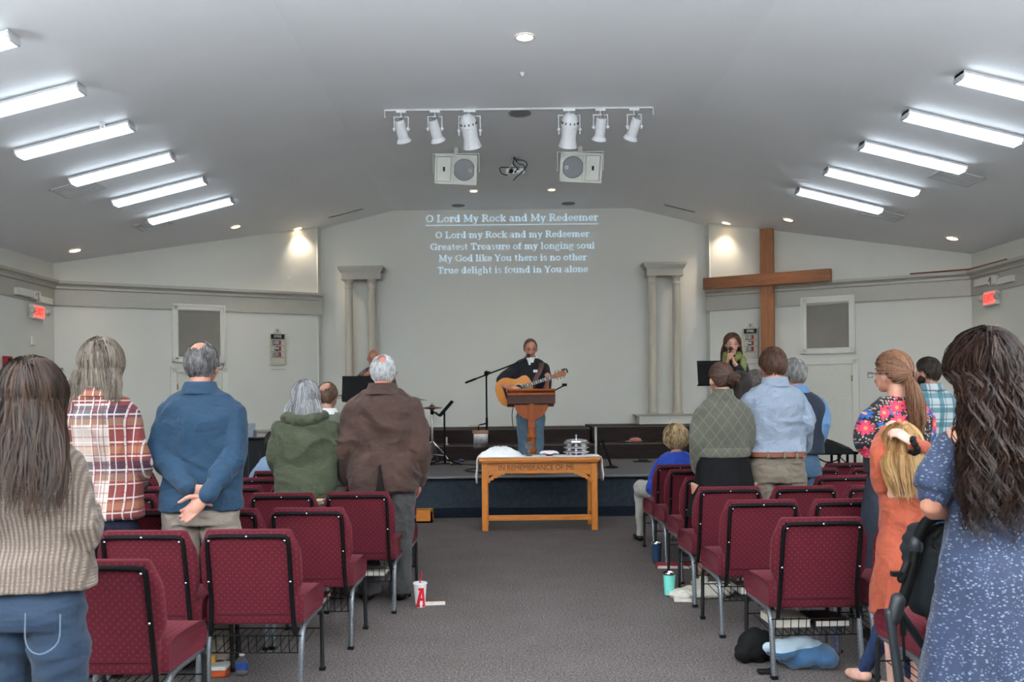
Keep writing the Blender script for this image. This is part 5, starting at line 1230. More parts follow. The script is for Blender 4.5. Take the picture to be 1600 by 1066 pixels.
class Person:
    def __init__(s, label, cx, top, Y, sh=.235, floor=0, face=0, yaw=0, build=1.0, hip=None, waist=None, skin_c=(205, 160, 138), vox=.009, head_yaw=0, head_pitch=0, depth=1.0, hs=1.0, H=None, group=None):
        p = W(cx, top, Y); s.H = H or (p.z - floor); s.x, s.Y, s.fl = p.x, Y, floor
        s.rz = R(180) if face else 0; s.rz += R(yaw)
        s.e = thing('person', label, 'person', (p.x, Y, floor), s.rz, group)
        s.mi = (Matrix.Translation((p.x, Y, floor)) @ Matrix.Rotation(s.rz, 4, 'Z')).inverted()
        s.sh = sh; s.b = build; s.waist = waist or sh * .72; s.hip = hip or sh * .78; s.d = depth
        s.skin = skin(skin_c); s.vx = vox; s.hy = head_yaw; s.hp = head_pitch; s.hs = hs
        s.C = Vector((0, .010 * s.H, (1 - .068 * hs) * s.H)); s.R = Vector((.0455, .056, .068)) * s.H * hs
        s.hm = Matrix.Translation(s.C + Vector((0, -.02 * s.H, -.06 * s.H))) @ Euler((R(head_pitch), 0, R(head_yaw))).to_matrix().to_4x4() @ Matrix.Translation(-(s.C + Vector((0, -.02 * s.H, -.06 * s.H))))
        s.body = G(); s.arms = {}; s.lsp = None
    def L(s, px, py, dy=0):
        """picture point at depth Y+dy, in the person's own frame"""
        return s.mi @ W(px, py, s.Y + dy)
    # torso ring table
    def tab(s, infl=0, waist=None, hip=None):
        H, sh = s.H, s.sh; w_, h_ = (waist or s.waist), (hip or s.hip); d = s.d
        T = [(.44, h_ * .97, .070), (.50, h_, .076), (.55, (w_ + h_) / 2, .070), (.62, w_, .066), (.68, (w_ + sh * .80) / 2, .070), (.74, sh * .82, .072), (.765, sh * .85, .070), (.785, sh * .84, .064), (.80, sh * .78, .058), (.815, sh * .70, .052), (.83, sh * .56, .046), (.843, sh * .41, .041), (.858, .038 * H, .037), (.875, .033 * H, .035)]
        return [(z * H, rx + infl, ry * H * d + infl) for z, rx, ry in T]
    def yoff(s, z):
        t = z / s.H; return interp([(.4, -.012), (.5, -.016), (.62, .006), (.74, -.008), (.82, -.012), (.88, -.006)], t)[0] * s.H
    def torso(s, g, z0, z1, infl, n=14, waist=None, hip=None, pleat=None, e=2.3, tab=None):
        T = tab or s.tab(infl, waist, hip); rg = []
        for i in range(n + 1):
            z = z0 + (z1 - z0) * i / n; rx, ry = interp(T, z); rg.append((0, s.yoff(z), z, rx, ry))
        return g.loft(rg, 36, e, pleat)
    def arm_pts(s, side, elbow, wrist):
        H = s.H; x = side * (s.sh - .040 * H * s.b)
        return [Vector((x, -.006 * H, .776 * H)), Vector(elbow), Vector(wrist)]
    def arm(s, side, elbow=None, wrist=None, hand=None, palm=None, curl=25, thumb=1, spread=1, handon=True):
        H = s.H
        if elbow is None: elbow = Vector((side * (s.sh + .012), -.02 * H, .635 * H))
        if wrist is None: wrist = Vector((side * s.sh * .75, .14 * H, .60 * H))
        P = s.arm_pts(side, elbow, wrist); s.arms[side] = P
        b = s.b
        s.body.tube([P[0], (P[0] + P[1]) / 2, P[1], (P[1] * .6 + P[2] * .4), P[2]], [.030 * H * b, .027 * H * b, .022 * H * b, .021 * H * b, .0145 * H], 14, k=3)
        if handon:
            d = Vector(hand).normalized() if hand is not None else (P[2] - P[1]).normalized()
            nrm = Vector(palm) if palm is not None else Vector((-side, 0, 0)); s.hand(s.body, P[2], d, nrm, side, curl, thumb)
    def hand(s, g, w_, d, n, side, curl=25, thumb=1):
        L_ = .102 * s.H; n = (n - d * n.dot(d)).normalized(); a = d.cross(n)           # a: across the palm
        pe = w_ + d * L_ * .52
        g.tube([w_ - d * .01, w_ + d * L_ * .18, w_ + d * L_ * .38, pe], [L_ * .15, L_ * .19, L_ * .225, L_ * .215], 14, up=n, flat=.42, k=2)
        for i, (o_, ln_) in enumerate(((-.78, .42), (-.27, .49), (.25, .46), (.74, .36))):
            b = pe + a * o_ * L_ * .2 - d * L_ * .04 * abs(o_); dd = d + a * o_ * .08; pts = [b - dd * .01]; c = R(curl * (1 + .15 * i)); ang = c * .6
            for k, sl_ in enumerate((.42, .32, .26)):
                pts.append(b); v = dd * math.cos(ang) + n * math.sin(ang); b = b + v * L_ * ln_ * sl_ * 1.0; ang += c
            pts.append(b); r = L_ * .056
            g.tube(pts[1:], [r * 1.05, r, r * .95, r * .8], 8, k=2)
        tb = w_ + d * L_ * .16 - a * thumb * L_ * .14; v = (d * .7 - a * thumb * .75 + n * .35).normalized()
        p1 = tb + v * L_ * .26; v2 = (d * .95 - a * thumb * .2 + n * .3).normalized(); p2 = p1 + v2 * L_ * .2; p3 = p2 + (v2 + n * .3).normalized() * L_ * .13
        g.tube([tb, p1, p2, p3], [L_ * .085, L_ * .072, L_ * .062, L_ * .05], 8, k=2)
    def legs(s, g, r0=.052, r1=.036, r2=.028, z1=.045, sp=None, infl=0, cut=None):
        H = s.H; sp = sp or s.lsp or s.hip * .52
        for k in (-1, 1): g.tube([(k * sp * .9, -.01 * H, .47 * H), (k * sp, -.008 * H, .40 * H), (k * sp, .0, .27 * H), (k * sp * .98, -.01 * H, .16 * H), (k * sp * .95, -.012 * H, z1 * H)], [s.hip * .52, r0 * H, r1 * H, (r1 * .9) * H, r2 * H], 18, k=3, round_=False)
    def make_body(s, legs=True, feet=True, vox=None, torso_=True, chest=None, binf=-.03):
        H = s.H; g = s.body; hs = s.hs
        # head, in its own turned frame
        h = G(); C = s.C; r = s.R
        h.ell(C + Vector((0, -.006 * H, .008 * H * hs)), (r.x, r.y * .98, r.z * .88), None, 28, 16)
        h.ell(C + Vector((0, .020 * H * hs, -.022 * H * hs)), (r.x * .80, r.y * .62, r.z * .60), None, 24, 14)
        h.ell(C + Vector((0, .034 * H * hs, -.052 * H * hs)), (r.x * .42, r.y * .30, r.z * .20), None, 16, 10)
        h.tube([C + Vector((0, .050 * H * hs, -.006 * H * hs)), C + Vector((0, .063 * H * hs, -.026 * H * hs))], [.006 * H * hs, .0095 * H * hs], 10, k=1)
        for k in (-1, 1):
            h.ell(C + Vector((k * r.x * 1.03, -.004 * H * hs, -.012 * H * hs)), (.0045 * H * hs, .0115 * H * hs, .018 * H * hs), Euler((R(-12), 0, R(-k * 22))).to_matrix(), 14, 10)
            h.ell(C + Vector((k * .018 * H * hs, .046 * H * hs, -.002 * H * hs)), (.012 * H * hs, .008 * H * hs, .006 * H * hs), None, 12, 8)
        h.ell(C + Vector((0, .056 * H * hs, -.041 * H * hs)), (.013 * H * hs, .006 * H * hs, .006 * H * hs), None, 12, 8)
        h.xf(s.hm); g.add(h.v, h.f)
        nr = .030 * H * (1.0 if s.b <= 1 else 1.12) * (1 if s.sh > .2 * hs else .88)
        g.tube([(0, -.012 * H, .815 * H), (0, -.012 * H, .85 * H), (0, -.006 * H, s.C.z - .02 * H)], [nr * 1.25, nr, nr], 18, k=2)
        if torso_: s.torso(g, .46 * H, .865 * H, binf)
        if legs:
            s.legs(g, .040, .028, .02)
            if feet:
                for k in (-1, 1) if not s.lsp else (): g.tube([(k * s.hip * .5, -.022 * H, .022 * H), (k * s.hip * .53, .05 * H, .018 * H), (k * s.hip * .56, .09 * H, .014 * H)], [.022 * H, .024 * H, .016 * H], 12, k=2)
        return g.vox('body', s.skin, s.e, vox or s.vx, 3)
    def shoes(s, mat, dx=None, name='shoe'):
        H = s.H
        for k in (-1, 1):
            x = k * (dx or s.hip * .5)
            g = G().tube([(x, -.030 * H, .026 * H), (x + k * .005, .03 * H, .026 * H), (x + k * .012, .105 * H, .018 * H)], [.027 * H, .030 * H, .024 * H], 14, k=3, up=(0, 0, 1), flat=.85)
            for v in g.v: v.z = max(v.z, .001)
            g.ell((x, -.022 * H, .045 * H), (.024 * H, .026 * H, .035 * H)); g.vox(name, mat, s.e, .006, 2)
    def top(s, mat, hem=.49, name='shirt', infl=.012, sl=1.0, cuff=None, fn=None, waist=None, hip=None, neck=.85, pleat=None, vox=None, sleeve=(.042, .036, .030, .026), nosleeve=False, it=4, tab=None):
        """shirt, sweater or jacket: torso and sleeves in one surface; sl = how far the sleeves reach (1 = wrist, .5 = elbow)"""
        H = s.H; g = G(); s.torso(g, hem * H, neck * H, infl, 18, waist, hip, pleat, tab=tab)
        if not nosleeve:
            for side, P in s.arms.items():
                k = [q * H * s.b for q in sleeve]
                g.ell(P[0] + Vector((-side * .008 * H, 0, -.006 * H)), (k[0] * 1.0, k[0] * .98, k[0] * .96)); g.tube([(side * .035 * H, -.012 * H, .822 * H), (side * s.sh * .5, -.010 * H, .802 * H), P[0] + Vector((-side * .012 * H, 0, .004 * H))], [k[0] * .8, k[0] * .88, k[0] * .90], 14, k=3)
                a = P[0]; m = (P[0] + P[1]) / 2 + Vector((side * .006 * H, 0, 0)); el = P[1]; w_ = P[2]
                if sl >= .9: g.tube([a, m, el, el.lerp(w_, .5), el.lerp(w_, .5 + .5 * sl)], [k[0], k[1] * 1.03, k[1], k[2], k[3]], 16, k=3)
                elif sl >= .5: g.tube([a, m, el, el.lerp(w_, (sl - .5) * 2)], [k[0], k[1], k[1], k[2]], 16, k=3)
                else: g.tube([a, m, a.lerp(el, sl * 2)], [k[0], k[1], k[1] * .98], 16, k=3)
        return g.vox(name, mat, s.e, vox or max(.007, s.vx), it, fn or fold(.006 * H / 1.75, seed=s.x))
    def pants(s, mat, name='trousers', r=(.056, .043, .037), z1=.03, topz=.56, fn=None, hip=None, vox=None):
        H = s.H; g = G(); old = s.hip
        if hip: s.hip = hip
        T = [(.44, s.hip * .98, .068 * s.d), (.475, s.hip * 1.0, .071 * s.d), (.505, s.hip * .96, .064 * s.d), (.54, s.hip * .90, .058 * s.d), (.58, s.hip * .84, .054 * s.d)]
        s.torso(g, .445 * H, topz * H, 0, 8, tab=[(z * H, rx + .004, ry * H + .004) for z, rx, ry in T])
        s.legs(g, r[0], r[1], r[2], z1); s.hip = old
        return g.vox(name, mat, s.e, vox or max(.008, s.vx), 3, fn or fold(.006, 8, 7, s.x + 2))
    def skirt(s, mat, z0, z1=.62, r0=None, r1=None, name='skirt', k=9, amp=.05, fn=None):
        H = s.H; g = G(); rg = []; r0 = r0 or s.hip * 1.35; r1 = r1 or s.hip
        class P_:
            def __call__(q, z): return amp * max(0, min(1, (z1 * H - z) / (.25 * H)))
        pl = P_(); pl.k = k
        n = 16
        for i in range(n + 1):
            t = i / n; z = (z0 + (z1 - z0) * t) * H; rx = interp([(0, r0), (.55, s.hip * 1.12), (.75, s.hip * 1.05), (1, r1)], t)[0]; rg.append((0, s.yoff(z), z, rx, rx * .72))
        g.loft(rg, 54, 2.1, pl); return g.vox(name, mat, s.e, max(.008, s.vx), 2, fn or fold(.004, 6, 2, s.x))
    def collar(s, mat, z=.862, r=.036, h=.022, name='collar', open_=False, flare=1.25):
        H = s.H; r *= 1.12; z -= .004; n = 28; rg = []
        for rr, zz, yy in ((r * flare, z - h * .9, -.014), (r * 1.1, z, -.012), (r * 1.02, z + h * .6, -.010), (r * 1.10, z + h * .6, -.010), (r * 1.22, z, -.013), (r * (flare + .12), z - h * .95, -.015)):
            rg.append([Vector((rr * H * math.cos(2 * math.pi * j / n), yy * H + rr * H * .95 * math.sin(2 * math.pi * j / n), (zz - (.016 if math.sin(2 * math.pi * j / n) > .5 else 0)) * H)) for j in range(n)])
        return G().rings(rg, cap=False).build(name, mat, s.e)
    # ---- hair
    def hp_(s, d, lift=0):
        """point on the scalp in direction d"""
        r = s.R; H = s.H * s.hs
        return s.C + Vector((d.x * (r.x + lift + .004), d.y * (r.y * 1.0 + lift) - .006 * H, d.z * (r.z * .90 + lift) + .008 * H))
    def in_hair(s, d, hairline=.42, nape=-.62, bald=None, recede=0):
        """hair grows here: not on the face, not below the nape, not on a bald crown"""
        if d.z < nape: return False
        if d.y > hairline - max(0, -d.z) * 1.1 + max(0, d.z) * .38 - recede * max(0, d.z): return False
        if d.z < -.08 and d.y > -.02 - (abs(d.z) - .08) * .7: return False
        if bald and (d - Vector(bald[0]).normalized()).length < bald[1] * (1 + .35 * noise.noise(d * 9)): return False
        return True
    def cap(s, mat, lift=.010, shade=.35, amp=.004, fr=30, name='hair', **k):
        n, m = 72, 48; v = []; f = []; sh_ = []; idx = {}
        def pt(i, j):
            th = math.pi * i / m; ph = 2 * math.pi * j / n; return Vector((math.sin(th) * math.cos(ph), math.sin(th) * math.sin(ph), math.cos(th)))
        def get(i, j):
            j %= n
            if (i, j) in idx: return idx[i, j]
            d = pt(i, j); near = 0
            for a, b in ((1, 0), (-1, 0), (0, 2), (0, -2)):
                if 0 <= i + a <= m and not s.in_hair(pt(i + a, j + b), **k): near += 1
            l = (lift if not near else lift * .15) + amp * noise.noise(d * fr + Vector((s.x, 0, 0)))
            v.append(s.hm @ s.hp_(d, l)); sh_.append(shade + .5 * noise.noise(Vector((d.x * fr, d.y * fr, d.z * 3)))); idx[i, j] = len(v) - 1; return idx[i, j]
        for i in range(m):
            for j in range(n):
                if s.in_hair(pt(i + .5, j + .5), **k): f.append((get(i, j), get(i + 1, j), get(i + 1, j + 1), get(i, j + 1)))
        return v, f, sh_
    def hair(s, mat, name='hair', N=700, length=.03, lift=.010, wave=0, wk=40, seg=6, rad=.0022, nape=-.62, hairline=.42, bald=None, recede=0, capshade=.3, zfree=-.25, back=None, spread=1.0, gather=None, tail=None, flow=(0, 0, -1), messy=.3, layers=1, front=False, nofront=False, taper=.6, thick=None, scalp=True, sidefall=0):
        rnd = random.Random(int(abs(s.x) * 1000) + N)
        kk = dict(nape=nape, hairline=hairline, bald=bald, recede=recede); g = G(); sh_ = []
        if scalp:
            v, f, c = s.cap(mat, lift, capshade, min(.004, lift * .5), **kk); g.add(v, f); sh_ += c
        H = s.H
        def strand(P, shade, r=None):
            r = r or rad * rnd.uniform(.7, 1.3); b = len(g.v); n = len(P)
            for i, p in enumerate(P):
                t = (P[min(i + 1, n - 1)] - P[max(i - 1, 0)]).normalized(); u = t.cross(Vector((.3, .9, .2))).normalized(); w_ = t.cross(u)
                q = r * (1 - taper * (i / (n - 1)) ** 2)
                for a in (0, 2.1, 4.2): g.v.append(p + u * q * math.cos(a) + w_ * q * math.sin(a)); sh_.append(shade)
            for i in range(n - 1):
                for a in range(3): g.f.append([b + i * 3 + a, b + i * 3 + (a + 1) % 3, b + (i + 1) * 3 + (a + 1) % 3, b + (i + 1) * 3 + a])
            g.f.append([b, b + 1, b + 2]); g.f.append([b + n * 3 - 3, b + n * 3 - 2, b + n * 3 - 1])
        cnt = 0; tries = 0
        while cnt < N and tries < N * 12:
            tries += 1
            d = Vector((rnd.gauss(0, 1), rnd.gauss(0, 1), rnd.gauss(0, 1))).normalized()
            if not s.in_hair(d, **kk): continue
            if length > .12 and tail is None and d.z < -.35: continue
            cnt += 1; shade = rnd.random(); li = lift * rnd.uniform(.9, 1.5); P = [s.hm @ s.hp_(d, li * .6)]; L_ = length * rnd.uniform(.75, 1.1)
            fl = Vector(flow)
            if gather is not None:
                gd = Vector(gather[0]).normalized(); n_ = 9
                for i in range(1, n_ + 1):
                    t = i / n_; q = d.lerp(gd, t).normalized(); P.append(s.hm @ s.hp_(q, li + .004 * math.sin(t * math.pi) + gather[1] * t ** 4))
                if tail is not None:
                    ph = rnd.uniform(0, 6.28); ro = rnd.random() ** .5; off_ = Vector((math.cos(ph), .8 * math.sin(ph), 0)); ph2 = rnd.uniform(0, 6.28); ln_ = rnd.uniform(.75, 1.05)
                    st = len(tail) - 1; m_ = st * 4
                    for i in range(1, m_ + 1):
                        t = i / m_ * ln_ * st; a = min(int(t), st - 1); u = t - a; c0, r0 = tail[a]; c1, r1 = tail[a + 1]
                        c_ = Vector(c0).lerp(Vector(c1), u); rr = r0 + (r1 - r0) * u
                        P.append(c_ + off_ * rr * ro + Vector((math.sin(i * .9 + ph2), math.cos(i * .8 + ph2), 0)) * wave * min(1, i / 6))
                strand(P, shade); continue
            pos = d.copy(); n_ = seg; step = L_ / n_; free = False; p = P[0]; vel = Vector((0, 0, -1)); ph = rnd.uniform(0, 6.28); ph2 = rnd.uniform(0, 6.28); wl_ = wk * rnd.uniform(.8, 1.2)
            jit = Vector((rnd.gauss(0, 1), rnd.gauss(0, 1), rnd.gauss(0, 1))) * messy
            travelled = 0; base_p = p; xo = None; q_ = d * 3.2; ph = 9 * noise.noise(q_) + rnd.uniform(-.35, .35); ph2 = 9 * noise.noise(q_ + Vector((9, 3, 1))) + rnd.uniform(-.35, .35); wl_ = wk * (1 + .15 * noise.noise(q_ * 1.3)); shade = max(0, min(1, .5 + .9 * noise.noise(d * 5) + rnd.uniform(-.22, .22)))
            for i in range(n_):
                travelled += step
                if not free:
                    fl2 = fl + jit * .5; crown = Vector((0, -.35, .93)); away = (pos - crown); away = away - pos * away.dot(pos)
                    v_ = fl2 - pos * fl2.dot(pos)
                    v_ = v_ * .8 + away.normalized() * .5 if away.length > .05 else v_
                    v_ = v_ - pos * v_.dot(pos); v_.normalize(); rr = (s.R.x + s.R.z) / 2
                    pos = (pos + v_ * step / rr).normalized(); ym = hairline + (.38 * pos.z if pos.z > 0 else 1.6 * pos.z); ym = max(ym, -.25)
                    if pos.y > ym and not front: pos.y = ym; pos.x += (.02 if pos.x > 0 else -.02); pos.normalize()
                    base_p = s.hm @ s.hp_(pos, li + (lift * .4 if length > .1 else 0))
                    if length > .1 and pos.z < zfree: free = True; xo = base_p.x - s.C.x; dirx = base_p - s.C
                    p = base_p
                elif nofront and dirx.y > s.R.y * .30: break
                else:
                    fall = max(0, (zfree * s.R.z + s.C.z) - p.z)
                    q = p.copy(); q.z -= step
                    if back is not None:
                        tgt_y, tgt_w = interp(back, (s.C.z - q.z)); k_ = .22
                        if dirx.y < s.R.y * .45: q.y += ((tgt_y - rnd.random() * .012 - (thick or 0) * (ph / 6.28)) - q.y) * k_
                        q.x += (s.C.x + xo / s.R.x * tgt_w * spread - q.x) * .25 if False else ((xo / s.R.x * tgt_w) - q.x) * .25
                    p = q
                am = wave * min(1, travelled / .10)
                P.append(p + Vector((math.sin(travelled * wl_ + ph) * am, math.cos(travelled * wl_ * .9 + ph2) * am * .7, 0)))
            strand(P, shade)
        o = mesh_obj(name, g.v, g.f, mat, s.e); set_shade(o, [max(0, min(1, x)) for x in sh_]); return o
    def face(s, brow=(90, 70, 55), mouth=(150, 80, 76), glasses=False, closed=False, beard=None):
        H = s.H * s.hs
        def P(x, y, z): return s.hm @ (s.C + Vector((x, y, z)) * H)
        for k in (-1, 1):
            g = G().ell(P(k * .0185, .0535, -.003), (.0068 * H, .004 * H, .0026 * H if closed else .0036 * H), None, 12, 8); g.build('eye', plain('eye_dark', (50, 36, 30), .4), s.e)
            g = G().tube([P(k * .008, .0545, .0075), P(k * .019, .0545, .0105), P(k * .029, .049, .0070)], [.0016 * H, .0024 * H, .0012 * H], 6); g.build('eyebrow', plain('brow_%d' % brow[0], brow, .7), s.e)
        G().tube([P(-.013, .0575, -.041), P(0, .0625, -.0400), P(.013, .0575, -.041)], [.0018 * H, .0035 * H, .0018 * H], 8).build('mouth', plain('lips_%d' % mouth[0], mouth, .5), s.e)
        if glasses:
            g = G()
            for k in (-1, 1):
                c = P(k * .0195, .0635, -.004); g.tube([c + s.hm.to_3x3() @ Vector((.0125 * H * math.cos(a), 0, .009 * H * math.sin(a))) for a in [2 * math.pi * j / 16 for j in range(17)]], .0016, 6, k=1)
                g.tube([P(k * .032, .0635, -.002), P(k * .049, .045, -.001), P(k * .050, .0, -.003)], .0018, 6, k=1)
            g.tube([P(-.007, .0645, -.002), P(.007, .0645, -.002)], .0016, 6, k=1); g.build('glasses', plain('glasses_metal', (90, 86, 80), .3, .8), s.e)
    def glasses_back(s, mat, k=1):
        H = s.H * s.hs
        def P(x, y, z): return s.hm @ (s.C + Vector((x, y, z)) * H)
        G().tube([P(k * .052, -.01, -.006), P(k * .054, .03, .0), P(k * .050, .058, .0)], .003, 6, k=1).tube([P(k * .050, .058, .004), P(k * .03, .07, .006), P(k * .01, .072, .004), P(k * .012, .07, -.012), P(k * .04, .066, -.014), P(k * .050, .058, .0)], .002, 6, k=1).build('glasses', mat, s.e)
V3 = Vector
def sit_fix(s):
    dz = s.fl
    for o in CHILD(s.e): o.data.transform(Matrix.Translation((0, 0, dz)))
    s.e.location.z -= dz
def sit_legs(s, g, r, knee_y=.46, spread=.11, foot_y=.50, z_seat=.56, r2=None, side_shift=(0, 0)):
    f = -s.fl
    for i, k in enumerate((-1, 1)):
        x = k * spread + side_shift[i]
        g.tube([(k * spread * .9, 0, z_seat + f), (x, knee_y * .5, z_seat + f + .01), (x, knee_y, z_seat + f), (x, knee_y + .03, .34 + f), (x, foot_y, .07 + f)], [r * 1.2, r, r * .8, r * .66, r * .52], 14, k=3, round_=True)
M_shoe = plain('black_shoe_leather', (26, 24, 24), .4); M_hand = None

# ---- left block -------------------------------------------------
HB1 = hairmat('brown_hair', (26, 18, 14), (80, 58, 43))
s = Person('person at the far left in a beige ribbed sweater and jeans, long brown hair', 48, 568, 3.25, sh=.18, skin_c=(196, 150, 126), waist=.165, hip=.185, vox=.008)
s.arm(1, (.180, -.02, 1.045), (.07, .25, 1.12)); s.arm(-1, (-.18, -.02, 1.05), (-.14, .25, 1.10)); s.make_body()
k = cloth('beige_rib_knit', (196, 178, 160), 'rib', (118, 98, 84)); s.top(k.m, .525, 'sweater', .016, .8, waist=.185, hip=.215, neck=.845, sleeve=(.045, .042, .040, .03), fn=fold(.007, 5, 3, 3))
jn = cloth('blue_denim', (30, 66, 98), 'denim', (16, 40, 66)); s.pants(jn.m, 'jeans', (.062, .046, .040), fn=fold(.006, 4, 14, 1)); s.shoes(M_shoe)
g = G()
for q in ((.06, -.14), (.17, -.12)): pass
st_ = plain('seam_thread', (96, 110, 124), .8)
for k_ in (-1, 1):
    y_ = -.135; G().tube([(k_ * .05, -.152, .80), (k_ * .055, -.158, .70), (k_ * .10, -.156, .665), (k_ * .15, -.134, .70), (k_ * .155, -.128, .79)], .0022, 5, k=4).build('pocket_stitching', st_, s.e)
bk = [(.06, -.105, .11), (.12, -.125, .125), (.20, -.150, .14), (.30, -.165, .14), (.5, -.170, .12)]
s.hair(HB1, 'hair', 1500, nofront=True, length=.36, lift=.016, wave=.010, wk=20, seg=20, rad=.0026, back=bk, nape=-.75, hairline=.55, zfree=-.15, messy=.25, thick=.03)
s = Person('person in a maroon top and khaki trousers, mostly hidden behind the far left sweater', 42, 578, 5.3, sh=.19, waist=.15, hip=.17)
s.arm(1); s.arm(-1); s.make_body(); s.top(cloth('maroon_jersey', (92, 36, 40)).m, .5); s.pants(cloth('khaki_cotton', (168, 150, 124), 'wrinkle').m); s.shoes(M_shoe)
s.hair(hairmat('dark_brown_hair', (30, 22, 18), (80, 60, 46)), 'hair', 400, .03, .010)

s = Person('person with a grey blond bob in a red and navy plaid shirt', 157, 534, 5.1, sh=.225, waist=.17, hip=.195, skin_c=(205, 160, 140))
s.arm(1, s.L(217, 728, -.02), s.L(212, 768, .24)); s.arm(-1, s.L(101, 728, -.02), s.L(102, 768, .24)); s.make_body()
RED, NAV, CRM = (142, 44, 36), (28, 34, 62), (222, 212, 200)
pm = plaid('red_navy_plaid', (128, 46, 34), [(2, .30, .62, .34, NAV, .8), (0, .16, .05, .30, (120, 30, 40), .5), (2, .15, .2, .30, (206, 150, 100), .35), (0, .08, .1, .10, (232, 220, 214), .75), (2, .075, .15, .12, (232, 220, 214), .7), (0, .053, .3, .10, (120, 24, 48), .6), (2, .05, .35, .10, (120, 24, 48), .6), (0, .08, .55, .06, (236, 230, 226), .7)], (.095, 1.50, (214, 196, 184)))
s.top(pm, .475, 'plaid_shirt', .016, .85, waist=.205, hip=.225, neck=.855, sleeve=(.040, .038, .034, .028), fn=fold(.008, 5, 3.5, 5)); s.collar(pm, .862, .040)
s.pants(plain('navy_trousers', (24, 28, 44), .8)); s.shoes(M_shoe)
HG = hairmat('grey_blond_hair', (58, 48, 40), (158, 143, 126))
bk = [(.05, -.100, .105), (.10, -.105, .115), (.18, -.095, .105), (.4, -.08, .09)]
s.hair(HG, 'hair', 1500, nofront=True, length=.20, lift=.017, wave=.004, wk=25, seg=14, rad=.0026, back=bk, nape=-.8, hairline=.6, zfree=-.2, messy=.35, thick=.02)

# man with the hands clasped behind
s = Person('person in a teal blue long-sleeved shirt with hands clasped behind the back', 314, 535, 5.25, sh=.250, waist=.20, hip=.205, skin_c=(206, 158, 138), vox=.0055)
eL, wL = s.L(253, 712, -.05), s.L(298, 764, -.20); eR, wR = s.L(364, 715, -.07), s.L(322, 776, -.25)
s.arm(-1, eL, wL, hand=(.95, -.15, -.24), palm=(.05, 1, .1), curl=45, thumb=1); s.arm(1, eR, wR, hand=(-.62, -.08, -.62), palm=(.1, -1, .25), curl=20, thumb=-1); s.make_body()
tm = cloth('teal_blue_jersey', (14, 70, 104), 'wrinkle', (8, 50, 80)).m
s.top(tm, .488, 'shirt', .012, .93, waist=.212, hip=.218, neck=.862, sleeve=(.044, .040, .034, .026), fn=fold(.010, 5, 3.5, 8)); s.collar(tm, .868, .038, .024)
s.pants(cloth('stone_chinos', (176, 160, 146), 'wrinkle', (150, 134, 120)).m, 'trousers', (.060, .045, .04), hip=.212); s.shoes(M_shoe)
HS = hairmat('salt_pepper_hair', (34, 32, 34), (140, 136, 133))
s.hair(HS, 'hair', 1500, .030, .006, seg=4, rad=.0016, nape=-.68, hairline=.35, bald=((-.1, -.42, .9), .50), messy=.6)
s.glasses_back(M_blkp, 1)

s = Person('person with chin-length silver hair in an olive green hooded sweatshirt', 477, 598, 7.0, sh=.255, waist=.215, hip=.215, skin_c=(206, 165, 148), depth=1.2)
s.arm(1, s.L(521, 712, 0), s.L(516, 738, .25)); s.arm(-1, s.L(433, 712, 0), s.L(436, 738, .25)); s.make_body()
om = cloth('olive_fleece', (84, 92, 62), 'wrinkle', (62, 70, 46)).m
s.top(om, .49, 'hoodie', .018, .9, waist=.222, hip=.205, neck=.855, sleeve=(.050, .048, .044, .034), fn=fold(.010, 4.5, 4, 12))
H = s.H; g = G()
g.tube([(-.13, .01, .845 * H), (-.12, -.10, .842 * H), (0, -.145, .828 * H), (.12, -.10, .842 * H), (.13, .01, .845 * H), (.06, .08, .83 * H), (-.06, .08, .83 * H), (-.13, .01, .845 * H)], .040, 14, k=4).ell((0, -.10, .815 * H), (.115, .055, .055)).ell((0, -.02, .83 * H), (.11, .07, .045)); g.vox('hood', om, s.e, .007, 3, fold(.008, 10, 8, 1))
g = G().loft([(0, s.yoff(.49 * H), z * H, .212, .083 * H * 1.2) for z in (.475, .482, .505, .512)], 40, 2.3); g.vox('waistband', om, s.e, .007, 2)
s.pants(cloth('cream_linen', (206, 196, 180), 'wrinkle').m, hip=.2); s.shoes(plain('tan_shoe', (150, 120, 96), .6))
t = NT('flowered_hem', .8); vr = t.n('ShaderNodeTexVoronoi'); vr.inputs['Scale'].default_value = 40; t.l(t.obj(), vr.inputs['Vector']); sp_ = t.n('ShaderNodeSeparateColor'); t.l(vr.outputs['Color'], sp_.inputs[0])
t.col(t.ramp(sp_.outputs[0], [(.0, (200, 60, 50)), (.3, (40, 100, 150)), (.55, (220, 170, 60)), (.8, (230, 226, 210))])); s_h = G().loft([(0, s.yoff(.47 * H), z * H, .205, .08 * H * 1.2) for z in (.462, .466, .478, .482)], 40, 2.3); s_h.vox('shirt_hem', t.m, s.e, .008, 1)
HW = hairmat('silver_hair', (84, 84, 86), (196, 196, 196))
bk = [(.05, -.10, .105), (.09, -.10, .105), (.13, -.09, .085), (.4, -.06, .05)]
s.hair(HW, 'hair', 1100, nofront=True, length=.20, lift=.016, wave=.004, wk=25, seg=12, rad=.0026, back=bk, nape=-.8, hairline=.6, zfree=-.2, messy=.35, thick=.02)

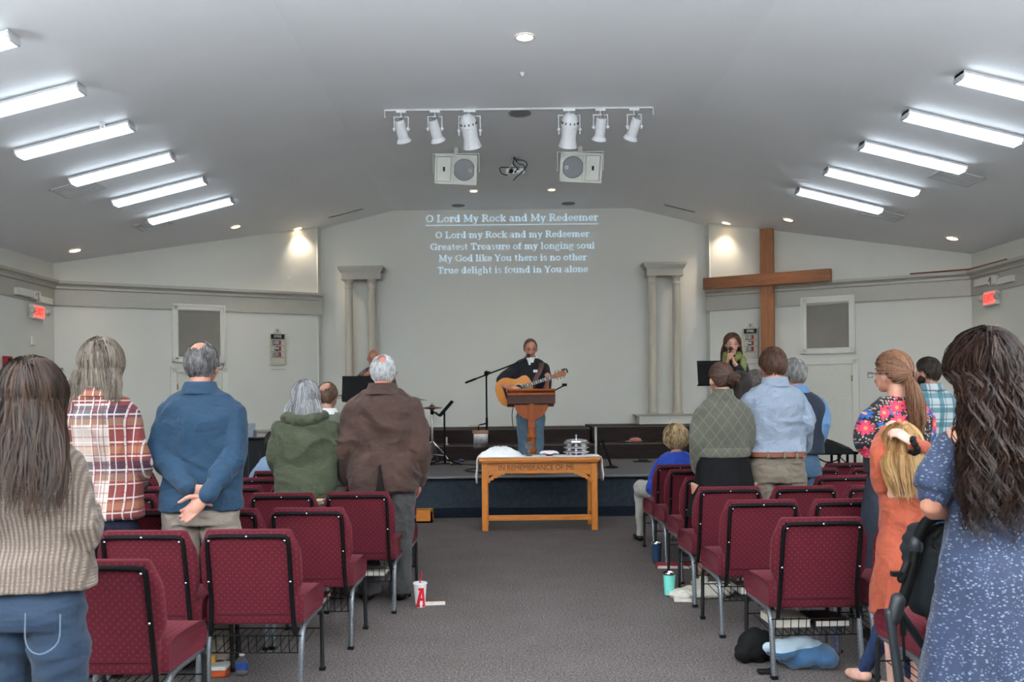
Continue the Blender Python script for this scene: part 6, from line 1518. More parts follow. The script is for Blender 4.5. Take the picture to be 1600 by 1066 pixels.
s = Person('person with thinning brown hair in a grey-green knitted jacket, behind the olive hoodie', 510, 598, 7.8, sh=.235, waist=.2, hip=.2, skin_c=(206, 160, 138), head_yaw=-15)
s.arm(1); s.arm(-1); s.make_body(); cm = cloth('grey_green_tweed', (136, 138, 122), 'plain', (98, 102, 88)).m
s.top(cm, .48, 'jacket', .014, .9, hip=.22); s.collar(plain('white_collar', (220, 220, 216), .7), .862, .040, .020)
s.pants(cloth('cream_linen2', (206, 198, 182), 'wrinkle').m); s.shoes(M_shoe)
s.hair(hairmat('short_brown_hair', (64, 44, 34), (124, 92, 70)), 'hair', 900, .024, .005, seg=4, rad=.0018, nape=-.68, bald=((-.05, -.55, .82), .62), messy=.6); s.glasses_back(M_blkp, 1)

s = Person('person with short white hair in a big brown canvas jacket and grey trousers', 598, 556, 7.0, sh=.288, waist=.255, hip=.25, skin_c=(222, 150, 128), build=1.25, depth=1.35, vox=.008)
s.arm(1, s.L(654, 700, -.05), s.L(654, 748, .06), hand=(0, .3, -1)); s.arm(-1, s.L(544, 700, -.05), s.L(542, 745, .10), hand=(0, .3, -1)); s.make_body()
bm_ = cloth('brown_waxed_canvas', (92, 58, 42), 'wrinkle', (54, 32, 24)).m
H = s.H
s.top(bm_, .452, 'jacket', .018, .97, waist=.272, hip=.262, neck=.865, sleeve=(.046, .041, .036, .031), fn=fold(.016, 4, 3.5, 21))
s.collar(bm_, .874, .046, .030, flare=1.45)
g = G().prism([V3((x, 0, z * H)) for x, z in ((-.004, .545), (.006, .545), (.032, .447), (-.028, .447))], (0, -.30, 0), (0, -.185, 0)); 
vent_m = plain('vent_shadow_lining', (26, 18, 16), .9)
s.pants(cloth('charcoal_slacks', (86, 84, 84), 'wrinkle', (60, 58, 58)).m, 'trousers', (.064, .050, .046), hip=.235, fn=fold(.010, 5, 6, 9)); s.shoes(M_shoe)
for px_ in (-1, 1):
    pass
G().prism([V3((x, 0, z * H)) for x, z in ((-.003, .56), (.003, .56), (.034, .449), (-.030, .449))], (0, -.250, 0), (0, -.150, 0)).build('back_vent', vent_m, s.e, smooth=False)
s.hair(hairmat('white_hair', (150, 148, 146), (240, 240, 240)), 'hair', 1400, .026, .007, seg=4, rad=.0017, nape=-.62, hairline=.4, bald=((.0, -.62, .78), .36), messy=.7)
s.glasses_back(M_blkp, 1)

# boy on a front chair
s = Person('seated person in a light blue shirt with short dark hair, left of the olive hoodie', 427, 675, 8.95, sh=.185, H=1.55, floor=0, waist=.15, hip=.16, skin_c=(206, 150, 124), head_yaw=-10)
zt = W(427, 675, 8.95).z; 
s.fl = zt - 1.55; s.e.location.z = s.fl; s.mi = (Matrix.Translation((s.x, s.Y, s.fl))).inverted()
s.arm(1, (.22, .03, 1.00), (.14, .25, .92)); s.arm(-1, (-.22, .02, 1.00), (-.14, .25, .92)); sit_legs(s, s.body, .062); s.make_body(legs=False)
s.top(cloth('light_blue_cotton', (166, 192, 222), 'wrinkle', (132, 162, 200)).m, .50, 'shirt', .012, .5, fn=fold(.008, 6, 4, 4)); g = G(); sit_legs(s, g, .076); g.vox('trousers', plain('dark_trousers', (40, 40, 48), .8), s.e, .009, 2)
s.hair(hairmat('black_brown_hair', (24, 18, 16), (70, 54, 46)), 'hair', 700, .03, .010, seg=4, rad=.002, messy=.5); sit_fix(s)

# ---- right block -------------------------------------------------
s = Person('seated person with curly blond hair in a bright royal blue top and white trousers', 1056, 667, 9.28, sh=.215, H=1.66, floor=0, waist=.19, hip=.20, skin_c=(222, 176, 156), depth=1.15)
zt = W(1056, 667, 9.28).z; s.fl = zt - 1.66; s.e.location.z = s.fl; s.mi = Matrix.Translation((s.x, s.Y, s.fl)).inverted()
s.arm(1, (.25, .02, 1.07), (.14, .25, .98)); s.arm(-1, (-.25, .0, 1.06), (-.17, .25, .95)); sit_legs(s, s.body, .066, .40, .14, .46, .56, None, (-.16, .0)); s.make_body(legs=False)
s.top(cloth('royal_blue_jersey', (20, 78, 206), 'wrinkle', (12, 56, 164)).m, .475, 'top', .018, .8, waist=.23, hip=.245, fn=fold(.008, 5, 4, 7)); g = G(); sit_legs(s, g, .085, .40, .14, .46, .56, None, (-.16, .0)); g.vox('trousers', cloth('white_cotton', (222, 216, 206), 'wrinkle').m, s.e, .009, 2, fold(.006, 8, 6, 2))
for sx_, dx in ((-1, -.16), (1, 0)):
    x = sx_ * .14 + dx; f_ = -s.fl; g = G().tube([(x, .45, .035 + f_), (x - .01, .52, .04 + f_), (x - .02, .62, .03 + f_)], [.042, .045, .036], 14, k=3, up=(0, 0, 1), flat=.8); g.vox('shoe', M_shoe, s.e, .006, 1)
HC = hairmat('curly_blond_hair', (110, 78, 48), (228, 198, 152))
s.hair(HC, 'hair', 900, .10, .030, wave=.014, wk=90, seg=12, rad=.0038, nape=-.85, hairline=.65, messy=.9, capshade=.4); sit_fix(s)

s = Person('person with a brown bun in an olive diamond-knit sweater and black skirt', 1128, 568, 7.15, sh=.218, waist=.175, hip=.20, skin_c=(214, 168, 146), head_yaw=14, vox=.008)
s.arm(1, s.L(1166, 690, 0), s.L(1158, 706, .22)); s.arm(-1, s.L(1092, 690, -.02), s.L(1092, 735, .06)); s.lsp = .17; s.make_body()
gm = cloth('olive_cable_knit', (116, 114, 98), 'cable', (86, 86, 72)).m
s.top(gm, .598, 'sweater', .020, .95, waist=.195, hip=.2, neck=.868, sleeve=(.044, .043, .040, .032), fn=fold(.006, 4, 3, 5)); H = s.H
g = G()
for z, r in ((.852, .041), (.875, .039), (.888, .041)): pass
n = 40; rg = []
for r, z in ((.056, .848), (.047, .862), (.043, .888), (.036, .888), (.036, .85)): rg.append([V3((r * H * (1 + .03 * (j % 2)) * math.cos(2 * math.pi * j / n), -.010 * H + r * H * (1 + .03 * (j % 2)) * math.sin(2 * math.pi * j / n), z * H)) for j in range(n)])
G().rings(rg, cap=False).build('collar', gm, s.e)
rg = []
for r, z in ((.92, .59), (1.0, .592), (1.03, .60), (1.03, .625), (1.0, .632)): rg.append([V3((.205 * r * (1 + .012 * (j % 2)) * math.cos(2 * math.pi * j / 96), s.yoff(.6 * H) + .15 * r * (1 + .012 * (j % 2)) * math.sin(2 * math.pi * j / 96), z * H)) for j in range(96)])
G().rings(rg, cap=False).build('ribbed_hem', gm, s.e)
s.skirt(plain('black_skirt', (8, 8, 10), .85, var=.2), .33, .62, .29, .185, amp=.03); s.shoes(plain('cream_trainer', (212, 206, 192), .6), dx=.165)
HBn = hairmat('dark_chestnut_hair', (34, 22, 18), (104, 74, 58))
s.hair(HBn, 'hair', 800, .1, .008, rad=.0024, nape=-.7, hairline=.6, gather=((.12, -.93, .12), .012), zfree=-.9, messy=.1)
g = G(); c0 = s.hm @ (s.C + V3((.045, -.122, .0))); rnd = random.Random(4); vals = []
for i in range(130):
    ax = V3((rnd.gauss(0, 1), rnd.gauss(0, .6), rnd.gauss(0, 1))).normalized(); u = ax.cross(V3((0, 1, .1))).normalized(); w_ = ax.cross(u); r = .040 * rnd.uniform(.8, 1.3); pts = []
    for j in range(9): a = j * .35 + rnd.random() * .1; pts.append(c0 + (u * math.cos(a) + w_ * math.sin(a)) * r)
    b = len(g.v); g.tube(pts, .0045, 4, k=1); vals += [rnd.random()] * (len(g.v) - b)
b = len(g.v); g.ell(c0, (.042, .036, .042)); vals += [.0] * (len(g.v) - b)
o = g.build('bun', HBn, s.e); set_shade(o, vals)

s = Person('person with long straight black hair, between the bun and the light blue shirt', 1154, 583, 7.95, sh=.20, waist=.15, hip=.17)
s.arm(1); s.arm(-1); s.make_body(); s.top(plain('charcoal_top', (44, 42, 46), .85), .5, 'top'); s.skirt(plain('dark_skirt', (30, 30, 36), .85), .2)
s.hair(hairmat('black_hair', (16, 13, 12), (66, 54, 48)), 'hair', 800, .40, .014, wave=.003, wk=20, seg=16, rad=.0028, back=[(.06, -.10, .10), (.15, -.11, .11), (.3, -.13, .12), (.5, -.13, .11)], nape=-.75, hairline=.6, zfree=-.2, messy=.2, thick=.02)
s = Person('person with short grey-brown hair seen between the bun and the light blue shirt', 1181, 579, 8.75, sh=.21, waist=.17, hip=.18, skin_c=(186, 124, 92), head_yaw=18)
s.arm(1); s.arm(-1); s.make_body(); s.top(plain('grey_shirt', (110, 112, 118), .85), .48); s.pants(plain('dark_trousers', (40, 40, 48), .8)); s.shoes(M_shoe)
s.hair(hairmat('grey_brown_hair', (54, 46, 42), (140, 128, 118)), 'hair', 900, .026, .008, seg=4, rad=.0018, nape=-.6, messy=.6)

s = Person('person with short brown hair in a pale blue dress shirt and khaki trousers', 1209, 545, 7.25, sh=.250, waist=.205, hip=.228, skin_c=(214, 152, 128), vox=.008, depth=1.1, head_yaw=10)
s.arm(1, s.L(1258, 660, -.03), s.L(1256, 700, .20)); s.arm(-1, s.L(1161, 660, -.02), s.L(1168, 700, .20)); s.make_body()
pb = cloth('pale_blue_poplin', (174, 186, 204), 'wrinkle', (148, 162, 184)).m
s.top(pb, .566, 'dress_shirt', .012, .9, waist=.225, hip=.218, neck=.865, sleeve=(.046, .042, .037, .03), fn=fold(.011, 5, 4, 31)); s.collar(pb, .870, .040, .026)
kh = cloth('khaki_twill', (146, 130, 112), 'wrinkle', (122, 106, 90)).m; H = s.H
s.pants(kh, 'trousers', (.064, .048, .042), topz=.566, hip=.228, fn=fold(.008, 5, 7, 3)); s.shoes(M_shoe)
g = G().loft([(0, s.yoff(.56 * H), z * H, .224, .077 * H * 1.15) for z in (.5525, .554, .571, .5725)], 40, 2.3); g.build('belt', plain('brown_belt', (116, 62, 40), .5), s.e)
for x in (-.10, .02, .12): G().box((x, -.176 + abs(x) * .12 - .006, .562 * H), (.016, .012, .050)).build('belt_loop', kh, s.e, smooth=False)
for x in (-.12, .12): G().tube([(x - .05, -.158 + .02, .525 * H), (x + .05, -.158 + .02, .525 * H)], .004, 6, k=1).build('pocket_welt', plain('khaki_seam', (92, 80, 66), .8), s.e)
s.hair(hairmat('warm_brown_hair', (46, 30, 24), (116, 82, 64)), 'hair', 1500, .036, .012, seg=4, rad=.002, nape=-.6, hairline=.45, messy=.5)

s = Person('person with wavy grey hair in a navy vest over a sky blue shirt', 1243, 562, 8.0, sh=.255, waist=.20, hip=.195, skin_c=(214, 158, 138), head_yaw=22)
s.arm(1, s.L(1282, 668, -.03), s.L(1272, 700, .16)); s.arm(-1); s.make_body()
sk = cloth('sky_blue_cotton', (126, 174, 220), 'wrinkle', (92, 144, 200)).m; s.top(sk, .56, 'shirt', .010, .93, waist=.205, hip=.2, neck=.862, sleeve=(.044, .042, .038, .03), fn=fold(.009, 6, 4, 6)); s.collar(sk, .868, .039, .024)
s.top(cloth('navy_knit', (26, 44, 68), 'plain', (16, 28, 48)).m, .555, 'vest', .022, 0, waist=.215, hip=.208, neck=.845, nosleeve=True, fn=fold(.004, 4, 3, 6)); s.pants(cloth('mid_denim', (84, 122, 154), 'denim', (56, 92, 124)).m, 'jeans', hip=.195); s.shoes(M_shoe)
s.hair(hairmat('wavy_grey_hair', (84, 80, 78), (186, 182, 178)), 'hair', 1100, .045, .012, seg=5, rad=.0022, nape=-.62, hairline=.5, wave=.003, messy=.6)

s = Person('person with a dark beard and hair in a teal and white plaid shirt, far right', 1453, 560, 8.4, sh=.24, waist=.19, hip=.19, skin_c=(206, 152, 128), head_yaw=38)
s.arm(1); s.arm(-1); s.make_body()
tp = plaid('teal_white_plaid', (214, 222, 224), [(0, .13, .1, .34, (50, 128, 142), .8), (2, .13, .3, .34, (50, 128, 142), .75), (0, .13, .55, .08, (30, 90, 110), .6), (2, .13, .8, .08, (30, 90, 110), .6)]); s.top(tp, .48, 'plaid_shirt', .013, .9, fn=fold(.007, 5, 3, 5)); s.collar(tp, .866, .040, .024)
s.pants(plain('dark_trousers', (40, 40, 48), .8)); s.shoes(M_shoe)
hb = hairmat('dark_brown_short_hair', (26, 20, 18), (78, 62, 54)); s.hair(hb, 'hair', 1100, .03, .012, seg=4, rad=.002, nape=-.6, hairline=.45, messy=.5)
H = s.H; g = G().ell(s.C + V3((0, .032 * H, -.052 * H)), (.030 * H, .028 * H, .022 * H)).ell(s.C + V3((-.030 * H, .012 * H, -.036 * H)), (.014 * H, .02 * H, .022 * H)).ell(s.C + V3((.030 * H, .012 * H, -.036 * H)), (.014 * H, .02 * H, .022 * H)); g.xf(s.hm); o = g.vox('beard', hb, s.e, .006, 2, lambda c, n: .002 * noise.noise(c * 90))

# floral sweater
s = Person('person with a long brown ponytail in a black sweater with red and blue flowers', 1399, 552, 5.55, sh=.222, waist=.150, hip=.195, skin_c=(226, 176, 152), head_yaw=28, vox=.0075)
s.arm(1, s.L(1442, 690, 0), s.L(1436, 712, .25)); s.arm(-1, s.L(1352, 690, .0), s.L(1362, 712, .25)); s.make_body()
t = NT('floral_black_knit', .85); q = t.xyz()
def flowers(scale, thr, seed, petals, colr, frac, cur):
    vr = t.n('ShaderNodeTexVoronoi', feature='F1'); mp = t.n('ShaderNodeMapping'); t.l(t.obj(), mp.inputs[0]); mp.inputs['Location'].default_value = (seed, seed * .37, seed * .71); mp.inputs['Scale'].default_value = (scale, scale * .35, scale)
    t.l(mp.outputs[0], vr.inputs['Vector']); vr.inputs['Scale'].default_value = 1; vr.inputs['Randomness'].default_value = .8
    sub = t.n('ShaderNodeVectorMath', operation='SUBTRACT'); t.l(mp.outputs[0], sub.inputs[0]); t.l(vr.outputs['Position'], sub.inputs[1]); sx = t.n('ShaderNodeSeparateXYZ'); t.l(sub.outputs[0], sx.inputs[0])
    rr = t.math('SQRT', t.math('ADD', t.math('MULTIPLY', sx.outputs[0], sx.outputs[0]), t.math('MULTIPLY', sx.outputs[2], sx.outputs[2])))
    an = t.math('ARCTAN2', sx.outputs[2], sx.outputs[0]); sc = t.n('ShaderNodeSeparateColor'); t.l(vr.outputs['Color'], sc.inputs[0])
    edge = t.math('MULTIPLY', t.math('ADD', t.math('MULTIPLY', t.math('ABSOLUTE', t.math('SINE', t.math('ADD', t.math('MULTIPLY', an, petals / 2), t.math('MULTIPLY', sc.outputs[1], 6)))), .55), .45), thr)
    m = t.math('MULTIPLY', t.math('LESS_THAN', rr, edge), t.math('LESS_THAN', sc.outputs[0], frac)); m = t.math('MULTIPLY', m, t.math('GREATER_THAN', q[2], s.H * .645))
    colx = t.mix(t.math('LESS_THAN', rr, thr * .22), t.mix(t.math('MULTIPLY', rr, 1.2), colr, tuple(int(v * .6) for v in colr)), (214, 120, 60)); return t.mix(m, cur, colx)
cur = t.mix(.5, (14, 14, 20), (20, 20, 28)); cur = flowers(62, .42, 9.1, 2, (150, 144, 134), .5, cur); cur = flowers(15, .55, 3.3, 8, (34, 84, 158), .45, cur); cur = flowers(11.5, .56, 1.7, 8, (214, 52, 84), .66, cur)
t.col(cur); t.bump(t.noise(220, 2), .25, .002)
s.top(t.m, .59, 'sweater', .014, .9, waist=.168, hip=.172, neck=.852, sleeve=(.040, .037, .032, .026), fn=fold(.005, 5, 3, 5)); s.skirt(plain('charcoal_skirt', (38, 42, 52), .85, var=.2), .2, .605, .26, .16, amp=.02); s.shoes(M_shoe)
HP = hairmat('auburn_brown_hair', (60, 36, 24), (156, 108, 76)); c0 = s.hm @ (s.C + V3((0, -.112, -.012))); H = s.H
tail = [(c0, .016), (c0 + V3((.010, -.03, -.06)), .035), (c0 + V3((.020, -.055, -.16)), .055), (c0 + V3((.03, -.06, -.27)), .050), (c0 + V3((.028, -.05, -.38)), .022)]
s.hair(HP, 'hair', 900, .1, .012, rad=.0024, nape=-.7, hairline=.62, gather=((0, -.98, -.08), .014), zfree=-.9)
s.hair(HP, 'ponytail', 900, .1, .012, rad=.0023, nape=-.3, hairline=-.55, gather=((0, -.98, -.08), .014), tail=tail, wave=.006, scalp=False)
G().tube([c0 + V3((.018 * math.cos(a), -.008, .018 * math.sin(a))) for a in [j * .7 for j in range(10)]], .006, 6).build('hair_tie', plain('brown_tie', (70, 44, 32), .8), s.e)
s.glasses_back(plain('glasses_metal', (90, 86, 80), .3, .8), -1)

# girl in the orange dress, one arm over the head
s = Person('child in a rust orange dress gripping her blond hair above her head', 1408, 666, 4.62, sh=.135, waist=.105, hip=.12, skin_c=(250, 212, 196), hs=1.28, vox=.005, head_pitch=-6, head_yaw=-8)
H = s.H
P = [V3((.095, -.0, .765 * H)), s.L(1468, 715, -.02), s.L(1424, 692, -.12)]; s.arms[1] = P
s.body.tube([P[0], (P[0] + P[1]) / 2, P[1], P[1].lerp(P[2], .5), P[2]], [.034, .030, .027, .025, .019], 14, k=3); s.hand(s.body, P[2], (s.L(1396, 672, -.10) - P[2]).normalized(), V3((-.15, .75, -.65)), 1, 34, 1)
P = [V3((-.095, -.0, .765 * H)), s.L(1371, 702, -.0), s.L(1384, 672, .14)]; s.arms[-1] = P
s.body.tube([P[0], (P[0] + P[1]) / 2, P[1], P[1].lerp(P[2], .5), P[2]], [.034, .030, .027, .025, .019], 14, k=3); s.hand(s.body, P[2], V3((.6, .2, .5)), V3((.2, .2, -1)), -1, 34, 1)
s.make_body(feet=True, binf=-.022)
rm = cloth('rust_orange_jersey', (208, 94, 56), 'wrinkle', (180, 74, 44)).m
tabg = [(z * H, rx, ry) for z, rx, ry in ((.30, .165, .13), (.45, .145, .115), (.575, .118, .09), (.60, .108, .085), (.66, .112, .085), (.72, .122, .085), (.76, .118, .075), (.785, .085, .062))]
class PG:
    k = 7
    def __call__(q, z): return .05 * max(0, min(1, (.58 * H - z) / (.2 * H)))
g = G(); s.torso(g, .31 * H, .742 * H, .0, 20, tab=tabg, pleat=PG())
for k_ in (-1, 1):
    P = s.arms[k_]; g.ell(P[0], (.042, .044, .042)); e2 = .93 if k_ > 0 else .9; g.tube([P[0], (P[0] + P[1]) / 2, P[1], P[1].lerp(P[2], .5), P[1].lerp(P[2], e2)], [.048, .046, .044, .040, .030], 14, k=3)
g.vox('dress', rm, s.e, .0065, 3, fold(.007, 8, 5, 3))
nv = plain('navy_leggings', (22, 44, 84), .8)
g = G(); xL = s.L(1350, 1046, .22); xR = s.L(1425, 1060, .1)
for k_, ft in ((-1, xL), (1, xR)): g.tube([(k_ * .06, 0, .45 * H), (k_ * .065, .0, .33 * H), V3((k_ * .06, 0, .25 * H)).lerp(V3((ft.x, ft.y, .12)), .45), (ft.x, ft.y, .07)], [.066, .058, .046, .034], 14, k=3, round_=False)
g.vox('leggings', nv, s.e, .007, 2, fold(.004, 8, 9, 3))
for k_, ft in ((-1, xL), (1, xR)): G().tube([(ft.x, ft.y - .02, .045), (ft.x - .02, ft.y + .05, .03), (ft.x - .035, ft.y + .11, .022)], [.032, .034, .024], 12, k=3).vox('shoe' , plain('pink_shoe', (222, 170, 150), .7), s.e, .006, 2)
g = G(); w_ = s.L(1427, 697, -.12)
for j in range(11):
    a = j * .571; g.ell(w_ + V3((.010 * math.sin(a * 2), .030 * math.cos(a), .034 * math.sin(a))), (.017, .015, .015), None, 10, 7)
g.build('scrunchie', plain('black_scrunchie', (14, 14, 15), .9), s.e)
HY = hairmat('strawberry_blond_hair', (130, 80, 42), (214, 174, 114))
bk = [(.05, -.115, .11), (.12, -.135, .095), (.22, -.13, .06), (.4, -.12, .05)]
s.hair(HY, 'hair', 1500, nofront=True, length=.215, lift=.013, wave=.005, wk=24, seg=14, rad=.0024, nape=-.8, hairline=.6, back=bk, zfree=-.15, messy=.3, thick=.03)

# woman in the blue dress
s = Person('person with very long wavy dark brown hair in a blue dress with white specks', 1540, 527, 3.3, sh=.200, waist=.125, hip=.155, skin_c=(226, 172, 146), vox=.007)
s.arm(-1, s.L(1455, 792, -.02), s.L(1500, 804, .17), hand=(.8, .5, .1), palm=(0, .5, .8)); s.arm(1, (.20, -.02, .64 * s.H), (.10, .24, .62 * s.H)); s.make_body(binf=-.010)
t = NT('blue_speckled_rayon', .75, sheen=.1); base = t.ramp(t.noise(5, 3), [(.3, (20, 31, 54)), (.7, (32, 46, 74))])
def specks(scale, thr, cur, c, rot):
    vr = t.n('ShaderNodeTexVoronoi'); t.l(t.map((scale, scale * .5, scale * 1.7), (0, R(rot), 0)), vr.inputs['Vector']); vr.inputs['Scale'].default_value = 1; return t.mix(t.math('LESS_THAN', vr.outputs['Distance'], thr), cur, c)
cur = specks(56, .24, base, (108, 118, 134), 35); cur = specks(76, .20, cur, (100, 110, 126), -40); t.col(cur); t.bump(t.noise(6, 3, t.map((1.5, 1, .5)), dist=.5), .3, .03)
H = s.H; PD = type('PD', (), {'k': 8, '__call__': lambda q, z: .045 * max(0, min(1, (.60 * H - z) / (.2 * H)))})()
td = [(z * H, rx, ry) for z, rx, ry in ((.07, .30, .24), (.30, .235, .20), (.46, .185, .165), (.53, .172, .150), (.60, .140, .115), (.635, .135, .112), (.70, .155, .125), (.75, .168, .125), (.785, .165, .115), (.80, .155, .10))]
g = G(); s.torso(g, .07 * H, .755 * H, .004, 26, pleat=PD, tab=td)
for k_ in (-1, 1):
    P = s.arms[k_]; g.ell(P[0] + V3((0, 0, -.02)), (.066, .066, .066)); m = P[0].lerp(P[1], .5) + V3((k_ * .008, 0, 0)); g.tube([P[0] + V3((0, 0, -.02)), m, P[0].lerp(P[1], .72), P[0].lerp(P[1], .80)], [.062, .076, .074, .056], 18, k=3)
g.vox('dress', t.m, s.e, .0075, 3, fold(.007, 6, 2.4, 3)); s.shoes(plain('tan_sandal', (150, 110, 80), .6))
HD = hairmat('dark_wavy_hair', (14, 9, 8), (66, 44, 34), .36)
bk = [(.05, -.115, .082), (.12, -.13, .094), (.22, -.15, .106), (.35, -.175, .114), (.5, -.18, .112), (.62, -.17, .10)]
s.hair(HD, 'hair', 1700, nofront=True, length=.54, lift=.022, wave=.016, wk=44, seg=40, rad=.0030, back=bk, nape=-.8, hairline=.6, zfree=-.1, messy=.18, thick=.05, capshade=.2, taper=.75)

s = Person('child in a turquoise plaid shirt, almost hidden behind the blue dress', 1522, 722, 3.74, sh=.14, waist=.11, hip=.12, hs=1.25, skin_c=(226, 176, 152))
s.arm(1); s.arm(-1, s.L(1482, 800, -.05), s.L(1478, 826, .02)); s.make_body(); tq = plaid('turquoise_plaid', (40, 140, 176), [(0, .045, .1, .3, (20, 60, 110), .6), (2, .045, .3, .3, (20, 60, 110), .6), (0, .045, .6, .12, (190, 220, 226), .7), (2, .045, .75, .12, (190, 220, 226), .7)])
s.top(tq, .48, 'plaid_shirt', .012, .9); s.pants(plain('navy_trousers', (24, 28, 44), .8)); s.shoes(M_shoe); s.hair(HY, 'hair', 500, .03, .012, seg=4, rad=.002)

# ---- on the stage -------------------------------------------------
s = Person('guitarist in a navy rugby shirt with white collar and faded jeans, on the stage', 828, 530, 12.8, sh=.255, floor=.51, face=1, waist=.195, hip=.185, skin_c=(238, 172, 146), vox=.0065, head_pitch=-8, head_yaw=6)
H = s.H
eA, wA = s.L(780, 600, -.20), s.L(799, 606, -.385); s.arm(1, eA, wA, hand=s.L(809, 609, -.385) - wA, palm=(0, -.9, -.2), curl=30)
eB, wB = s.L(852, 612, -.08), s.L(855, 598, -.26); s.arm(-1, eB, wB, hand=(-.15, .1, 1), palm=(.5, -.8, .1), curl=55)
s.make_body(); nm_ = cloth('navy_jersey', (20, 20, 34), 'plain', (12, 12, 22)).m
s.top(nm_, .475, 'rugby_shirt', .012, .40, waist=.215, hip=.205, neck=.855, sleeve=(.048, .050, .050, .04), fn=fold(.006, 6, 4, 3)); wc = plain('white_collar', (220, 220, 216), .7); s.collar(wc, .864, .042, .026)
yf = .102 * H
G().box((.012, .112, .815 * H), (.028, .012, .05)).build('placket', wc, s.e, smooth=False)
s.pants(cloth('faded_denim', (120, 154, 174), 'denim', (92, 126, 150)).m, 'jeans', (.058, .048, .044), hip=.19); s.shoes(M_shoe)
s.hair(hairmat('short_grey_brown_hair', (74, 60, 50), (156, 136, 116)), 'hair', 900, .020, .007, seg=4, rad=.002, nape=-.6, hairline=.40, messy=.5); s.face((110, 90, 74), (128, 70, 64), glasses=True)
# guitar strap
G().tube([s.L(846, 566, -.02), s.L(845, 575, -.16), s.L(838, 590, -.20), s.L(832, 606, -.24)], .034, 10, up=(0, 1, 0), flat=.14, k=3).build('guitar_strap', plain('strap_brown', (84, 54, 44), .6), s.e)
G().box(s.L(836.5, 580, -.215), (.055, .006, .035)).build('strap_emblem', plain('strap_white', (214, 214, 214), .6), s.e, smooth=False)
# guitar
ge = thing('acoustic_guitar', 'natural spruce acoustic guitar with black sides held by the stage guitarist', 'guitar', (0, 0, 0)); gc = W(810.5, 607, 12.50); ge.location = gc
ga = math.atan2(18, 55); RT = Matrix.Rotation(-ga, 4, 'Y') @ Matrix.Rotation(R(-6), 4, 'Z')
out = [(-.315, 0), (-.31, .07), (-.285, .135), (-.23, .185), (-.165, .202), (-.10, .188), (-.045, .152), (0, .132), (.05, .135), (.10, .148), (.15, .135), (.18, .09), (.19, .035), (.19, 0)]
ol = [V3((u, 0, v)) for u, v in out] + [V3((u, 0, -v)) for u, v in out[-2:0:-1]]
def gp(y0, y1, k0=1, k1=1): return [[V3((p.x * k0, y0, p.z * k0)) for p in ol], [V3((p.x * k1, y1, p.z * k1)) for p in ol]]
G().rings([[V3((p.x, -.001, p.z)) for p in ol], [V3((p.x, .05, p.z)) for p in ol], [V3((p.x * .85, .095, p.z * .85)) for p in ol], [V3((p.x * .4, .11, p.z * .4)) for p in ol]]).xf(RT).build('back_and_sides', plain('guitar_black', (18, 16, 16), .2), ge, ang=60)
t = NT('spruce_top', .12, spec=.6); t.col(t.mix(.5, t.ramp(t.noise(40, 2, t.map((1, 6, 12))), [(.3, (182, 112, 50)), (.7, (210, 142, 74))]), (204, 132, 64))); t.b.inputs['Coat Weight'].default_value = .6; M_sp = t.m
G().rings([[V3((p.x * .985, -.006, p.z * .985)) for p in ol], [V3((p.x, -.001, p.z)) for p in ol]]).xf(RT).build('soundboard', M_sp, ge, smooth=False)
G().lathe((0, -.0075, 0), [(.001, 0), (.048, 0), (.048, .003), (.001, .003)], 28, Matrix.Rotation(R(90), 3, 'X')).xf(RT).build('sound_hole', M_blkp, ge); n = 32
G().rings([[V3((r * math.cos(2 * math.pi * j / n), -.0085, r * math.sin(2 * math.pi * j / n))) for j in range(n)] for r in (.051, .070)], cap=False).xf(RT).build('rosette', plain('rosette_abalone', (176, 182, 170), .3, nscale=200), ge)
G().box((-.185, -.012, 0), (.035, .012, .17)).xf(RT).build('bridge', M_blkp, ge, smooth=False)
G().box((.275, -.016, 0), (.44, .024, .050)).xf(RT).build('neck', plain('fretboard_grey', (84, 84, 82), .3), ge, smooth=False)
g = G()
for i in range(13): g.box((.10 + i * .031, -.0295, 0), (.0035, .003, .050))
for i in range(6): g.box((.13 + i * .062, -.0292, 0), (.016, .003, .022))
g.xf(RT).build('frets_and_inlays', plain('fret_pale', (206, 206, 198), .3), ge, smooth=False)
G().prism([V3((x, -.02, z)) for x, z in ((.49, -.026), (.49, .026), (.52, .036), (.66, .040), (.67, .0), (.66, -.040), (.52, -.036))], (0, 0, 0), (0, .018, 0)).xf(RT).build('headstock', plain('headstock_wood', (150, 86, 40), .3), ge, smooth=False)
g = G()
for i in range(3):
    for k_ in (-1, 1): g.ell((.535 + i * .045, -.025, k_ * .022), (.008, .008, .008), None, 8, 6).ell((.535 + i * .045, -.01, k_ * .052), (.010, .006, .010), None, 8, 6)
g.xf(RT).build('tuning_pegs', plain('brass', (150, 120, 60), .3, .9), ge)
G().tube([V3((x, -.031, z)) for x, z in ((-.18, .012), (.49, .012))], .0012, 4, k=1).tube([V3((x, -.031, z)) for x, z in ((-.18, -.012), (.49, -.012))], .0012, 4, k=1).tube([V3((x, -.031, z)) for x, z in ((-.18, 0), (.49, 0))], .0012, 4, k=1).xf(RT).build('strings', M_chrome, ge)
o = G().box((.0, -.02, .0), (.05, .03, .02)).box((.035, -.02, -.03), (.02, .03, .06)).xf(RT).build('capo', M_blkp); o.location = gc + RT.to_3x3() @ V3((.655, -.01, .045)); tag(o, 'black capo clipped on the guitar headstock', 'capo')
o = G().tube([gc + V3((-.06, .02, -.19)), W(800, 650, 12.5), W(803, 680, 12.5), W(803, 706, 12.5), V3((.25, 12.6, .52))], .005, 6).build('guitar_cable', M_blkp); tag(o, 'thin black cable hanging from the guitar', 'cable')

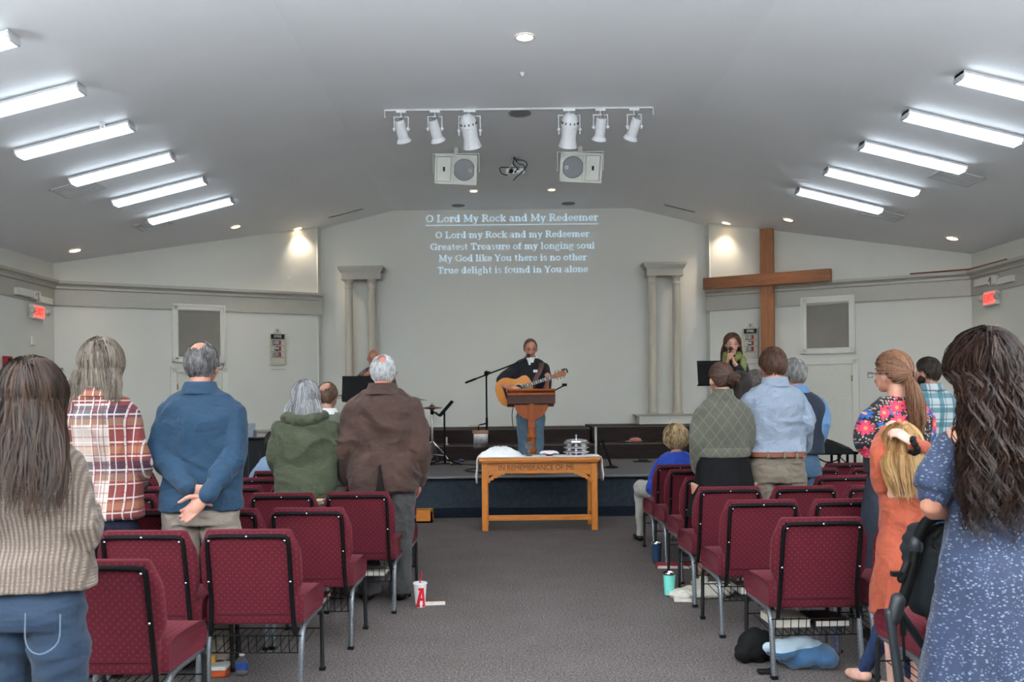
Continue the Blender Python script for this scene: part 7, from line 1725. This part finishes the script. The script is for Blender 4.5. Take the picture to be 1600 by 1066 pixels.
# singer with the scarf
s = Person('person in a black top and lime green scarf holding a microphone to the mouth', 1144, 522, 12.15, sh=.205, floor=.51, face=1, waist=.15, hip=.17, skin_c=(255, 206, 184), vox=.006, head_pitch=-6, head_yaw=-8)
H = s.H
eA, wA = s.L(1120, 588, -.10), s.L(1137, 566, -.24); s.arm(1, eA, wA, hand=s.L(1139, 553, -.26) - wA, palm=(-.8, .1, .2), curl=60)
eB, wB = s.L(1164, 590, -.08), s.L(1147, 567, -.24); s.arm(-1, eB, wB, hand=s.L(1143, 553, -.27) - wB, palm=(.8, -.2, .2), curl=60)
s.make_body(); bt = cloth('black_jersey', (20, 20, 26), 'plain', (12, 12, 16)).m; s.top(bt, .50, 'top', .010, .85, neck=.852, sleeve=(.036, .033, .029, .022)); s.skirt(bt, .1, .6)
t = NT('lime_scarf', .8); t.col(t.mix(.6, t.ramp(t.noise(40, 3), [(.35, (88, 94, 42)), (.65, (146, 150, 88))]), (112, 118, 62))); ms = t.m
g = G().tube([(-.07, .06, .845 * H), (-.085, -.02, .855 * H), (0, -.08, .86 * H), (.085, -.02, .855 * H), (.075, .07, .84 * H), (0, .115, .81 * H), (-.07, .06, .845 * H)], .036, 12, k=4)
for k_ in (-1, 1): g.tube([(k_ * .095, .02, .85 * H), (k_ * .115, .095, .81 * H), (k_ * .105, .135, .76 * H), (k_ * .085, .14, .70 * H), (k_ * .07, .135, .655 * H)], [.036, .042, .044, .04, .022], 12, k=4)
g.vox('scarf', ms, s.e, .007, 2, lambda c, n: .012 * (abs(noise.noise(V3((c.x * 26, c.y * 20, c.z * 9)))) - .25))
s.hair(hairmat('brown_wavy_hair', (60, 40, 28), (132, 98, 74)), 'hair', 900, .27, .013, wave=.008, wk=40, seg=16, rad=.003, back=[(.05, -.07, .095), (.15, -.04, .105), (.3, .0, .10)], nape=-.7, hairline=.50, recede=.1, zfree=-.1, messy=.25, capshade=.3); s.face((90, 66, 50), (164, 84, 84), closed=True)
mt = s.L(1140, 548, -.27); o = G(); a_ = W(1139, 563, 11.9); b_ = W(1141, 547, 11.92); mic(o, a_, b_); o = o.build('microphone', plain('mic_dark', (40, 40, 42), .4, .4)); tag(o, 'black microphone in the hands of the scarf wearer', 'microphone')

# bald man
s = Person('bald person in a red and grey plaid shirt on stage, hands at the mouth', 584, 546, 13.0, sh=.225, floor=.51, face=1, waist=.19, hip=.18, skin_c=(206, 148, 116), vox=.007, head_pitch=-6)
H = s.H
eA, wA = s.L(562, 598, -.14), s.L(578, 581, -.24); s.arm(1, eA, wA, hand=(-.5, .1, .9), palm=(-.8, .2, .1), curl=60)
eB, wB = s.L(612, 598, -.12), s.L(592, 580, -.24); s.arm(-1, eB, wB, hand=(.5, .1, .9), palm=(.8, .2, .1), curl=60)
s.make_body(); rp = plaid('maroon_grey_plaid', (112, 54, 50), [(0, .10, .0, .4, (132, 122, 114), .7), (2, .10, .2, .35, (44, 34, 36), .6), (0, .10, .6, .08, (200, 190, 180), .7), (2, .10, .7, .08, (200, 190, 180), .7)])
s.top(rp, .48, 'plaid_shirt', .012, .45, sleeve=(.044, .042, .042, .04)); s.pants(plain('dark_trousers', (40, 40, 48), .8)); s.shoes(M_shoe); s.face((60, 46, 40), (128, 70, 64))
g = G().ell(s.C + V3((0, .036 * H, -.055 * H)), (.024 * H, .020 * H, .018 * H)); g.xf(s.hm).vox('beard', hairmat('dark_beard', (40, 34, 32), (96, 84, 78)), s.e, .006, 2)
